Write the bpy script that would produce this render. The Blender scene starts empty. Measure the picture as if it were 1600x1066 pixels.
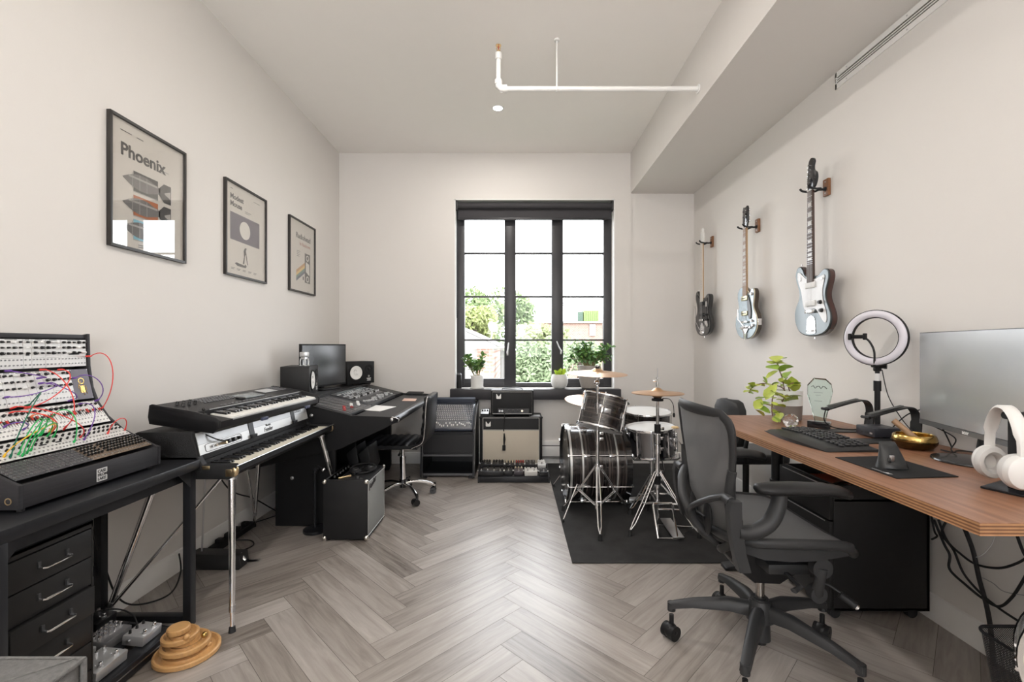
import bpy, bmesh, math, random
from math import pi, sin, cos, radians as R, sqrt, atan2
from mathutils import Vector as V, Matrix as M, Euler
random.seed(7)
SC = bpy.context.scene
C = SC.collection
# ------------------------------------------------------------------ camera, world, light, exposure
F = 711.0; VX, VY = 804.5, 541.0; EYE = 1.27
cam_d = bpy.data.cameras.new('camera'); cam = bpy.data.objects.new('camera', cam_d); C.objects.link(cam)
cam.location = (0, 0, EYE); cam.rotation_euler = (pi/2, 0, 0)
cam_d.sensor_width = 36; cam_d.lens = F*36/1600
cam_d.shift_x = -(VX-800)/1600; cam_d.shift_y = (VY-533)/1600
cam_d.clip_start = .05; cam_d.clip_end = 300
SC.camera = cam
SC.view_settings.view_transform = 'Standard'; SC.view_settings.look = 'None'
SC.view_settings.gamma = 1; SC.view_settings.use_curve_mapping = False
SC.view_settings.exposure = 0.16
W = bpy.data.worlds.new('sky'); SC.world = W; W.use_nodes = True
bg = W.node_tree.nodes['Background']; bg.inputs[0].default_value = (.93, .96, 1, 1); bg.inputs[1].default_value = 8.6
LX, RX, BY, CZ = -1.903, 1.945, 4.93, 3.364      # left wall, right wall, back wall, ceiling
FY = -2.6                                         # wall behind the camera
SOF, BX = 2.927, 1.255                            # soffit height, beam face
def area(name, loc, rot, sx, sy, power, col=(1, 1, 1), shape='RECTANGLE', spread=180):
    d = bpy.data.lights.new(name, 'AREA'); d.shape = shape; d.size = sx
    if shape == 'RECTANGLE': d.size_y = sy
    d.energy = power; d.color = col; d.spread = R(spread)
    o = bpy.data.objects.new(name, d); C.objects.link(o); o.location = loc; o.rotation_euler = rot
    return o
portal = area('daylight_portal', (.21, BY+.30, 1.85), (-pi/2, 0, 0), 1.8, 2.1, 1); portal.data.cycles.is_portal = True
area('rear_fill_light', (0, FY+.03, 1.75), (pi/2+1.35, 0, 0), 1.5, 1.5, 165, (1, .97, .94))  # added fill light behind the camera, tilted up to lift the ceiling

# ------------------------------------------------------------------ pixel helpers
def pf(px, py, Y): return V(((px-VX)/F*Y, Y, EYE-(py-VY)/F*Y))
def fl(px, py, z=0):
    Y = (EYE-z)*F/(py-VY); return V(((px-VX)/F*Y, Y, z))

# ------------------------------------------------------------------ materials
MATS = {}
def mat(name, col=(.8, .8, .8), rough=.5, metal=0, spec=.5, bump=0, bscale=80, vary=0, vscale=8, trans=0, ior=1.45, emit=None, coat=0, alpha=1, stretch=None):
    if name in MATS: return MATS[name]
    m = bpy.data.materials.new(name); m.use_nodes = True
    nt = m.node_tree; b = nt.nodes['Principled BSDF']; L = nt.links.new
    b.inputs['Base Color'].default_value = (*col, 1)
    b.inputs['Roughness'].default_value = rough; b.inputs['Metallic'].default_value = metal
    b.inputs['Specular IOR Level'].default_value = spec
    b.inputs['Transmission Weight'].default_value = trans; b.inputs['IOR'].default_value = ior
    b.inputs['Coat Weight'].default_value = coat; b.inputs['Coat Roughness'].default_value = .08
    b.inputs['Alpha'].default_value = alpha
    if emit: b.inputs['Emission Color'].default_value = (*emit[:3], 1); b.inputs['Emission Strength'].default_value = emit[3]
    tc = nt.nodes.new('ShaderNodeTexCoord')
    src = tc.outputs['Object']
    if stretch:
        mp = nt.nodes.new('ShaderNodeMapping'); mp.inputs['Scale'].default_value = stretch; L(src, mp.inputs[0]); src = mp.outputs[0]
    if vary or True:
        n = nt.nodes.new('ShaderNodeTexNoise'); n.inputs['Scale'].default_value = vscale; n.inputs['Detail'].default_value = 5; L(src, n.inputs['Vector'])
        mx = nt.nodes.new('ShaderNodeMix'); mx.data_type = 'RGBA'
        v = vary or .05
        mx.inputs[6].default_value = (*[max(0, c*(1-v)) for c in col], 1); mx.inputs[7].default_value = (*[min(1, c*(1+v)) for c in col], 1)
        L(n.outputs[0], mx.inputs[0]); L(mx.outputs[2], b.inputs['Base Color'])
    if bump:
        n2 = nt.nodes.new('ShaderNodeTexNoise'); n2.inputs['Scale'].default_value = bscale; n2.inputs['Detail'].default_value = 3; L(src, n2.inputs['Vector'])
        bp = nt.nodes.new('ShaderNodeBump'); bp.inputs['Strength'].default_value = bump; bp.inputs['Distance'].default_value = .002
        L(n2.outputs[0], bp.inputs['Height']); L(bp.outputs[0], b.inputs['Normal'])
    MATS[name] = m; return m
WALL = mat('wall_paint', (.71, .682, .652), .75, bump=.15, bscale=250, vary=.01)
CEIL = mat('ceiling_paint', (.91, .88, .845), .8, bump=.15, bscale=250, vary=.01)
TRIM = mat('white_trim', (.80, .79, .77), .45)
BLK = mat('black_plastic', (.012, .012, .013), .42, spec=.35, bump=.15, bscale=400)
BLKG = mat('black_gloss', (.012, .012, .014), .12, coat=.5)
BLKM = mat('black_matte', (.012, .012, .013), .6, spec=.3, bump=.2, bscale=300)
BMET = mat('black_metal', (.014, .0145, .017), .36, spec=.4, bump=.05, bscale=500)
GRAPH = mat('graphite_plastic', (.028, .0285, .030), .45, spec=.4, bump=.15, bscale=500)
CHR = mat('chrome', (.82, .82, .83), .12, 1, vary=.02)
STEEL = mat('brushed_steel', (.55, .55, .56), .32, 1)
SILV = mat('silver_paint', (.55, .555, .56), .35, .6)
WHT = mat('white_plastic', (.78, .78, .77), .35)
PANEL = mat('aluminium_panel', (.70, .70, .69), .4, .25)
TOLEX = mat('black_tolex', (.011, .011, .012), .5, spec=.4, bump=.8, bscale=450)
RUB = mat('black_rubber', (.015, .015, .016), .7)
LEATH = mat('black_leather', (.013, .013, .015), .33, bump=.4, bscale=220)
BRASS = mat('brass', (.72, .56, .34), .3, 1)
GOLD = mat('polished_gold', (.52, .35, .12), .2, 1)
CYMB = mat('bronze_cymbal', (.66, .42, .25), .30, .85, vary=.12, vscale=30)
IVORY = mat('ivory_keys', (.78, .77, .73), .28)
WALN = mat('walnut', (.22, .10, .045), .45, vary=.25, vscale=12, stretch=(1, 1, 12))
GLASS = mat('clear_glass', (1, 1, 1), .02, trans=1, vary=.0001)
def pane_mat():
    m = bpy.data.materials.new('window_glass'); m.use_nodes = True; nt = m.node_tree; nt.nodes.clear(); L = nt.links.new
    o = nt.nodes.new('ShaderNodeOutputMaterial'); a = nt.nodes.new('ShaderNodeBsdfTransparent'); g = nt.nodes.new('ShaderNodeBsdfGlossy'); g.inputs['Roughness'].default_value = .01
    w = nt.nodes.new('ShaderNodeLayerWeight'); q = nt.nodes.new('ShaderNodeMath'); q.operation = 'POWER'; L(w.outputs['Facing'], q.inputs[0]); q.inputs[1].default_value = 4.5
    f = nt.nodes.new('ShaderNodeMath'); f.operation = 'MULTIPLY_ADD'; L(q.outputs[0], f.inputs[0]); f.inputs[1].default_value = .9; f.inputs[2].default_value = .09
    x = nt.nodes.new('ShaderNodeMixShader'); L(f.outputs[0], x.inputs[0]); L(a.outputs[0], x.inputs[1]); L(g.outputs[0], x.inputs[2]); L(x.outputs[0], o.inputs[0])
    return m
PANE = pane_mat()
def window_pane_mat():
    m = bpy.data.materials.new('clear_pane'); m.use_nodes = True; nt = m.node_tree; nt.nodes.clear(); L = nt.links.new
    o = nt.nodes.new('ShaderNodeOutputMaterial'); a = nt.nodes.new('ShaderNodeBsdfTransparent'); g = nt.nodes.new('ShaderNodeBsdfGlossy'); g.inputs['Roughness'].default_value = .01
    x = nt.nodes.new('ShaderNodeMixShader'); x.inputs[0].default_value = .008; L(a.outputs[0], x.inputs[1]); L(g.outputs[0], x.inputs[2]); L(x.outputs[0], o.inputs[0])
    return m
WPANE = window_pane_mat()
INK = mat('dark_ink', (.03, .03, .032), .6)

# ------------------------------------------------------------------ mesh builder
def axis_mat(p0, p1):
    d = (V(p1)-V(p0)); q = d.to_track_quat('Z', 'Y'); return M.Translation(V(p0)) @ q.to_matrix().to_4x4(), d.length
class MB:
    def __init__(s): s.bm = bmesh.new(); s.mats = []
    def mi(s, m):
        if m not in s.mats: s.mats.append(m)
        return s.mats.index(m)
    def _add(s, verts, faces, m, X=None):
        i = s.mi(m); vs = [s.bm.verts.new(X @ V(v) if X else V(v)) for v in verts]; out = []
        for f in faces:
            try: fc = s.bm.faces.new([vs[k] for k in f]); fc.material_index = i; out.append(fc)
            except ValueError: pass
        return vs, out
    def box(s, c, d, m, rot=None, bev=0, X=None, seg=2):
        """centre, size; rot euler (radians)"""
        T = M.Translation(V(c)) @ (Euler(rot).to_matrix().to_4x4() if rot else M.Identity(4))
        if X: T = X @ T
        t = bmesh.new(); bmesh.ops.create_cube(t, size=1, matrix=M.Diagonal((d[0], d[1], d[2], 1)))
        if bev: bmesh.ops.bevel(t, geom=t.edges[:], offset=min(bev, min(d)*.49), segments=seg, profile=.5, affect='EDGES')
        s._merge(t, m, T); return s
    def _merge(s, t, m, T):
        t.verts.ensure_lookup_table(); t.verts.index_update(); i = s.mi(m)
        vs = [s.bm.verts.new(T @ v.co) for v in t.verts]
        for f in t.faces:
            try: fc = s.bm.faces.new([vs[v.index] for v in f.verts]); fc.material_index = i
            except ValueError: pass
        t.free()
    def b2(s, lo, hi, m, bev=0, X=None):
        lo, hi = V(lo), V(hi); return s.box((lo+hi)/2, [abs(k) for k in (hi-lo)], m, bev=bev, X=X)
    def cyl(s, p0, p1, r0, m, r1=None, n=20, cap=True, X=None):
        r1 = r0 if r1 is None else r1; T, L = axis_mat(p0, p1)
        if X: T = X @ T
        vs = [(r0*cos(2*pi*k/n), r0*sin(2*pi*k/n), 0) for k in range(n)]+[(r1*cos(2*pi*k/n), r1*sin(2*pi*k/n), L) for k in range(n)]
        fs = [(k, (k+1) % n, n+(k+1) % n, n+k) for k in range(n)]
        if cap: fs += [tuple(reversed(range(n))), tuple(range(n, 2*n))]
        s._add(vs, fs, m, T); return s
    def lathe(s, prof, m, X=None, n=32, close=False):
        """prof: (r,z) list about local z"""
        vs = []; fs = []; k0 = len(prof)
        for r, z in prof:
            for k in range(n): vs.append((r*cos(2*pi*k/n), r*sin(2*pi*k/n), z))
        rng = range(k0) if close else range(k0-1)
        for a in rng:
            b = (a+1) % k0
            for k in range(n): fs.append((a*n+k, a*n+(k+1) % n, b*n+(k+1) % n, b*n+k))
        nv, _ = s._add(vs, fs, m, X)
        if not close:
            i = s.mi(m)
            for a, rev in ((0, True), (k0-1, False)):
                if prof[a][0] > 1e-5:
                    ring = nv[a*n:(a+1)*n]
                    if rev: ring = ring[::-1]
                    f = s.bm.faces.new(ring); f.material_index = i
            bmesh.ops.remove_doubles(s.bm, verts=nv, dist=1e-6)
        return s
    def prism(s, poly, a, b, m, axis='z', bev=0, X=None):
        """poly in the plane normal to axis: x->(y,z) y->(x,z) z->(x,y)"""
        def mk(p, t):
            return {'x': (t, p[0], p[1]), 'y': (p[0], t, p[1]), 'z': (p[0], p[1], t)}[axis]
        t = bmesh.new(); n = len(poly)
        lo = [t.verts.new(mk(p, a)) for p in poly]; hi = [t.verts.new(mk(p, b)) for p in poly]
        t.faces.new(lo[::-1]); t.faces.new(hi)
        for k in range(n): t.faces.new((lo[k], lo[(k+1) % n], hi[(k+1) % n], hi[k]))
        bmesh.ops.recalc_face_normals(t, faces=t.faces)
        if bev:
            es = [e for e in t.edges if (e.verts[0] in lo) == (e.verts[1] in lo)]
            bmesh.ops.bevel(t, geom=es, offset=bev, segments=2, profile=.5, affect='EDGES')
        s._merge(t, m, X or M.Identity(4)); return s
    def tube(s, pts, r, m, n=8, closed=False, X=None, flat=1):
        pts = [V(p) for p in pts]; N = len(pts); rs = r if isinstance(r, (list, tuple)) else [r]*N
        vs = []; fs = []; up = None
        for i, p in enumerate(pts):
            a = pts[(i-1) % N] if (closed or i > 0) else p; b = pts[(i+1) % N] if (closed or i < N-1) else p
            d = (b-a).normalized() if (b-a).length > 1e-9 else V((0, 0, 1))
            if up is None: up = d.orthogonal().normalized() if abs(d.z) > .95 else V((0, 0, 1))
            u = (up-d*up.dot(d)); u = u.normalized() if u.length > 1e-6 else d.orthogonal().normalized(); up = u
            w = d.cross(u)
            for k in range(n):
                t = 2*pi*k/n; vs.append(p+(u*cos(t)*flat+w*sin(t))*rs[i])
        rng = range(N) if closed else range(N-1)
        for i in rng:
            j = (i+1) % N
            for k in range(n): fs.append((i*n+k, i*n+(k+1) % n, j*n+(k+1) % n, j*n+k))
        if not closed: fs += [tuple(reversed(range(n))), tuple(range((N-1)*n, N*n))]
        s._add(vs, fs, m, X); return s
    def ball(s, c, r, m, sc=(1, 1, 1), n=16, X=None):
        prof = [(r*sin(pi*k/(n//2)), -r*cos(pi*k/(n//2))) for k in range(n//2+1)]
        T = M.Translation(V(c)) @ M.Diagonal((*sc, 1))
        if X: T = X @ T
        prof[0] = (0, -r); prof[-1] = (0, r)
        return s.lathe(prof, m, T, n)
    def grid(s, fn, nu, nv, m, closeu=False):
        vs = [fn(i/(nu-(0 if closeu else 1)), j/(nv-1)) for j in range(nv) for i in range(nu)]; fs = []
        for j in range(nv-1):
            for i in range(nu if closeu else nu-1):
                i2 = (i+1) % nu; fs.append((j*nu+i, j*nu+i2, (j+1)*nu+i2, (j+1)*nu+i))
        s._add(vs, fs, m); return s
    def loft(s, rings, m, cap=True, X=None):
        n = len(rings[0]); vs = [p for r in rings for p in r]; fs = []
        for j in range(len(rings)-1):
            for i in range(n): fs.append((j*n+i, j*n+(i+1) % n, (j+1)*n+(i+1) % n, (j+1)*n+i))
        if cap: fs += [tuple(reversed(range(n))), tuple(range((len(rings)-1)*n, len(rings)*n))]
        s._add(vs, fs, m, X); return s
    def build(s, name, parent=None, smooth=40, world=True, norm=True):
        if norm: bmesh.ops.recalc_face_normals(s.bm, faces=s.bm.faces)
        me = bpy.data.meshes.new(name)
        if parent is not None and world:
            r = parent
            while r.parent: r = r.parent
            T = M.LocRotScale(r.location, r.rotation_euler, r.scale).inverted(); bmesh.ops.transform(s.bm, matrix=T, verts=s.bm.verts)
        s.bm.to_mesh(me); s.bm.free()
        for m in s.mats: me.materials.append(m)
        if smooth:
            me.polygons.foreach_set('use_smooth', [True]*len(me.polygons)); me.set_sharp_from_angle(angle=R(smooth))
        o = bpy.data.objects.new(name, me); C.objects.link(o)
        if parent is not None: o.parent = parent
        return o
def tag(o, label=None, cat=None, group=None, kind=None):
    if label: o['label'] = label
    if cat: o['category'] = cat
    if group: o['group'] = group
    if kind: o['kind'] = kind
    return o
def thing(name, label, cat, loc=(0, 0, 0), rz=0, group=None):
    o = bpy.data.objects.new(name, None); C.objects.link(o); o.empty_display_size = .05
    o.location = loc; o.rotation_euler = (0, 0, rz); return tag(o, label, cat, group)
def struct(o): o['kind'] = 'structure'; return o
def copy_tree(o, parent=None):
    c = o.copy(); C.objects.link(c)
    if parent is not None: c.parent = parent
    for ch in list(o.children): copy_tree(ch, c)
    return c
def copy_thing(o, loc=None, label=None, rz=None, scale=None):
    c = copy_tree(o)
    if loc is not None: c.location = loc
    if rz is not None: c.rotation_euler = (0, 0, rz)
    if label: c['label'] = label
    if scale: c.scale = scale
    return c
def text(s, size, X, m, name, parent, depth=.0006, bold=0, space=1, align='LEFT', shear=0, line=1):
    cu = bpy.data.curves.new('lettering', 'FONT'); cu.body = s; cu.size = size; cu.extrude = depth; cu.offset = bold; cu.space_character = space
    cu.align_x = align; cu.shear = shear; cu.space_line = line; cu.resolution_u = 3
    t = bpy.data.objects.new('lettering', cu); C.objects.link(t); bpy.context.view_layer.update()
    me = bpy.data.meshes.new_from_object(t); bpy.data.objects.remove(t)
    me.name = name; r = parent
    while r.parent: r = r.parent
    T = M.LocRotScale(r.location, r.rotation_euler, r.scale).inverted() @ X; me.transform(T)
    me.materials.clear(); me.materials.append(m)
    o = bpy.data.objects.new(name, me); C.objects.link(o); o.parent = parent; return o
def frame(o, x, y):
    """matrix with origin o, x axis, y axis"""
    x = V(x).normalized(); y = V(y); z = x.cross(y).normalized(); y = z.cross(x)
    m = M((x, y, z)).transposed().to_4x4(); m.translation = V(o); return m
def curve_pts(pts, n=8):
    """catmull-rom through points"""
    pts = [V(p) for p in pts]; out = []
    for i in range(len(pts)-1):
        a = pts[max(i-1, 0)]; b = pts[i]; c = pts[i+1]; d = pts[min(i+2, len(pts)-1)]
        for k in range(n):
            t = k/n; out.append(.5*((2*b)+(c-a)*t+(2*a-5*b+4*c-d)*t*t+(3*b-a-3*c+d)*t**3))
    out.append(pts[-1]); return out
def bez(p0, p1, p2, p3, n=16):
    p0, p1, p2, p3 = V(p0), V(p1), V(p2), V(p3)
    return [p0*(1-t)**3+p1*3*t*(1-t)**2+p2*3*t*t*(1-t)+p3*t**3 for t in [k/n for k in range(n+1)]]
def cable(pts, r, m, name, label, cat='cable', group=None, n=6, parent=None):
    b = MB(); b.tube(curve_pts(pts, 8), r, m, 8)
    if parent is not None: return b.build(name, parent)
    return tag(b.build(name), label, cat, group)
# ================================================================== ROOM
def room():
    # herringbone floor: individual planks in one mesh, offsets per plank for grain
    wd, n = .131, 6; q = wd/sqrt(2); X0, Y0 = .588, 2.028
    bm = bmesh.new(); uvl = bm.loops.layers.uv.new('UVMap'); g = .0009
    def uv2w(u, v): return (X0+(u-v)*q, Y0+(u+v)*q)
    cnt = 0
    for a in range(-4, 5):
        for k in range(-60, 60):
            for kind in (0, 1):
                u0, v0 = k+a*n, k-a*n
                if kind == 0: u1, v1 = u0+n, v0+1
                else: v0 += 1; u1, v1 = u0+1, v0+n
                e = g/wd; pts = [(u0+e, v0+e), (u1-e, v0+e), (u1-e, v1-e), (u0+e, v1-e)]
                wp = [uv2w(*p) for p in pts]
                if max(p[0] for p in wp) < LX-.02 or min(p[0] for p in wp) > RX+.02 or max(p[1] for p in wp) < FY or min(p[1] for p in wp) > BY+.02: continue
                f = bm.faces.new([bm.verts.new((p[0], p[1], 0)) for p in wp])
                ou, ov = random.uniform(0, 40), random.uniform(0, 40)
                for lp, (u, v) in zip(f.loops, pts):
                    lu, lv = ((u-u0)*wd, (v-v0)*wd) if kind == 0 else ((v-v0)*wd, (u-u0)*wd)
                    lp[uvl].uv = (ou+lu, ov+lv)
                cnt += 1
    for co, no in (((LX-.02, 0, 0), (-1, 0, 0)), ((RX+.02, 0, 0), (1, 0, 0)), ((0, BY+.02, 0), (0, 1, 0)), ((0, FY-.02, 0), (0, -1, 0))):
        bmesh.ops.bisect_plane(bm, geom=bm.verts[:]+bm.edges[:]+bm.faces[:], plane_co=co, plane_no=no, clear_outer=True)
    for f in bm.faces:
        f.material_index = 0
        if f.normal.z < 0: f.normal_flip()
    vs = [bm.verts.new(p) for p in ((LX-.1, FY-.1, -.0012), (RX+.1, FY-.1, -.0012), (RX+.1, BY+.1, -.0012), (LX-.1, BY+.1, -.0012))]
    f = bm.faces.new(vs); f.material_index = 1
    me = bpy.data.meshes.new('floor'); bm.to_mesh(me); bm.free()
    m = bpy.data.materials.new('grey_oak_planks'); m.use_nodes = True; nt = m.node_tree; N = nt.nodes; L = nt.links.new; b = N['Principled BSDF']
    uv = N.new('ShaderNodeUVMap'); uv.uv_map = 'UVMap'
    mp = N.new('ShaderNodeMapping'); mp.inputs['Scale'].default_value = (2.2, 26, 1); L(uv.outputs[0], mp.inputs[0])
    n1 = N.new('ShaderNodeTexNoise'); n1.inputs['Scale'].default_value = 1.6; n1.inputs['Detail'].default_value = 8; n1.inputs['Roughness'].default_value = .6; n1.inputs['Distortion'].default_value = .7; L(mp.outputs[0], n1.inputs['Vector'])
    mp2 = N.new('ShaderNodeMapping'); mp2.inputs['Scale'].default_value = (.7, 5, 1); L(uv.outputs[0], mp2.inputs[0])
    n2 = N.new('ShaderNodeTexNoise'); n2.inputs['Scale'].default_value = 1.3; n2.inputs['Detail'].default_value = 3; L(mp2.outputs[0], n2.inputs['Vector'])
    # a slow noise gives each plank its own tone (its UVs sit far apart)
    mp3 = N.new('ShaderNodeMapping'); mp3.inputs['Scale'].default_value = (.35, .35, 1); L(uv.outputs[0], mp3.inputs[0])
    n3 = N.new('ShaderNodeTexNoise'); n3.inputs['Scale'].default_value = 1.0; n3.inputs['Detail'].default_value = 0; L(mp3.outputs[0], n3.inputs['Vector'])
    def mth(op, a, bb):
        x = N.new('ShaderNodeMath'); x.operation = op
        for i, k in enumerate((a, bb)):
            if isinstance(k, (int, float)): x.inputs[i].default_value = k
            else: L(k, x.inputs[i])
        return x.outputs[0]
    t = mth('ADD', mth('MULTIPLY', n1.outputs[0], .5), mth('ADD', mth('MULTIPLY', n2.outputs[0], .38), mth('MULTIPLY', n3.outputs[0], .42)))
    r = N.new('ShaderNodeValToRGB'); L(t, r.inputs[0]); e = r.color_ramp.elements
    e[0].position = .42; e[0].color = (.10, .082, .069, 1); e[1].position = .86; e[1].color = (.42, .385, .355, 1)
    k = r.color_ramp.elements.new(.60); k.color = (.255, .224, .20, 1)
    L(r.outputs[0], b.inputs['Base Color']); b.inputs['Specular IOR Level'].default_value = 1.0
    rr = N.new('ShaderNodeMapRange'); rr.inputs[3].default_value = .33; rr.inputs[4].default_value = .39; L(n1.outputs[0], rr.inputs[0]); L(rr.outputs[0], b.inputs['Roughness'])
    bp = N.new('ShaderNodeBump'); bp.inputs['Strength'].default_value = .12; bp.inputs['Distance'].default_value = .001; L(n1.outputs[0], bp.inputs['Height']); L(bp.outputs[0], b.inputs['Normal'])
    me.materials.append(m); me.materials.append(mat('plank_gap', (.12, .11, .10), .8))
    o = bpy.data.objects.new('floor', me); C.objects.link(o); struct(o)
    T = .2
    struct(MB().b2((LX-T, FY-T, -.05), (LX, BY+T, CZ+.1), WALL).build('wall_left'))
    struct(MB().b2((RX, FY-T, -.05), (RX+T, BY+T, CZ+.1), WALL).build('wall_right'))
    struct(MB().b2((LX-T, FY-T, CZ), (RX+T, BY+T+.2, CZ+.2), CEIL).build('ceiling'))
    # back wall with the window opening
    wx0, wx1, wz0, wz1 = -.655, 1.085, .812, 2.865
    D = .32
    b = MB(); b.b2((LX-T, BY, -.05), (wx0, BY+D, CZ), WALL); b.b2((wx1, BY, -.05), (1.262, BY+D, CZ), WALL)
    b.b2((1.262, BY+.012, -.05), (RX+T, BY+D, CZ), WALL)
    b.b2((wx0, BY, -.05), (wx1, BY+D, wz0), WALL); b.b2((wx0, BY, wz1), (wx1, BY+D, CZ), WALL)
    struct(b.build('wall_back'))
    # wall behind the camera with an unseen opening added for the fill light
    b = MB(); b.b2((LX-T, FY-T, -.05), (-.8, FY, CZ), WALL); b.b2((.8, FY-T, -.05), (RX+T, FY, CZ), WALL)
    b.b2((-.8, FY-T, -.05), (.8, FY, .9), WALL); b.b2((-.8, FY-T, 2.6), (.8, FY, CZ), WALL)
    struct(b.build('wall_front'))
    # bars of the added rear window: frame only, never in view
    b = MB()
    for x in (-.78, 0, .78): b.b2((x-.035, FY-.14, .9), (x+.035, FY-.08, 2.6), BMET)
    for z in (.93, 1.75, 2.57): b.b2((-.8, FY-.14, z-.03), (.8, FY-.08, z+.03), BMET)
    struct(b.build('window_rear_added'))
    # dropped beam along the right side
    struct(MB().b2((BX, FY, SOF), (RX, BY+.012, CZ), WALL).build('trim_1'))
    # baseboards with a stepped profile
    def base(name, p0, p1, inward):
        b = MB(); p0, p1 = V(p0), V(p1); d = (p1-p0).normalized(); i = V(inward)
        prof = [(0, 0), (.014, 0), (.014, .085), (.010, .10), (.007, .115), (0, .12)]
        r0 = [p0+i*a+V((0, 0, z)) for a, z in prof]; r1 = [p1+i*a+V((0, 0, z)) for a, z in prof]
        b.loft([r0, r1], TRIM); struct(b.build(name, smooth=25))
    base('baseboard_left', (LX, FY, 0), (LX, BY, 0), (1, 0, 0)); base('baseboard_right', (RX, FY, 0), (RX, BY, 0), (-1, 0, 0))
    base('baseboard_back', (LX, BY, 0), (RX, BY, 0), (0, -1, 0))
room()

# ---------------------------------------------------------------- window
def window():
    fr = mat('window_frame_charcoal', (.035, .034, .038), .38)
    wx0, wx1, wz0, wz1 = -.655, 1.085, .812, 2.865
    Y = BY+.13
    def X(px): return (px-VX)/F*Y
    def Z(py): return EYE-(py-VY)/F*Y
    top, bot = Z(316), Z(607)
    b = MB(); xs = [(X(712.5), X(726)), (X(788), X(806)), (X(862), X(880)), (X(943), X(957.5))]
    b.b2((wx0+.012, Y-.0, wz0), (wx1-.012, Y+.07, wz0+.05), fr, bev=.004); b.b2((wx0+.012, Y, Z(330)), (wx1-.012, Y+.07, wz1-.01), fr, bev=.004)
    for x0, x1 in xs: b.b2((x0, Y-.004, wz0+.02), (x1, Y+.07, wz1-.03), fr, bev=.004)
    w = b.build('window_1'); struct(w)
    cols = [(X(726), X(788), 592, 'l'), (X(806), X(862), 600, 'c'), (X(880), X(943), 592, 'r')]
    for x0, x1, yb, s in cols:
        b = MB(); zt, zb = Z(337), Z(yb)
        b.b2((x0-.01, Y+.005, wz0+.03), (x1+.01, Y+.06, zb), fr); b.b2((x0-.01, Y+.005, zt), (x1+.01, Y+.06, Z(325)), fr)
        for py in (395.5, 463.5, 531.5): b.b2((x0-.005, Y+.012, Z(py)-.009), (x1+.005, Y+.05, Z(py)+.009), fr, bev=.002)
        b.build('sash', w)
        g = MB(); g.b2((x0-.005, Y+.030, zb-.01), (x1+.005, Y+.034, zt+.01), WPANE); g.build('window_pane', w)
    for px, py, ang in ((793, 548, -8), (876.5, 546, 35)):
        h = MB(); x, z = X(px), Z(py)
        h.box((x, Y-.008, z-.03), (.022, .012, .05), STEEL, bev=.003)
        h.cyl((x, Y-.012, z-.02), (x, Y-.04, z-.02), .008, STEEL)
        a = R(ang); h.tube([(x, Y-.04, z-.025), (x-sin(a)*.05, Y-.042, z+.03), (x-sin(a)*.09, Y-.04, z+.09)], [.008, .009, .007], STEEL, 10)
        h.build('window_handle', w)
    # sill with apron
    b = MB(); b.b2((wx0, BY-.085, .775), (wx1, BY+.14, .812), fr, bev=.003); b.b2((wx0-.035, BY-.095, .70), (wx1+.045, BY-.001, .812), fr, bev=.004)
    struct(b.build('trim_2'))
    # white reveals
    b = MB(); b.b2((wx0, BY-.003, .812), (wx0+.012, BY+.14, wz1), TRIM); b.b2((wx1-.012, BY-.003, .812), (wx1, BY+.14, wz1), TRIM); b.b2((wx0, BY-.003, wz1-.012), (wx1, BY+.14, wz1), TRIM)
    struct(b.build('trim_3'))
    # roller blind
    t = thing('roller_blind', 'black rolled-up roller blind at the head of the window', 'blind', (.215, BY+.05, 2.80))
    fab = mat('blind_fabric', (.04, .038, .042), .7, bump=.4, bscale=600)
    b = MB(); b.cyl((wx0+.03, BY+.05, 2.805), (wx1-.03, BY+.05, 2.805), .036, fab, n=28); b.b2((wx0+.03, BY+.066, 2.67), (wx1-.03, BY+.069, 2.80), fab); b.build('rolled_fabric', t)
    b = MB(); b.b2((wx0+.03, BY+.055, 2.655), (wx1-.03, BY+.08, 2.68), fr, bev=.004); b.build('bottom_bar', t)
    for x in (wx0+.013, wx1-.031):
        b = MB(); b.b2((x, BY+.005, 2.75), (x+.018, BY+.10, 2.852), fr, bev=.003); b.build('bracket', t)
    b = MB(); x = wx0+.022; b.tube([(x, BY+.03, 2.80), (x, BY+.03, 1.6), (x, BY+.035, 1.58), (x, BY+.045, 1.6), (x, BY+.045, 2.8)], .0022, BMET, 6); b.build('pull_chain', t)
window()

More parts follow.
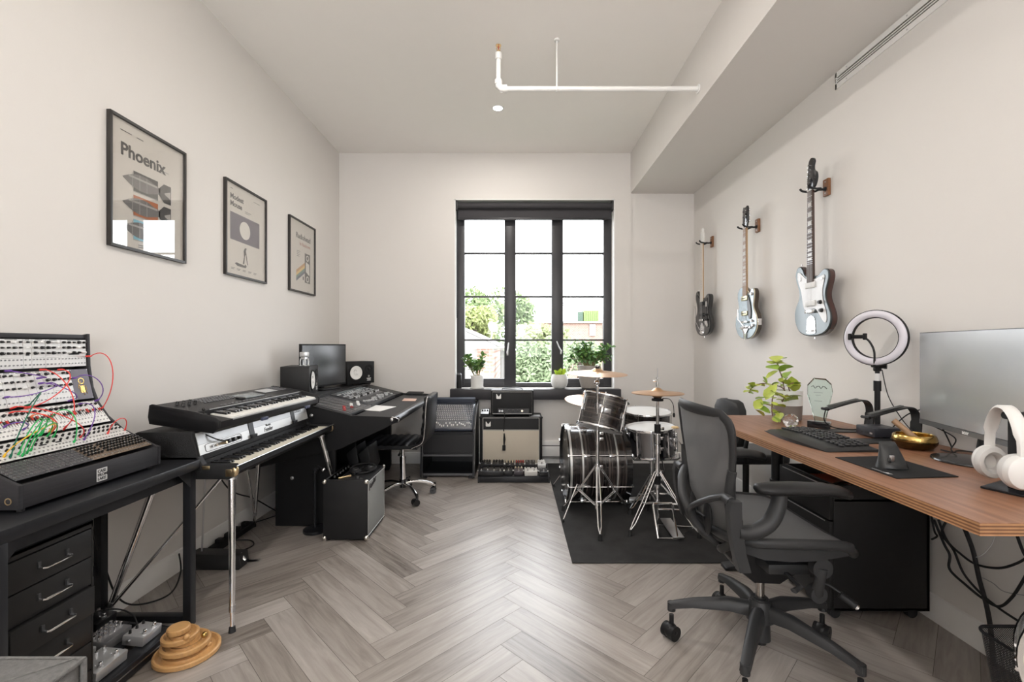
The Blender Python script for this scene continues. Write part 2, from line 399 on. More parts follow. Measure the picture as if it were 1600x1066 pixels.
# ---------------------------------------------------------------- ceiling fittings
def fittings():
    pw = mat('pipe_white', (.80, .79, .77), .4)
    t = thing('sprinkler_pipe', 'white sprinkler pipe hung under the ceiling, entering the beam', 'pipe', (-.116, 3.108, 3.027))
    Yp, Zp, Xp = 3.108, 3.027, -.112
    b = MB(); b.cyl((Xp+.03, Yp, Zp), (BX, Yp, Zp), .0165, pw, n=24); b.cyl((Xp, Yp, Zp+.03), (Xp, Yp, Zp+.215), .0165, pw, n=24); b.build('tube', t)
    b = MB(); b.tube([(Xp+.05, Yp, Zp), (Xp+.02, Yp, Zp+.002), (Xp+.002, Yp, Zp+.02), (Xp, Yp, Zp+.05)], .024, pw, 20)
    for p0, p1 in (((Xp+.03, Yp, Zp), (Xp+.06, Yp, Zp)), ((Xp, Yp, Zp+.03), (Xp, Yp, Zp+.06))): b.cyl(p0, p1, .026, pw, n=24)
    b.build('elbow', t)
    b = MB(); b.cyl((Xp, Yp, Zp+.20), (Xp, Yp, Zp+.245), .022, pw, n=24); b.build('coupling', t); b = MB(); b.cyl((BX-.008, Yp, Zp), (BX, Yp, Zp), .03, pw, n=24); b.build('wall_flange', t)
    b = MB(); b.cyl((Xp, Yp, Zp+.245), (Xp, Yp, Zp+.262), .012, BRASS); 
    for s in (-1, 1): b.tube([(Xp+s*.008, Yp, Zp+.26), (Xp+s*.014, Yp, Zp+.278), (Xp+s*.004, Yp, Zp+.296)], .0028, BRASS, 6)
    b.cyl((Xp, Yp, Zp+.262), (Xp, Yp, Zp+.29), .004, mat('sprinkler_bulb', (.5, .1, .05), .2)); b.cyl((Xp, Yp, Zp+.294), (Xp, Yp, Zp+.298), .019, BRASS, n=20); b.build('sprinkler_head', t)
    xr = (870-VX)/F*Yp
    b = MB(); b.cyl((xr, Yp, Zp+.015), (xr, Yp, CZ), .005, pw); b.cyl((xr, Yp, CZ-.01), (xr, Yp, CZ), .02, pw)
    b.tube([(xr, Yp+.02*cos(a), Zp+.02*sin(a)) for a in [2*pi*k/20 for k in range(20)]], .004, pw, 6, closed=True); b.build('hanger', t)
    # recessed downlights
    lamp = mat('lamp_disc', (1, 1, 1), .5, emit=(1, .96, .90, 16))
    spots = [(-.15, 4.0), (-.15, 2.35), (-.7, .6), (.6, .6), (-.15, -.6), (-.8, -1.6), (.6, -1.6)]
    for i, (x, y) in enumerate(spots):
        t = thing('recessed_downlight', 'small round glowing ceiling downlight behind the sprinkler pipe' if i == 0 else 'recessed ceiling downlight over the room behind the viewer', 'ceiling light', (x, y, CZ), group=None if i == 0 else 'downlights out of view')
        b = MB(); b.lathe([(.055, -.001), (.055, -.004), (.048, -.006), (.040, -.003), (.040, -.001)], TRIM, M.Translation((x, y, CZ)), 36, close=True); b.build('trim_ring', t)
        b = MB(); b.cyl((x, y, CZ-.003), (x, y, CZ-.001), .040, lamp, n=32); b.build('diffuser', t)
        l = area('downlight_glow', (x, y, CZ-.012), (0, 0, 0), .08, .08, (12, 16)[i] if i < 2 else 2.5, (1, .95, .89), 'DISK', 178)
    # linear slot diffuser under the soffit, on the right wall
    t = thing('air_vent', 'long white linear air vent with dark slots under the beam', 'vent', (RX, 2.3, 2.87))
    y0, y1, z0, z1 = 1.55, 2.755, 2.822, 2.918
    b = MB(); sl = [(2.880, 2.890), (2.866, 2.874), (2.852, 2.860)]
    zs = [z0]+[k for a, c in reversed(sl) for k in (a, c)]+[z1]
    for i in range(0, len(zs), 2): b.b2((RX-.006, y0, zs[i]), (RX, y1, zs[i+1]), TRIM)
    b.b2((RX-.006, y1-.012, z0), (RX, y1, z1), TRIM); b.b2((RX-.006, y0, z0), (RX, y0+.012, z1), TRIM); b.build('faceplate', t)
    b = MB(); b.b2((RX-.002, y0+.012, 2.848), (RX-.0005, y1-.012, 2.894), mat('vent_dark', (.09, .085, .07), .7)); b.build('slot_backing', t)
    for y in (2.66, 2.25, 1.84):
        for z in (2.905, 2.836): MB().cyl((RX-.0075, y, z), (RX-.005, y, z), .004, STEEL, n=10).build('screw', t)
    # electric baseboard heater on the back wall
    t = thing('baseboard_heater', 'white electric baseboard heater low on the back wall behind the bass drum', 'heater', (.45, BY, .15))
    b = MB(); b.prism([(BY, .065), (BY-.045, .065), (BY-.055, .085), (BY-.055, .185), (BY-.03, .245), (BY, .25)], -.35, 1.0, TRIM, 'x', bev=.003); b.build('casing', t)
    b = MB(); b.b2((-.33, BY-.050, .196), (.98, BY-.048, .205), INK); b.b2((-.33, BY-.056, .08), (.98, BY-.054, .088), INK); b.build('grille_slot', t)
fittings()

# ---------------------------------------------------------------- outdoors
def outdoors():
    def ox(px, Y): return (px-VX)/F*Y
    def oz(py, Y): return EYE-(py-VY)/F*Y
    struct(MB().b2((-60, BY+1.2, -4.2), (60, 120, -4.0), mat('yard_ground', (0.147, 0.160, 0.118), .9, vary=.3, vscale=.5)).build('ground'))
    brick = bpy.data.materials.new('brick_wall'); brick.use_nodes = True; nt = brick.node_tree; bt = nt.nodes.new('ShaderNodeTexBrick')
    tc = nt.nodes.new('ShaderNodeTexCoord'); mp = nt.nodes.new('ShaderNodeMapping'); mp.inputs['Rotation'].default_value = (pi/2, 0, 0); nt.links.new(tc.outputs['Object'], mp.inputs[0]); nt.links.new(mp.outputs[0], bt.inputs[0])
    bt.inputs['Color1'].default_value = (0.225, 0.122, 0.090, 1); bt.inputs['Color2'].default_value = (0.270, 0.162, 0.126, 1); bt.inputs['Mortar'].default_value = (0.279, 0.252, 0.225, 1)
    bt.inputs['Scale'].default_value = 3.2; bt.inputs['Mortar Size'].default_value = .03; nt.links.new(bt.outputs[0], nt.nodes['Principled BSDF'].inputs['Base Color']); nt.nodes['Principled BSDF'].inputs['Roughness'].default_value = .9
    side = mat('white_siding', (0.328, 0.319, 0.302), .7); roof = mat('pale_roof', (0.218, 0.202, 0.193), .85, vary=.2, vscale=6)
    # neighbour house, left in the window
    Y = 11.0; t = thing('neighbour_house', 'brick and white-sided house with a low gable outside the left window panes', 'house', (ox(720, Y), Y, -4))
    b = MB(); b.b2((ox(745, Y), Y, -4), (ox(771, Y), Y+5, oz(536, Y)), brick); b.build('brick_wall', t, smooth=0)
    b = MB(); b.b2((ox(640, Y), Y+.2, -4), (ox(746, Y), Y+5, oz(545, Y)), side)
    for k in range(16):
        z = -1.0+k*.14
        if z < 1.1: b.b2((ox(640, Y), Y+.185, z), (ox(746, Y), Y+.2, z+.012), mat('siding_gap', (0.189, 0.185, 0.176), .8))
    b.build('siding', t, smooth=0)
    b = MB(); b.prism([(ox(600, Y), oz(545, Y)), (ox(776, Y), oz(545, Y)), (ox(776, Y), oz(540, Y)), (ox(715, Y), oz(512, Y)), (ox(600, Y), oz(512, Y))], Y-.3, Y+5.2, side, 'y'); b.build('gable', t, smooth=0)
    b = MB(); b.prism([(ox(780, Y), oz(541, Y)), (ox(780, Y), oz(538, Y)), (ox(715, Y), oz(508, Y)), (ox(600, Y), oz(508, Y)), (ox(600, Y), oz(511, Y)), (ox(715, Y), oz(511, Y))], Y-.5, Y+5.2, roof, 'y'); b.build('roof', t, smooth=0)
    # second low white wall piece
    Y = 16.6; t = thing('garden_shed', 'white vertical board shed beside the brick house corner', 'shed', (ox(783, Y), Y, -4))
    b = MB(); b.b2((ox(773, Y), Y, -4), (ox(800, Y), Y+3, oz(548, Y)), side)
    for k in range(6): b.b2((ox(775+k*4, Y), Y-.02, -4), (ox(775.5+k*4, Y), Y, oz(550, Y)), mat('siding_gap', (0.189, 0.185, 0.176), .8))
    b.build('board_wall', t, smooth=0); b = MB(); b.prism([(ox(771, Y), oz(548, Y)), (ox(802, Y), oz(548, Y)), (ox(802, Y), oz(545, Y)), (ox(771, Y), oz(541, Y))], Y-.2, Y+3.2, roof, 'y'); b.build('roof', t, smooth=0)
    # long brick building behind
    Y = 30.0; t = thing('brick_building', 'long low red brick building across the yard', 'building', (ox(880, Y), Y, -4))
    b = MB(); b.b2((ox(815, Y), Y, -4), (ox(1010, Y), Y+8, oz(505, Y)), brick); b.build('brick_wall', t, smooth=0)
    b = MB(); b.b2((ox(814, Y), Y-.2, oz(505, Y)), (ox(1011, Y), Y+8, oz(502.5, Y)), side); b.build('cornice', t, smooth=0)
    b = MB(); b.b2((ox(921, Y), Y-.1, oz(525, Y)), (ox(930, Y), Y, oz(507, Y)), side); b.b2((ox(922.5, Y), Y-.13, oz(523, Y)), (ox(928.5, Y), Y-.1, oz(509, Y)), mat('far_glass', (0.147, 0.160, 0.168), .2)); b.build('window', t, smooth=0)
    Y = 34; t = thing('rooftop_tank', 'green rooftop container standing above the brick building', 'tank', (ox(920, Y), Y, oz(503, Y)))
    b = MB(); zb = oz(502.5, 30)+.002; b.b2((ox(912, Y), Y, zb), (ox(936, Y), Y+2, oz(485, Y)), mat('lime_green', (0.139, 0.189, 0.063), .6))
    for k in range(7): b.b2((ox(913+k*3.4, Y), Y-.06, zb), (ox(914+k*3.4, Y), Y, oz(486, Y)), mat('lime_green', (0.139, 0.189, 0.063), .6))
    b.b2((ox(903, Y), Y, zb), (ox(911, Y), Y+2, oz(487, Y)), mat('dark_green', (0.042, 0.071, 0.050), .6)); b.build('body', t, smooth=0)
    Y = 28; t = thing('utility_pole', 'thin utility pole with wires crossing the pale sky', 'pole', (ox(827, Y), Y, -4))
    b = MB(); b.cyl((ox(827, Y), Y, -4), (ox(827, Y), Y, oz(481, Y)), .07, mat('weathered_wood', (0.126, 0.109, 0.092), .9)); b.b2((ox(825, Y), Y-.05, oz(486, Y)), (ox(829, Y), Y+.05, oz(485, Y)), BMET); b.build('mast', t)
    b = MB()
    for z0, z1 in ((481, 466), (483, 471)): b.tube([(ox(700, Y), Y, oz(z0-14, Y)), (ox(827, Y), Y, oz(z0, Y)), (ox(960, Y), Y-3, oz(z1-5, Y-3))], .022, INK, 5)
    b.build('wires', t)
    for (px, py, Y, r, lab) in ((770, 511, 12, .15, 'larger grey satellite dish on a bent arm over the gable'), (815.5, 521, 14, .14, 'smaller white satellite dish in front of the middle tree')):
        t = thing('satellite_dish', lab, 'satellite dish', (ox(px, Y), Y, oz(py, Y)))
        X = M.Translation((ox(px, Y), Y, oz(py, Y))) @ Euler((R(68), 0, R(38))).to_matrix().to_4x4()
        b = MB(); b.lathe([(0, -.05), (r*.5, -.035), (r, 0), (r, .01), (r*.5, -.025), (0, -.04)], mat('dish_grey', (0.210, 0.218, 0.231), .5), X, 28); b.build('reflector', t)
        c = V((ox(px, Y), Y, oz(py, Y))); b = MB(); b.tube([c+V((0, .05, -.03)), c+V((-.02, .12, -.12)), c+V((-.06, .16, -.35)), V((c.x-.06, c.y+.16, -4))], .02, side, 8); b.build('mast', t)
    # trees: many leaf quads round lumpy crowns
    def tree(cx, cy, cz, rx, rz, label, col, n=2600, name='tree', seed=1, leaf=.11, ry=None):
        rnd = random.Random(seed); t = thing(name, label, 'tree', (cx, cy, -4), group='trees outside the window')
        lm = mat('foliage_%d' % seed, tuple(k*.42 for k in col), .7, vary=.45, vscale=1.6)
        b = MB(); i = b.mi(lm); lobes = [(V((rnd.uniform(-.6, .6)*rx, rnd.uniform(-.5, .5)*(ry or rx), rnd.uniform(-.6, .6)*rz)), rnd.uniform(.35, .6)) for _ in range(12)]
        for _ in range(n):
            c, s = rnd.choice(lobes); d = V((rnd.gauss(0, 1), rnd.gauss(0, 1), rnd.gauss(0, 1))).normalized()*s*rnd.uniform(.7, 1.05)
            p = V((cx, cy, cz))+c+V((d.x*rx, d.y*(ry or rx), d.z*rz)); L_ = leaf*rnd.uniform(.6, 1.3)
            u = V((rnd.gauss(0, 1), rnd.gauss(0, 1), rnd.gauss(0, 1))).normalized(); w = u.orthogonal().normalized()
            vs = [b.bm.verts.new(p+u*L_*a+w*L_*.5*c2) for a, c2 in ((-1, 0), (0, 1), (1, 0), (0, -1))]; f = b.bm.faces.new(vs); f.material_index = i
        b.build('foliage', t, smooth=0, norm=False)
        b = MB(); b.tube([(cx, cy, -4), (cx+.1, cy, cz-rz*.5), (cx, cy, cz+rz*.3)], [.22, .16, .06], mat('bark', (0.105, 0.084, 0.067), .9), 10)
        for k in range(5): a = k*1.3; b.tube([(cx+.05, cy, cz-rz*.3), (cx+cos(a)*rx*.4, cy+sin(a)*rx*.3, cz+rz*.25)], [.08, .03], mat('bark', (0.105, 0.084, 0.067), .9), 6)
        b.build('trunk', t)
    tree(ox(765, 20), 20, oz(500, 20), 1.25, 1.5, 'broad mid-green tree rising behind the gable in the left panes', (.33, .45, .18), seed=1)
    tree(ox(738, 17), 17, oz(505, 17), .9, .75, 'yellow-green leafy tree close behind the gable', (.50, .58, .20), seed=2, leaf=.09)
    tree(ox(816, 24), 24, oz(495, 24), .75, 1.3, 'narrow green tree showing between the left and middle panes', (.30, .42, .18), seed=3, n=1800)
    tree(ox(840, 12), 12, oz(582, 12), .80, .95, 'dense pale green tree filling the lower middle panes', (.40, .52, .28), seed=4, n=6500, leaf=.07)
    tree(ox(850, 19), 19, oz(525, 19), 1.2, .5, 'low yellow-green bush line in front of the brick building', (.50, .58, .26), seed=5, n=2000, leaf=.09)
    tree(ox(905, 15), 15, oz(560, 15), 1.0, .7, 'green shrub crown low in the right-hand panes', (.38, .50, .26), seed=6, n=2200, leaf=.08)
outdoors()
# ================================================================== POSTERS
def poster(y0, label, art):
    z0, z1, y1 = 1.742, 2.376, y0+.492
    t = thing('framed_poster', label, 'poster', (LX, (y0+y1)/2, (z0+z1)/2))
    frm = mat('poster_frame_black', (.025, .022, .02), .4); pap = mat('poster_paper', (.66, .62, .56), .6)
    x0, x1, w = LX+.001, LX+.021, .013
    b = MB()
    b.b2((x0, y0, z0), (x1, y0+w, z1), frm, bev=.001); b.b2((x0, y1-w, z0), (x1, y1, z1), frm, bev=.001)
    b.b2((x0, y0+w, z0), (x1, y1-w, z0+w), frm); b.b2((x0, y0+w, z1-w), (x1, y1-w, z1), frm); b.build('frame', t)
    pr = MB().b2((x0, y0+w, z0+w), (x0+.006, y1-w, z1-w), pap).build('print', t)
    MB().b2((x1-.006, y0+w, z0+w), (x1-.004, y1-w, z1-w), PANE).build('glazing', t)
    X = frame((x0+.0065, y0+w, z1-w), (0, 1, 0), (0, 0, 1))   # u right, v up, v from top is negative
    art(X, t, pr)
def uvbox(b, X, u0, v0, u1, v1, m, d=.0005, lift=0): b.b2((u0, v0, lift), (u1, v1, lift+d), m, X=X)
def art_rockets(X, t, pr):
    g = mat('poster_charcoal', (.07, .065, .06), .6); o = mat('poster_rust', (.45, .15, .06), .6); bl = mat('poster_blue', (.25, .50, .60), .6)
    lt = mat('poster_grey', (.42, .40, .37), .6); mid = mat('poster_midgrey', (.18, .17, .16), .6)
    text('Phoenix', .086, X @ M.Translation((.055, -.165, 0)), g, 'title', pr, bold=.0022)
    b = MB(); uvbox(b, X, .055, -.05, .12, -.046, g); uvbox(b, X, .15, -.05, .19, -.046, g); uvbox(b, X, .30, -.155, .36, -.150, lt); uvbox(b, X, .30, -.168, .34, -.163, lt)
    uvbox(b, X, .16, -.585, .235, -.582, g); uvbox(b, X, .16, -.595, .22, -.592, g)
    for v, c in ((-.27, g), (-.39, o), (-.51, bl)):
        uvbox(b, X, .13, v-.05, .285, v+.05, c, lift=.0002); uvbox(b, X, .13, v-.055, .285, v-.05, lt)
    b.build('artwork', pr)
    b = MB()
    for v in (-.27, -.39, -.51):
        n = 14; up = []; 
        for k in range(n+1):
            a = k/n; up.append((.065+.14*a*1.5 if False else .065+.235*a, .040*min(1, sin(min(1, a*2.1)*pi/2))*(1 if a < .62 else 1-(a-.62)*1.7)))
        poly = [(u, v+h) for u, h in up]+[(u, v-h) for u, h in reversed(up)][:-1]
        b.prism(poly, .0008, .0014, mid, 'z', X=X)
        b.prism([(.29, v-.015), (.325, v-.05), (.375, v-.05), (.375, v+.05), (.325, v+.05), (.29, v+.015)], .0008, .0014, g, 'z', X=X)
        b.prism([(.33, v-.004), (.37, v-.02), (.37, v+.02), (.33, v+.004)], .0015, .002, lt, 'z', X=X)
        for k in range(3): uvbox(b, X, .12+k*.045, v-.038, .123+k*.045, v+.038, lt, lift=.0014)
        uvbox(b, X, .10, v+.012, .28, v+.022, lt, lift=.0014)
    b.build('rocket_drawing', pr)
def art_moon(X, t, pr):
    g = mat('poster_charcoal', (.07, .065, .06), .6); pp = mat('poster_plum', (.13, .11, .14), .6); pap = mat('poster_cream', (.72, .69, .63), .6)
    text('Modest\nMouse', .049, X @ M.Translation((.05, -.10, 0)), g, 'title', pr, bold=.0012)
    b = MB(); uvbox(b, X, .05, -.375, .395, -.19, pp); uvbox(b, X, .05, -.035, .08, -.032, g); uvbox(b, X, .32, -.05, .40, -.047, g); uvbox(b, X, .215, -.150, .29, -.147, g); uvbox(b, X, .215, -.160, .27, -.157, g)
    for k in range(5): uvbox(b, X, .06+k*.065, -.565, .10+k*.065, -.562, g); uvbox(b, X, .06+k*.065, -.573, .09+k*.065, -.570, g)
    b.build('artwork', pr)
    b = MB(); b.lathe([(0, 0), (.062, 0), (.062, .0006), (0, .0006)], pap, X @ M.Translation((.215, -.285, .0007)), 40); b.build('moon_drawing', pr)
    b = MB(); b.prism([(.19, -.52), (.205, -.47), (.20, -.43), (.215, -.405), (.235, -.405), (.225, -.425), (.235, -.46), (.25, -.52), (.243, -.52), (.225, -.45), (.215, -.46), (.205, -.52)], .0004, .001, g, 'z', X=X)
    b.prism([(.10, -.53), (.12, -.522), (.21, -.53), (.22, -.52), (.235, -.53), (.225, -.545), (.13, -.545)], .0004, .001, g, 'z', X=X); b.build('figure_drawing', pr)
def art_stripes(X, t, pr):
    g = mat('poster_charcoal', (.07, .065, .06), .6); lt = mat('poster_cream', (.72, .69, .63), .6)
    text('Radiohead', .066, X @ M.Translation((.115, -.145, 0)), g, 'title', pr, bold=.0012)
    text('In Rainbows', .042, X @ M.Translation((.185, -.20, 0)), mat('poster_rose', (.45, .25, .2), .6), 'subtitle', pr, bold=.0005)
    b = MB(); uvbox(b, X, .28, -.52, .385, -.255, g, lift=.0004)
    b.build('artwork', pr)
    for k, c in enumerate(((.55, .30, .12), (.72, .50, .16), (.16, .25, .20), (.10, .12, .16))):
        b = MB(); v = -.40-k*.024; b.prism([(.12, v-.03), (.28, v+.06), (.28, v+.036), (.12, v-.054)], .0002, .0007, mat('poster_stripe_%d' % k, c, .6), 'z', X=X); b.build('stripe', pr)
    b = MB(); b.prism([(.30, -.33), (.365, -.345), (.37, -.45), (.30, -.42)], .001, .0016, lt, 'z', X=X)
    for v in (-.295, -.485): b.lathe([(.018, 0), (.028, 0), (.028, .0006), (.018, .0006)], lt, X @ M.Translation((.332, v, .001)), 20, close=True)
    for k in range(4): uvbox(b, X, .13, -.26-k*.015, .19-.01*(k % 2), -.256-k*.015, g)
    uvbox(b, X, .24, -.50, .262, -.47, g); uvbox(b, X, .33, -.60, .37, -.596, g); b.build('device_drawing', pr)
poster(2.118, 'black-framed poster of rockets titled Phoenix, largest in view and nearest', art_rockets)
poster(2.967, 'black-framed poster with a pale moon titled Modest Mouse, middle of three', art_moon)
poster(3.812, 'black-framed poster with coloured stripes titled Radiohead, nearest the back wall', art_stripes)

# ================================================================== SYNTH DESK
def synth_desk():
    t = thing('metal_desk', 'narrow black metal frame desk carrying the modular synthesizer', 'desk', (-1.66, 1.66, 0))
    b = MB(); b.b2((-1.89, 1.235, .715), (-1.43, 2.067, .755), BMET, bev=.003); b.build('desktop', t)
    for x, y in ((-1.4665, 2.05), (-1.865, 2.05), (-1.445, 1.265), (-1.865, 1.265)):
        b = MB(); b.b2((x-.0175, y-.0175, .014), (x+.0175, y+.0175, .716), BMET, bev=.002); o = b.build('leg', t)
        b = MB(); b.cyl((x, y, 0), (x, y, .015), .014, RUB); b.build('foot', o)
    for y in (2.05, 1.265):
        b = MB(); b.b2((-1.865+.0175, y-.0175, .03), ((-1.4665 if y > 2 else -1.445)-.0175, y+.0175, .062), BMET, bev=.002); b.build('lower_rail', t)
    b = MB(); b.b2((-1.855, 1.28, .665), (-1.475, 2.03, .70), BMET); b.build('apron', t); MB().b2((-1.885, 1.28, .25), (-1.865, 2.03, .29), BMET).build('rear_rail', t)
    for y, s in ((1.283, 1), (2.032, -1)): MB().prism([(y, .715), (y+s*.075, .715), (y, .64)], -1.452, -1.448, BMET, 'x').build('corner_bracket', t)
synth_desk()

# ------------------------------------------------------------------ modular synth
PROF = [(-1.521, .838), (-1.546, .845), (-1.612, .873), (-1.677, .906), (-1.743, .963), (-1.784, 1.021), (-1.809, 1.087), (-1.822, 1.177), (-1.826, 1.312)]
def modular():
    y0, y1 = 1.388, 1.947; t = thing('modular_synth', 'large modular synthesizer in a curved black case full of silver panels', 'synthesizer', (-1.66, 1.66, .755))
    wood = mat('black_stained_wood', (.026, .025, .028), .5, spec=.35, vary=.4, vscale=30, stretch=(1, .15, 6), bump=.2)
    sp = [( -1.515, .768)]+[(-1.515, .842)]+[(x+.008 if i > 0 else x, z+.010) for i, (x, z) in enumerate(PROF[1:])]+[(-1.845, 1.318), (-1.885, 1.318), (-1.885, .768)]
    for a, c in ((y0, y0+.014), (y1-.014, y1)):
        b = MB(); b.prism([(x, z) for x, z in sp], a, c, wood, 'y', bev=.002); b.build('side_panel', t, smooth=30)
    b = MB(); b.b2((-1.533, y0+.014, .768), (-1.516, y1-.014, .842), wood, bev=.002); b.build('front_rail', t)
    b = MB(); b.b2((-1.884, y0+.014, 1.300), (-1.824, y1-.014, 1.318), wood, bev=.002); b.b2((-1.884, y0+.014, .77), (-1.87, y1-.014, 1.30), wood); b.b2((-1.87, y0+.014, .77), (-1.533, y1-.014, .78), wood); b.build('back_panel', t)
    # maker's plate on the front
    X = frame((-1.5150, 1.648, .777), (0, 1, 0), (0, 0, 1))
    b = MB(); b.b2((0, 0, 0), (.042, .046, .0012), PANEL, X=X); pl = b.build('name_plate', t)
    text('CASE\nFROM\nLAKE', .0145, X @ M.Translation((.003, .032, .0013)), INK, 'plate_lettering', pl, bold=.0004, line=.95)
    # rows of modules following the curve: arc from a to b in PROF space
    rows = [((-1.823, 1.296), (-1.820, 1.186)), ((-1.818, 1.174), (-1.788, 1.050)), ((-1.782, 1.040), (-1.716, .952)), ((-1.705, .944), (-1.630, .898)), ((-1.622, .893), (-1.540, .852))]
    knobs = []; jackmat = mat('jack_nut', (.45, .45, .46), .3, 1); red = mat('led_red', (.5, .03, .02), .3)
    kb = mat('knob_black', (.015, .015, .016), .35); kw = mat('knob_white', (.75, .75, .74), .35)
    gpan = mat('gold_art_panel', (.14, .13, .16), .4); brown = mat('brown_panel', (.20, .15, .11), .45, .4); dk = mat('dark_panel', (.05, .05, .055), .4)
    rnd = random.Random(3); A, B = y0+.016, y1-.016
    lots = []
    for ri, (p0, p1) in enumerate(rows):
        h = sqrt((p1[0]-p0[0])**2+(p1[1]-p0[1])**2); y = A
        last = []
        while y < B-.004:
            w = min(rnd.choice([.03, .04, .05, .06, .08, .10]), B-y)
            if B-y-w < .02: w = B-y
            if ri == 1 and abs(B-y-.045) < .05: w = B-y
            X = frame((p1[0], y, p1[1]), (0, 1, 0), (p0[0]-p1[0], 0, p0[1]-p1[1]))   # u along y, v up the slope
            m = PANEL; 
            if ri == 4: m = (dk if y < A+.26 else brown)
            special = ri == 1 and B-y-w < .002
            if special: m = gpan
            b = MB(); b.box((w/2, h/2, .0006), (w-.0012, h-.001, .0016), m, X=X)
            for vx in (.003, w-.003): 
                for vy in (.004, h-.004): b.cyl((vx, vy, .0012), (vx, vy, .0022), .0016, STEEL, n=8, X=X)
            if special:
                g = GOLD; c = (w/2, h*.45)
                b.lathe([(.010, 0), (.013, 0), (.013, .0006), (.010, .0006)], g, X @ M.Translation((c[0], c[1]+.02, .0015)), 20, close=True)
                for k in range(7): a = k*.9; b.tube([(c[0]+.014*cos(a), c[1]+.02*sin(a)-.0, .0018), (c[0]+.018*cos(a+.4), c[1]-.02+.02*sin(a), .0018)], .0012, g, 5, X=X)
                b.b2((c[0]-.009, c[1]-.03, .0014), (c[0]+.009, c[1], .002), g, X=X)
            # jacks in the lower part, knobs in the upper
            nj = max(1, int(w/.0125)); step = w/nj
            if ri in (0, 1) and not special:
                kn = max(1, int(w/.02)); 
                for r_ in range(3):
                    for k in range(kn):
                        rr = rnd.choice([.0035, .0045, .006]); lots.append((X, w*(k+.5)/kn, h*(.90-.19*r_), rr, kb if rnd.random() < .8 else kw))
                jr = [.30, .12]
            elif ri == 2: 
                kn = max(1, int(w/.018))
                for k in range(kn): lots.append((X, w*(k+.5)/kn, h*.84, rnd.choice([.005, .0035, .006]), kb))
                # slider slots
                for k in range(int(w/.009)): b.b2((.005+k*.009, h*.40, .0012), (.0066+k*.009, h*.70, .002), INK, X=X); b.b2((.003+k*.009, h*(.45+.2*rnd.random()), .002), (.0085+k*.009, h*(.45+.2*rnd.random())+.003, .007), kb if k % 3 else red, X=X)
                jr = [.28, .12]
            elif ri == 3:
                kn = max(1, int(w/.017)); 
                for k in range(kn): lots.append((X, w*(k+.5)/kn, h*.78, .0042, kb)); lots.append((X, w*(k+.5)/kn, h*.55, .0038, kb))
                jr = [.32, .12]
            elif ri == 4 and m is brown:
                for r_ in range(4):
                    for k in range(int(w/.014)): lots.append((X, .007+k*.014, h*(.85-.17*r_), .0042, kb))
                jr = [.14]
            else: jr = [.9, .75, .6, .45, .3, .15] if not special else []
            for v in jr:
                for k in range(nj): b.cyl(((k+.5)*step, h*v, .001), ((k+.5)*step, h*v, .0032), .0033, jackmat, n=8, X=X); b.cyl(((k+.5)*step, h*v, .0032), ((k+.5)*step, h*v, .0034), .0017, INK, n=6, X=X)
            # printed marks
            if m is PANEL:
                b.b2((w*.25, h*.965, .0014), (w*.75, h*.985, .0016), INK, X=X)
                if w > .045: b.b2((w*.1, h*.36, .0014), (w*.9, h*.365, .0016), INK, X=X)
                if rnd.random() < .3: b.b2((w*.3, h*.44, .0014), (w*.7, h*.50, .003), INK, X=X)
                if rnd.random() < .3: b.b2((w*.8, h*.5, .0014), (w*.8+.003, h*.53, .003), red, X=X)
            b.build('module', t, smooth=30); y += w
    rnd.shuffle(lots); lots.sort(key=lambda l: -l[3])
    proto = {}
    def knob_mesh(b, X, r, m): b.lathe([(r*1.1, 0), (r*1.05, .002), (r*.85, .009), (r*.5, .010), (0, .010)], m, X, 10); b.b2((-.0004, 0, .0098), (.0004, r*.8, .0105), kw if m is kb else kb, X=X)
    for X, u, v, r, m in lots[:100]:
        key = (r, m.name)
        Xk = X @ M.Translation((u, v, .0014))
        if key not in proto:
            b = MB(); knob_mesh(b, M.Identity(4), r, m); o = b.build('knob', t, world=False); proto[key] = o
        else: o = proto[key].copy(); C.objects.link(o); o.parent = t
        o.matrix_local = M.Translation(-V(t.location)) @ Xk @ M.Rotation(rnd.uniform(-2, 2), 4, 'Z')
    b = MB()
    for X, u, v, r, m in lots[100:]: knob_mesh(b, X @ M.Translation((u, v, .0014)) @ M.Rotation(rnd.uniform(-2, 2), 4, 'Z'), r, m)
    tag(b.build('small_knobs', t), kind='stuff')
    for x, y in ((-1.54, y0+.03), (-1.54, y1-.03), (-1.86, y0+.03), (-1.86, y1-.03)): MB().cyl((x, y, .755), (x, y, .769), .010, RUB, n=14).build('foot', t)
    # metal ring badge on the near side
    b = MB(); b.lathe([(.008, 0), (.011, 0), (.011, .0015), (.008, .0015)], BRASS, frame((-1.545, y0-.0003, .795), (1, 0, 0), (0, 0, 1)), 24, close=True); b.build('side_badge', t)
    # patch cables: plug points given by pixels of the panel surface
    def pt(px, py, lift=0):
        # intersect the view ray with the panel profile
        d = V(((px-VX)/F, 1, -(py-VY)/F)); pr = PROF; best = None
        for i in range(len(pr)-1):
            (xa, za), (xb, zb) = pr[i], pr[i+1]; nx, nz = (zb-za), -(xb-xa)
            den = d.x*nx+d.z*nz
            if abs(den) < 1e-9: continue
            s_ = ((xa)*nx+(za-EYE)*nz)/den; p = V((d.x*s_, s_, EYE+d.z*s_)); L_ = (xb-xa)**2+(zb-za)**2; tt = ((p.x-xa)*(xb-xa)+(p.z-za)*(zb-za))/L_
            if -.02 <= tt <= 1.02: best = p; nrm = V((-nx, 0, -nz)).normalized(); nrm = nrm if nrm.x > 0 else -nrm
        if best is None: best = V((-1.6, d.y*1.6, 1)); nrm = V((1, 0, 0))
        best.y = min(max(best.y, y0+.02), y1-.02)
        return best+nrm*lift
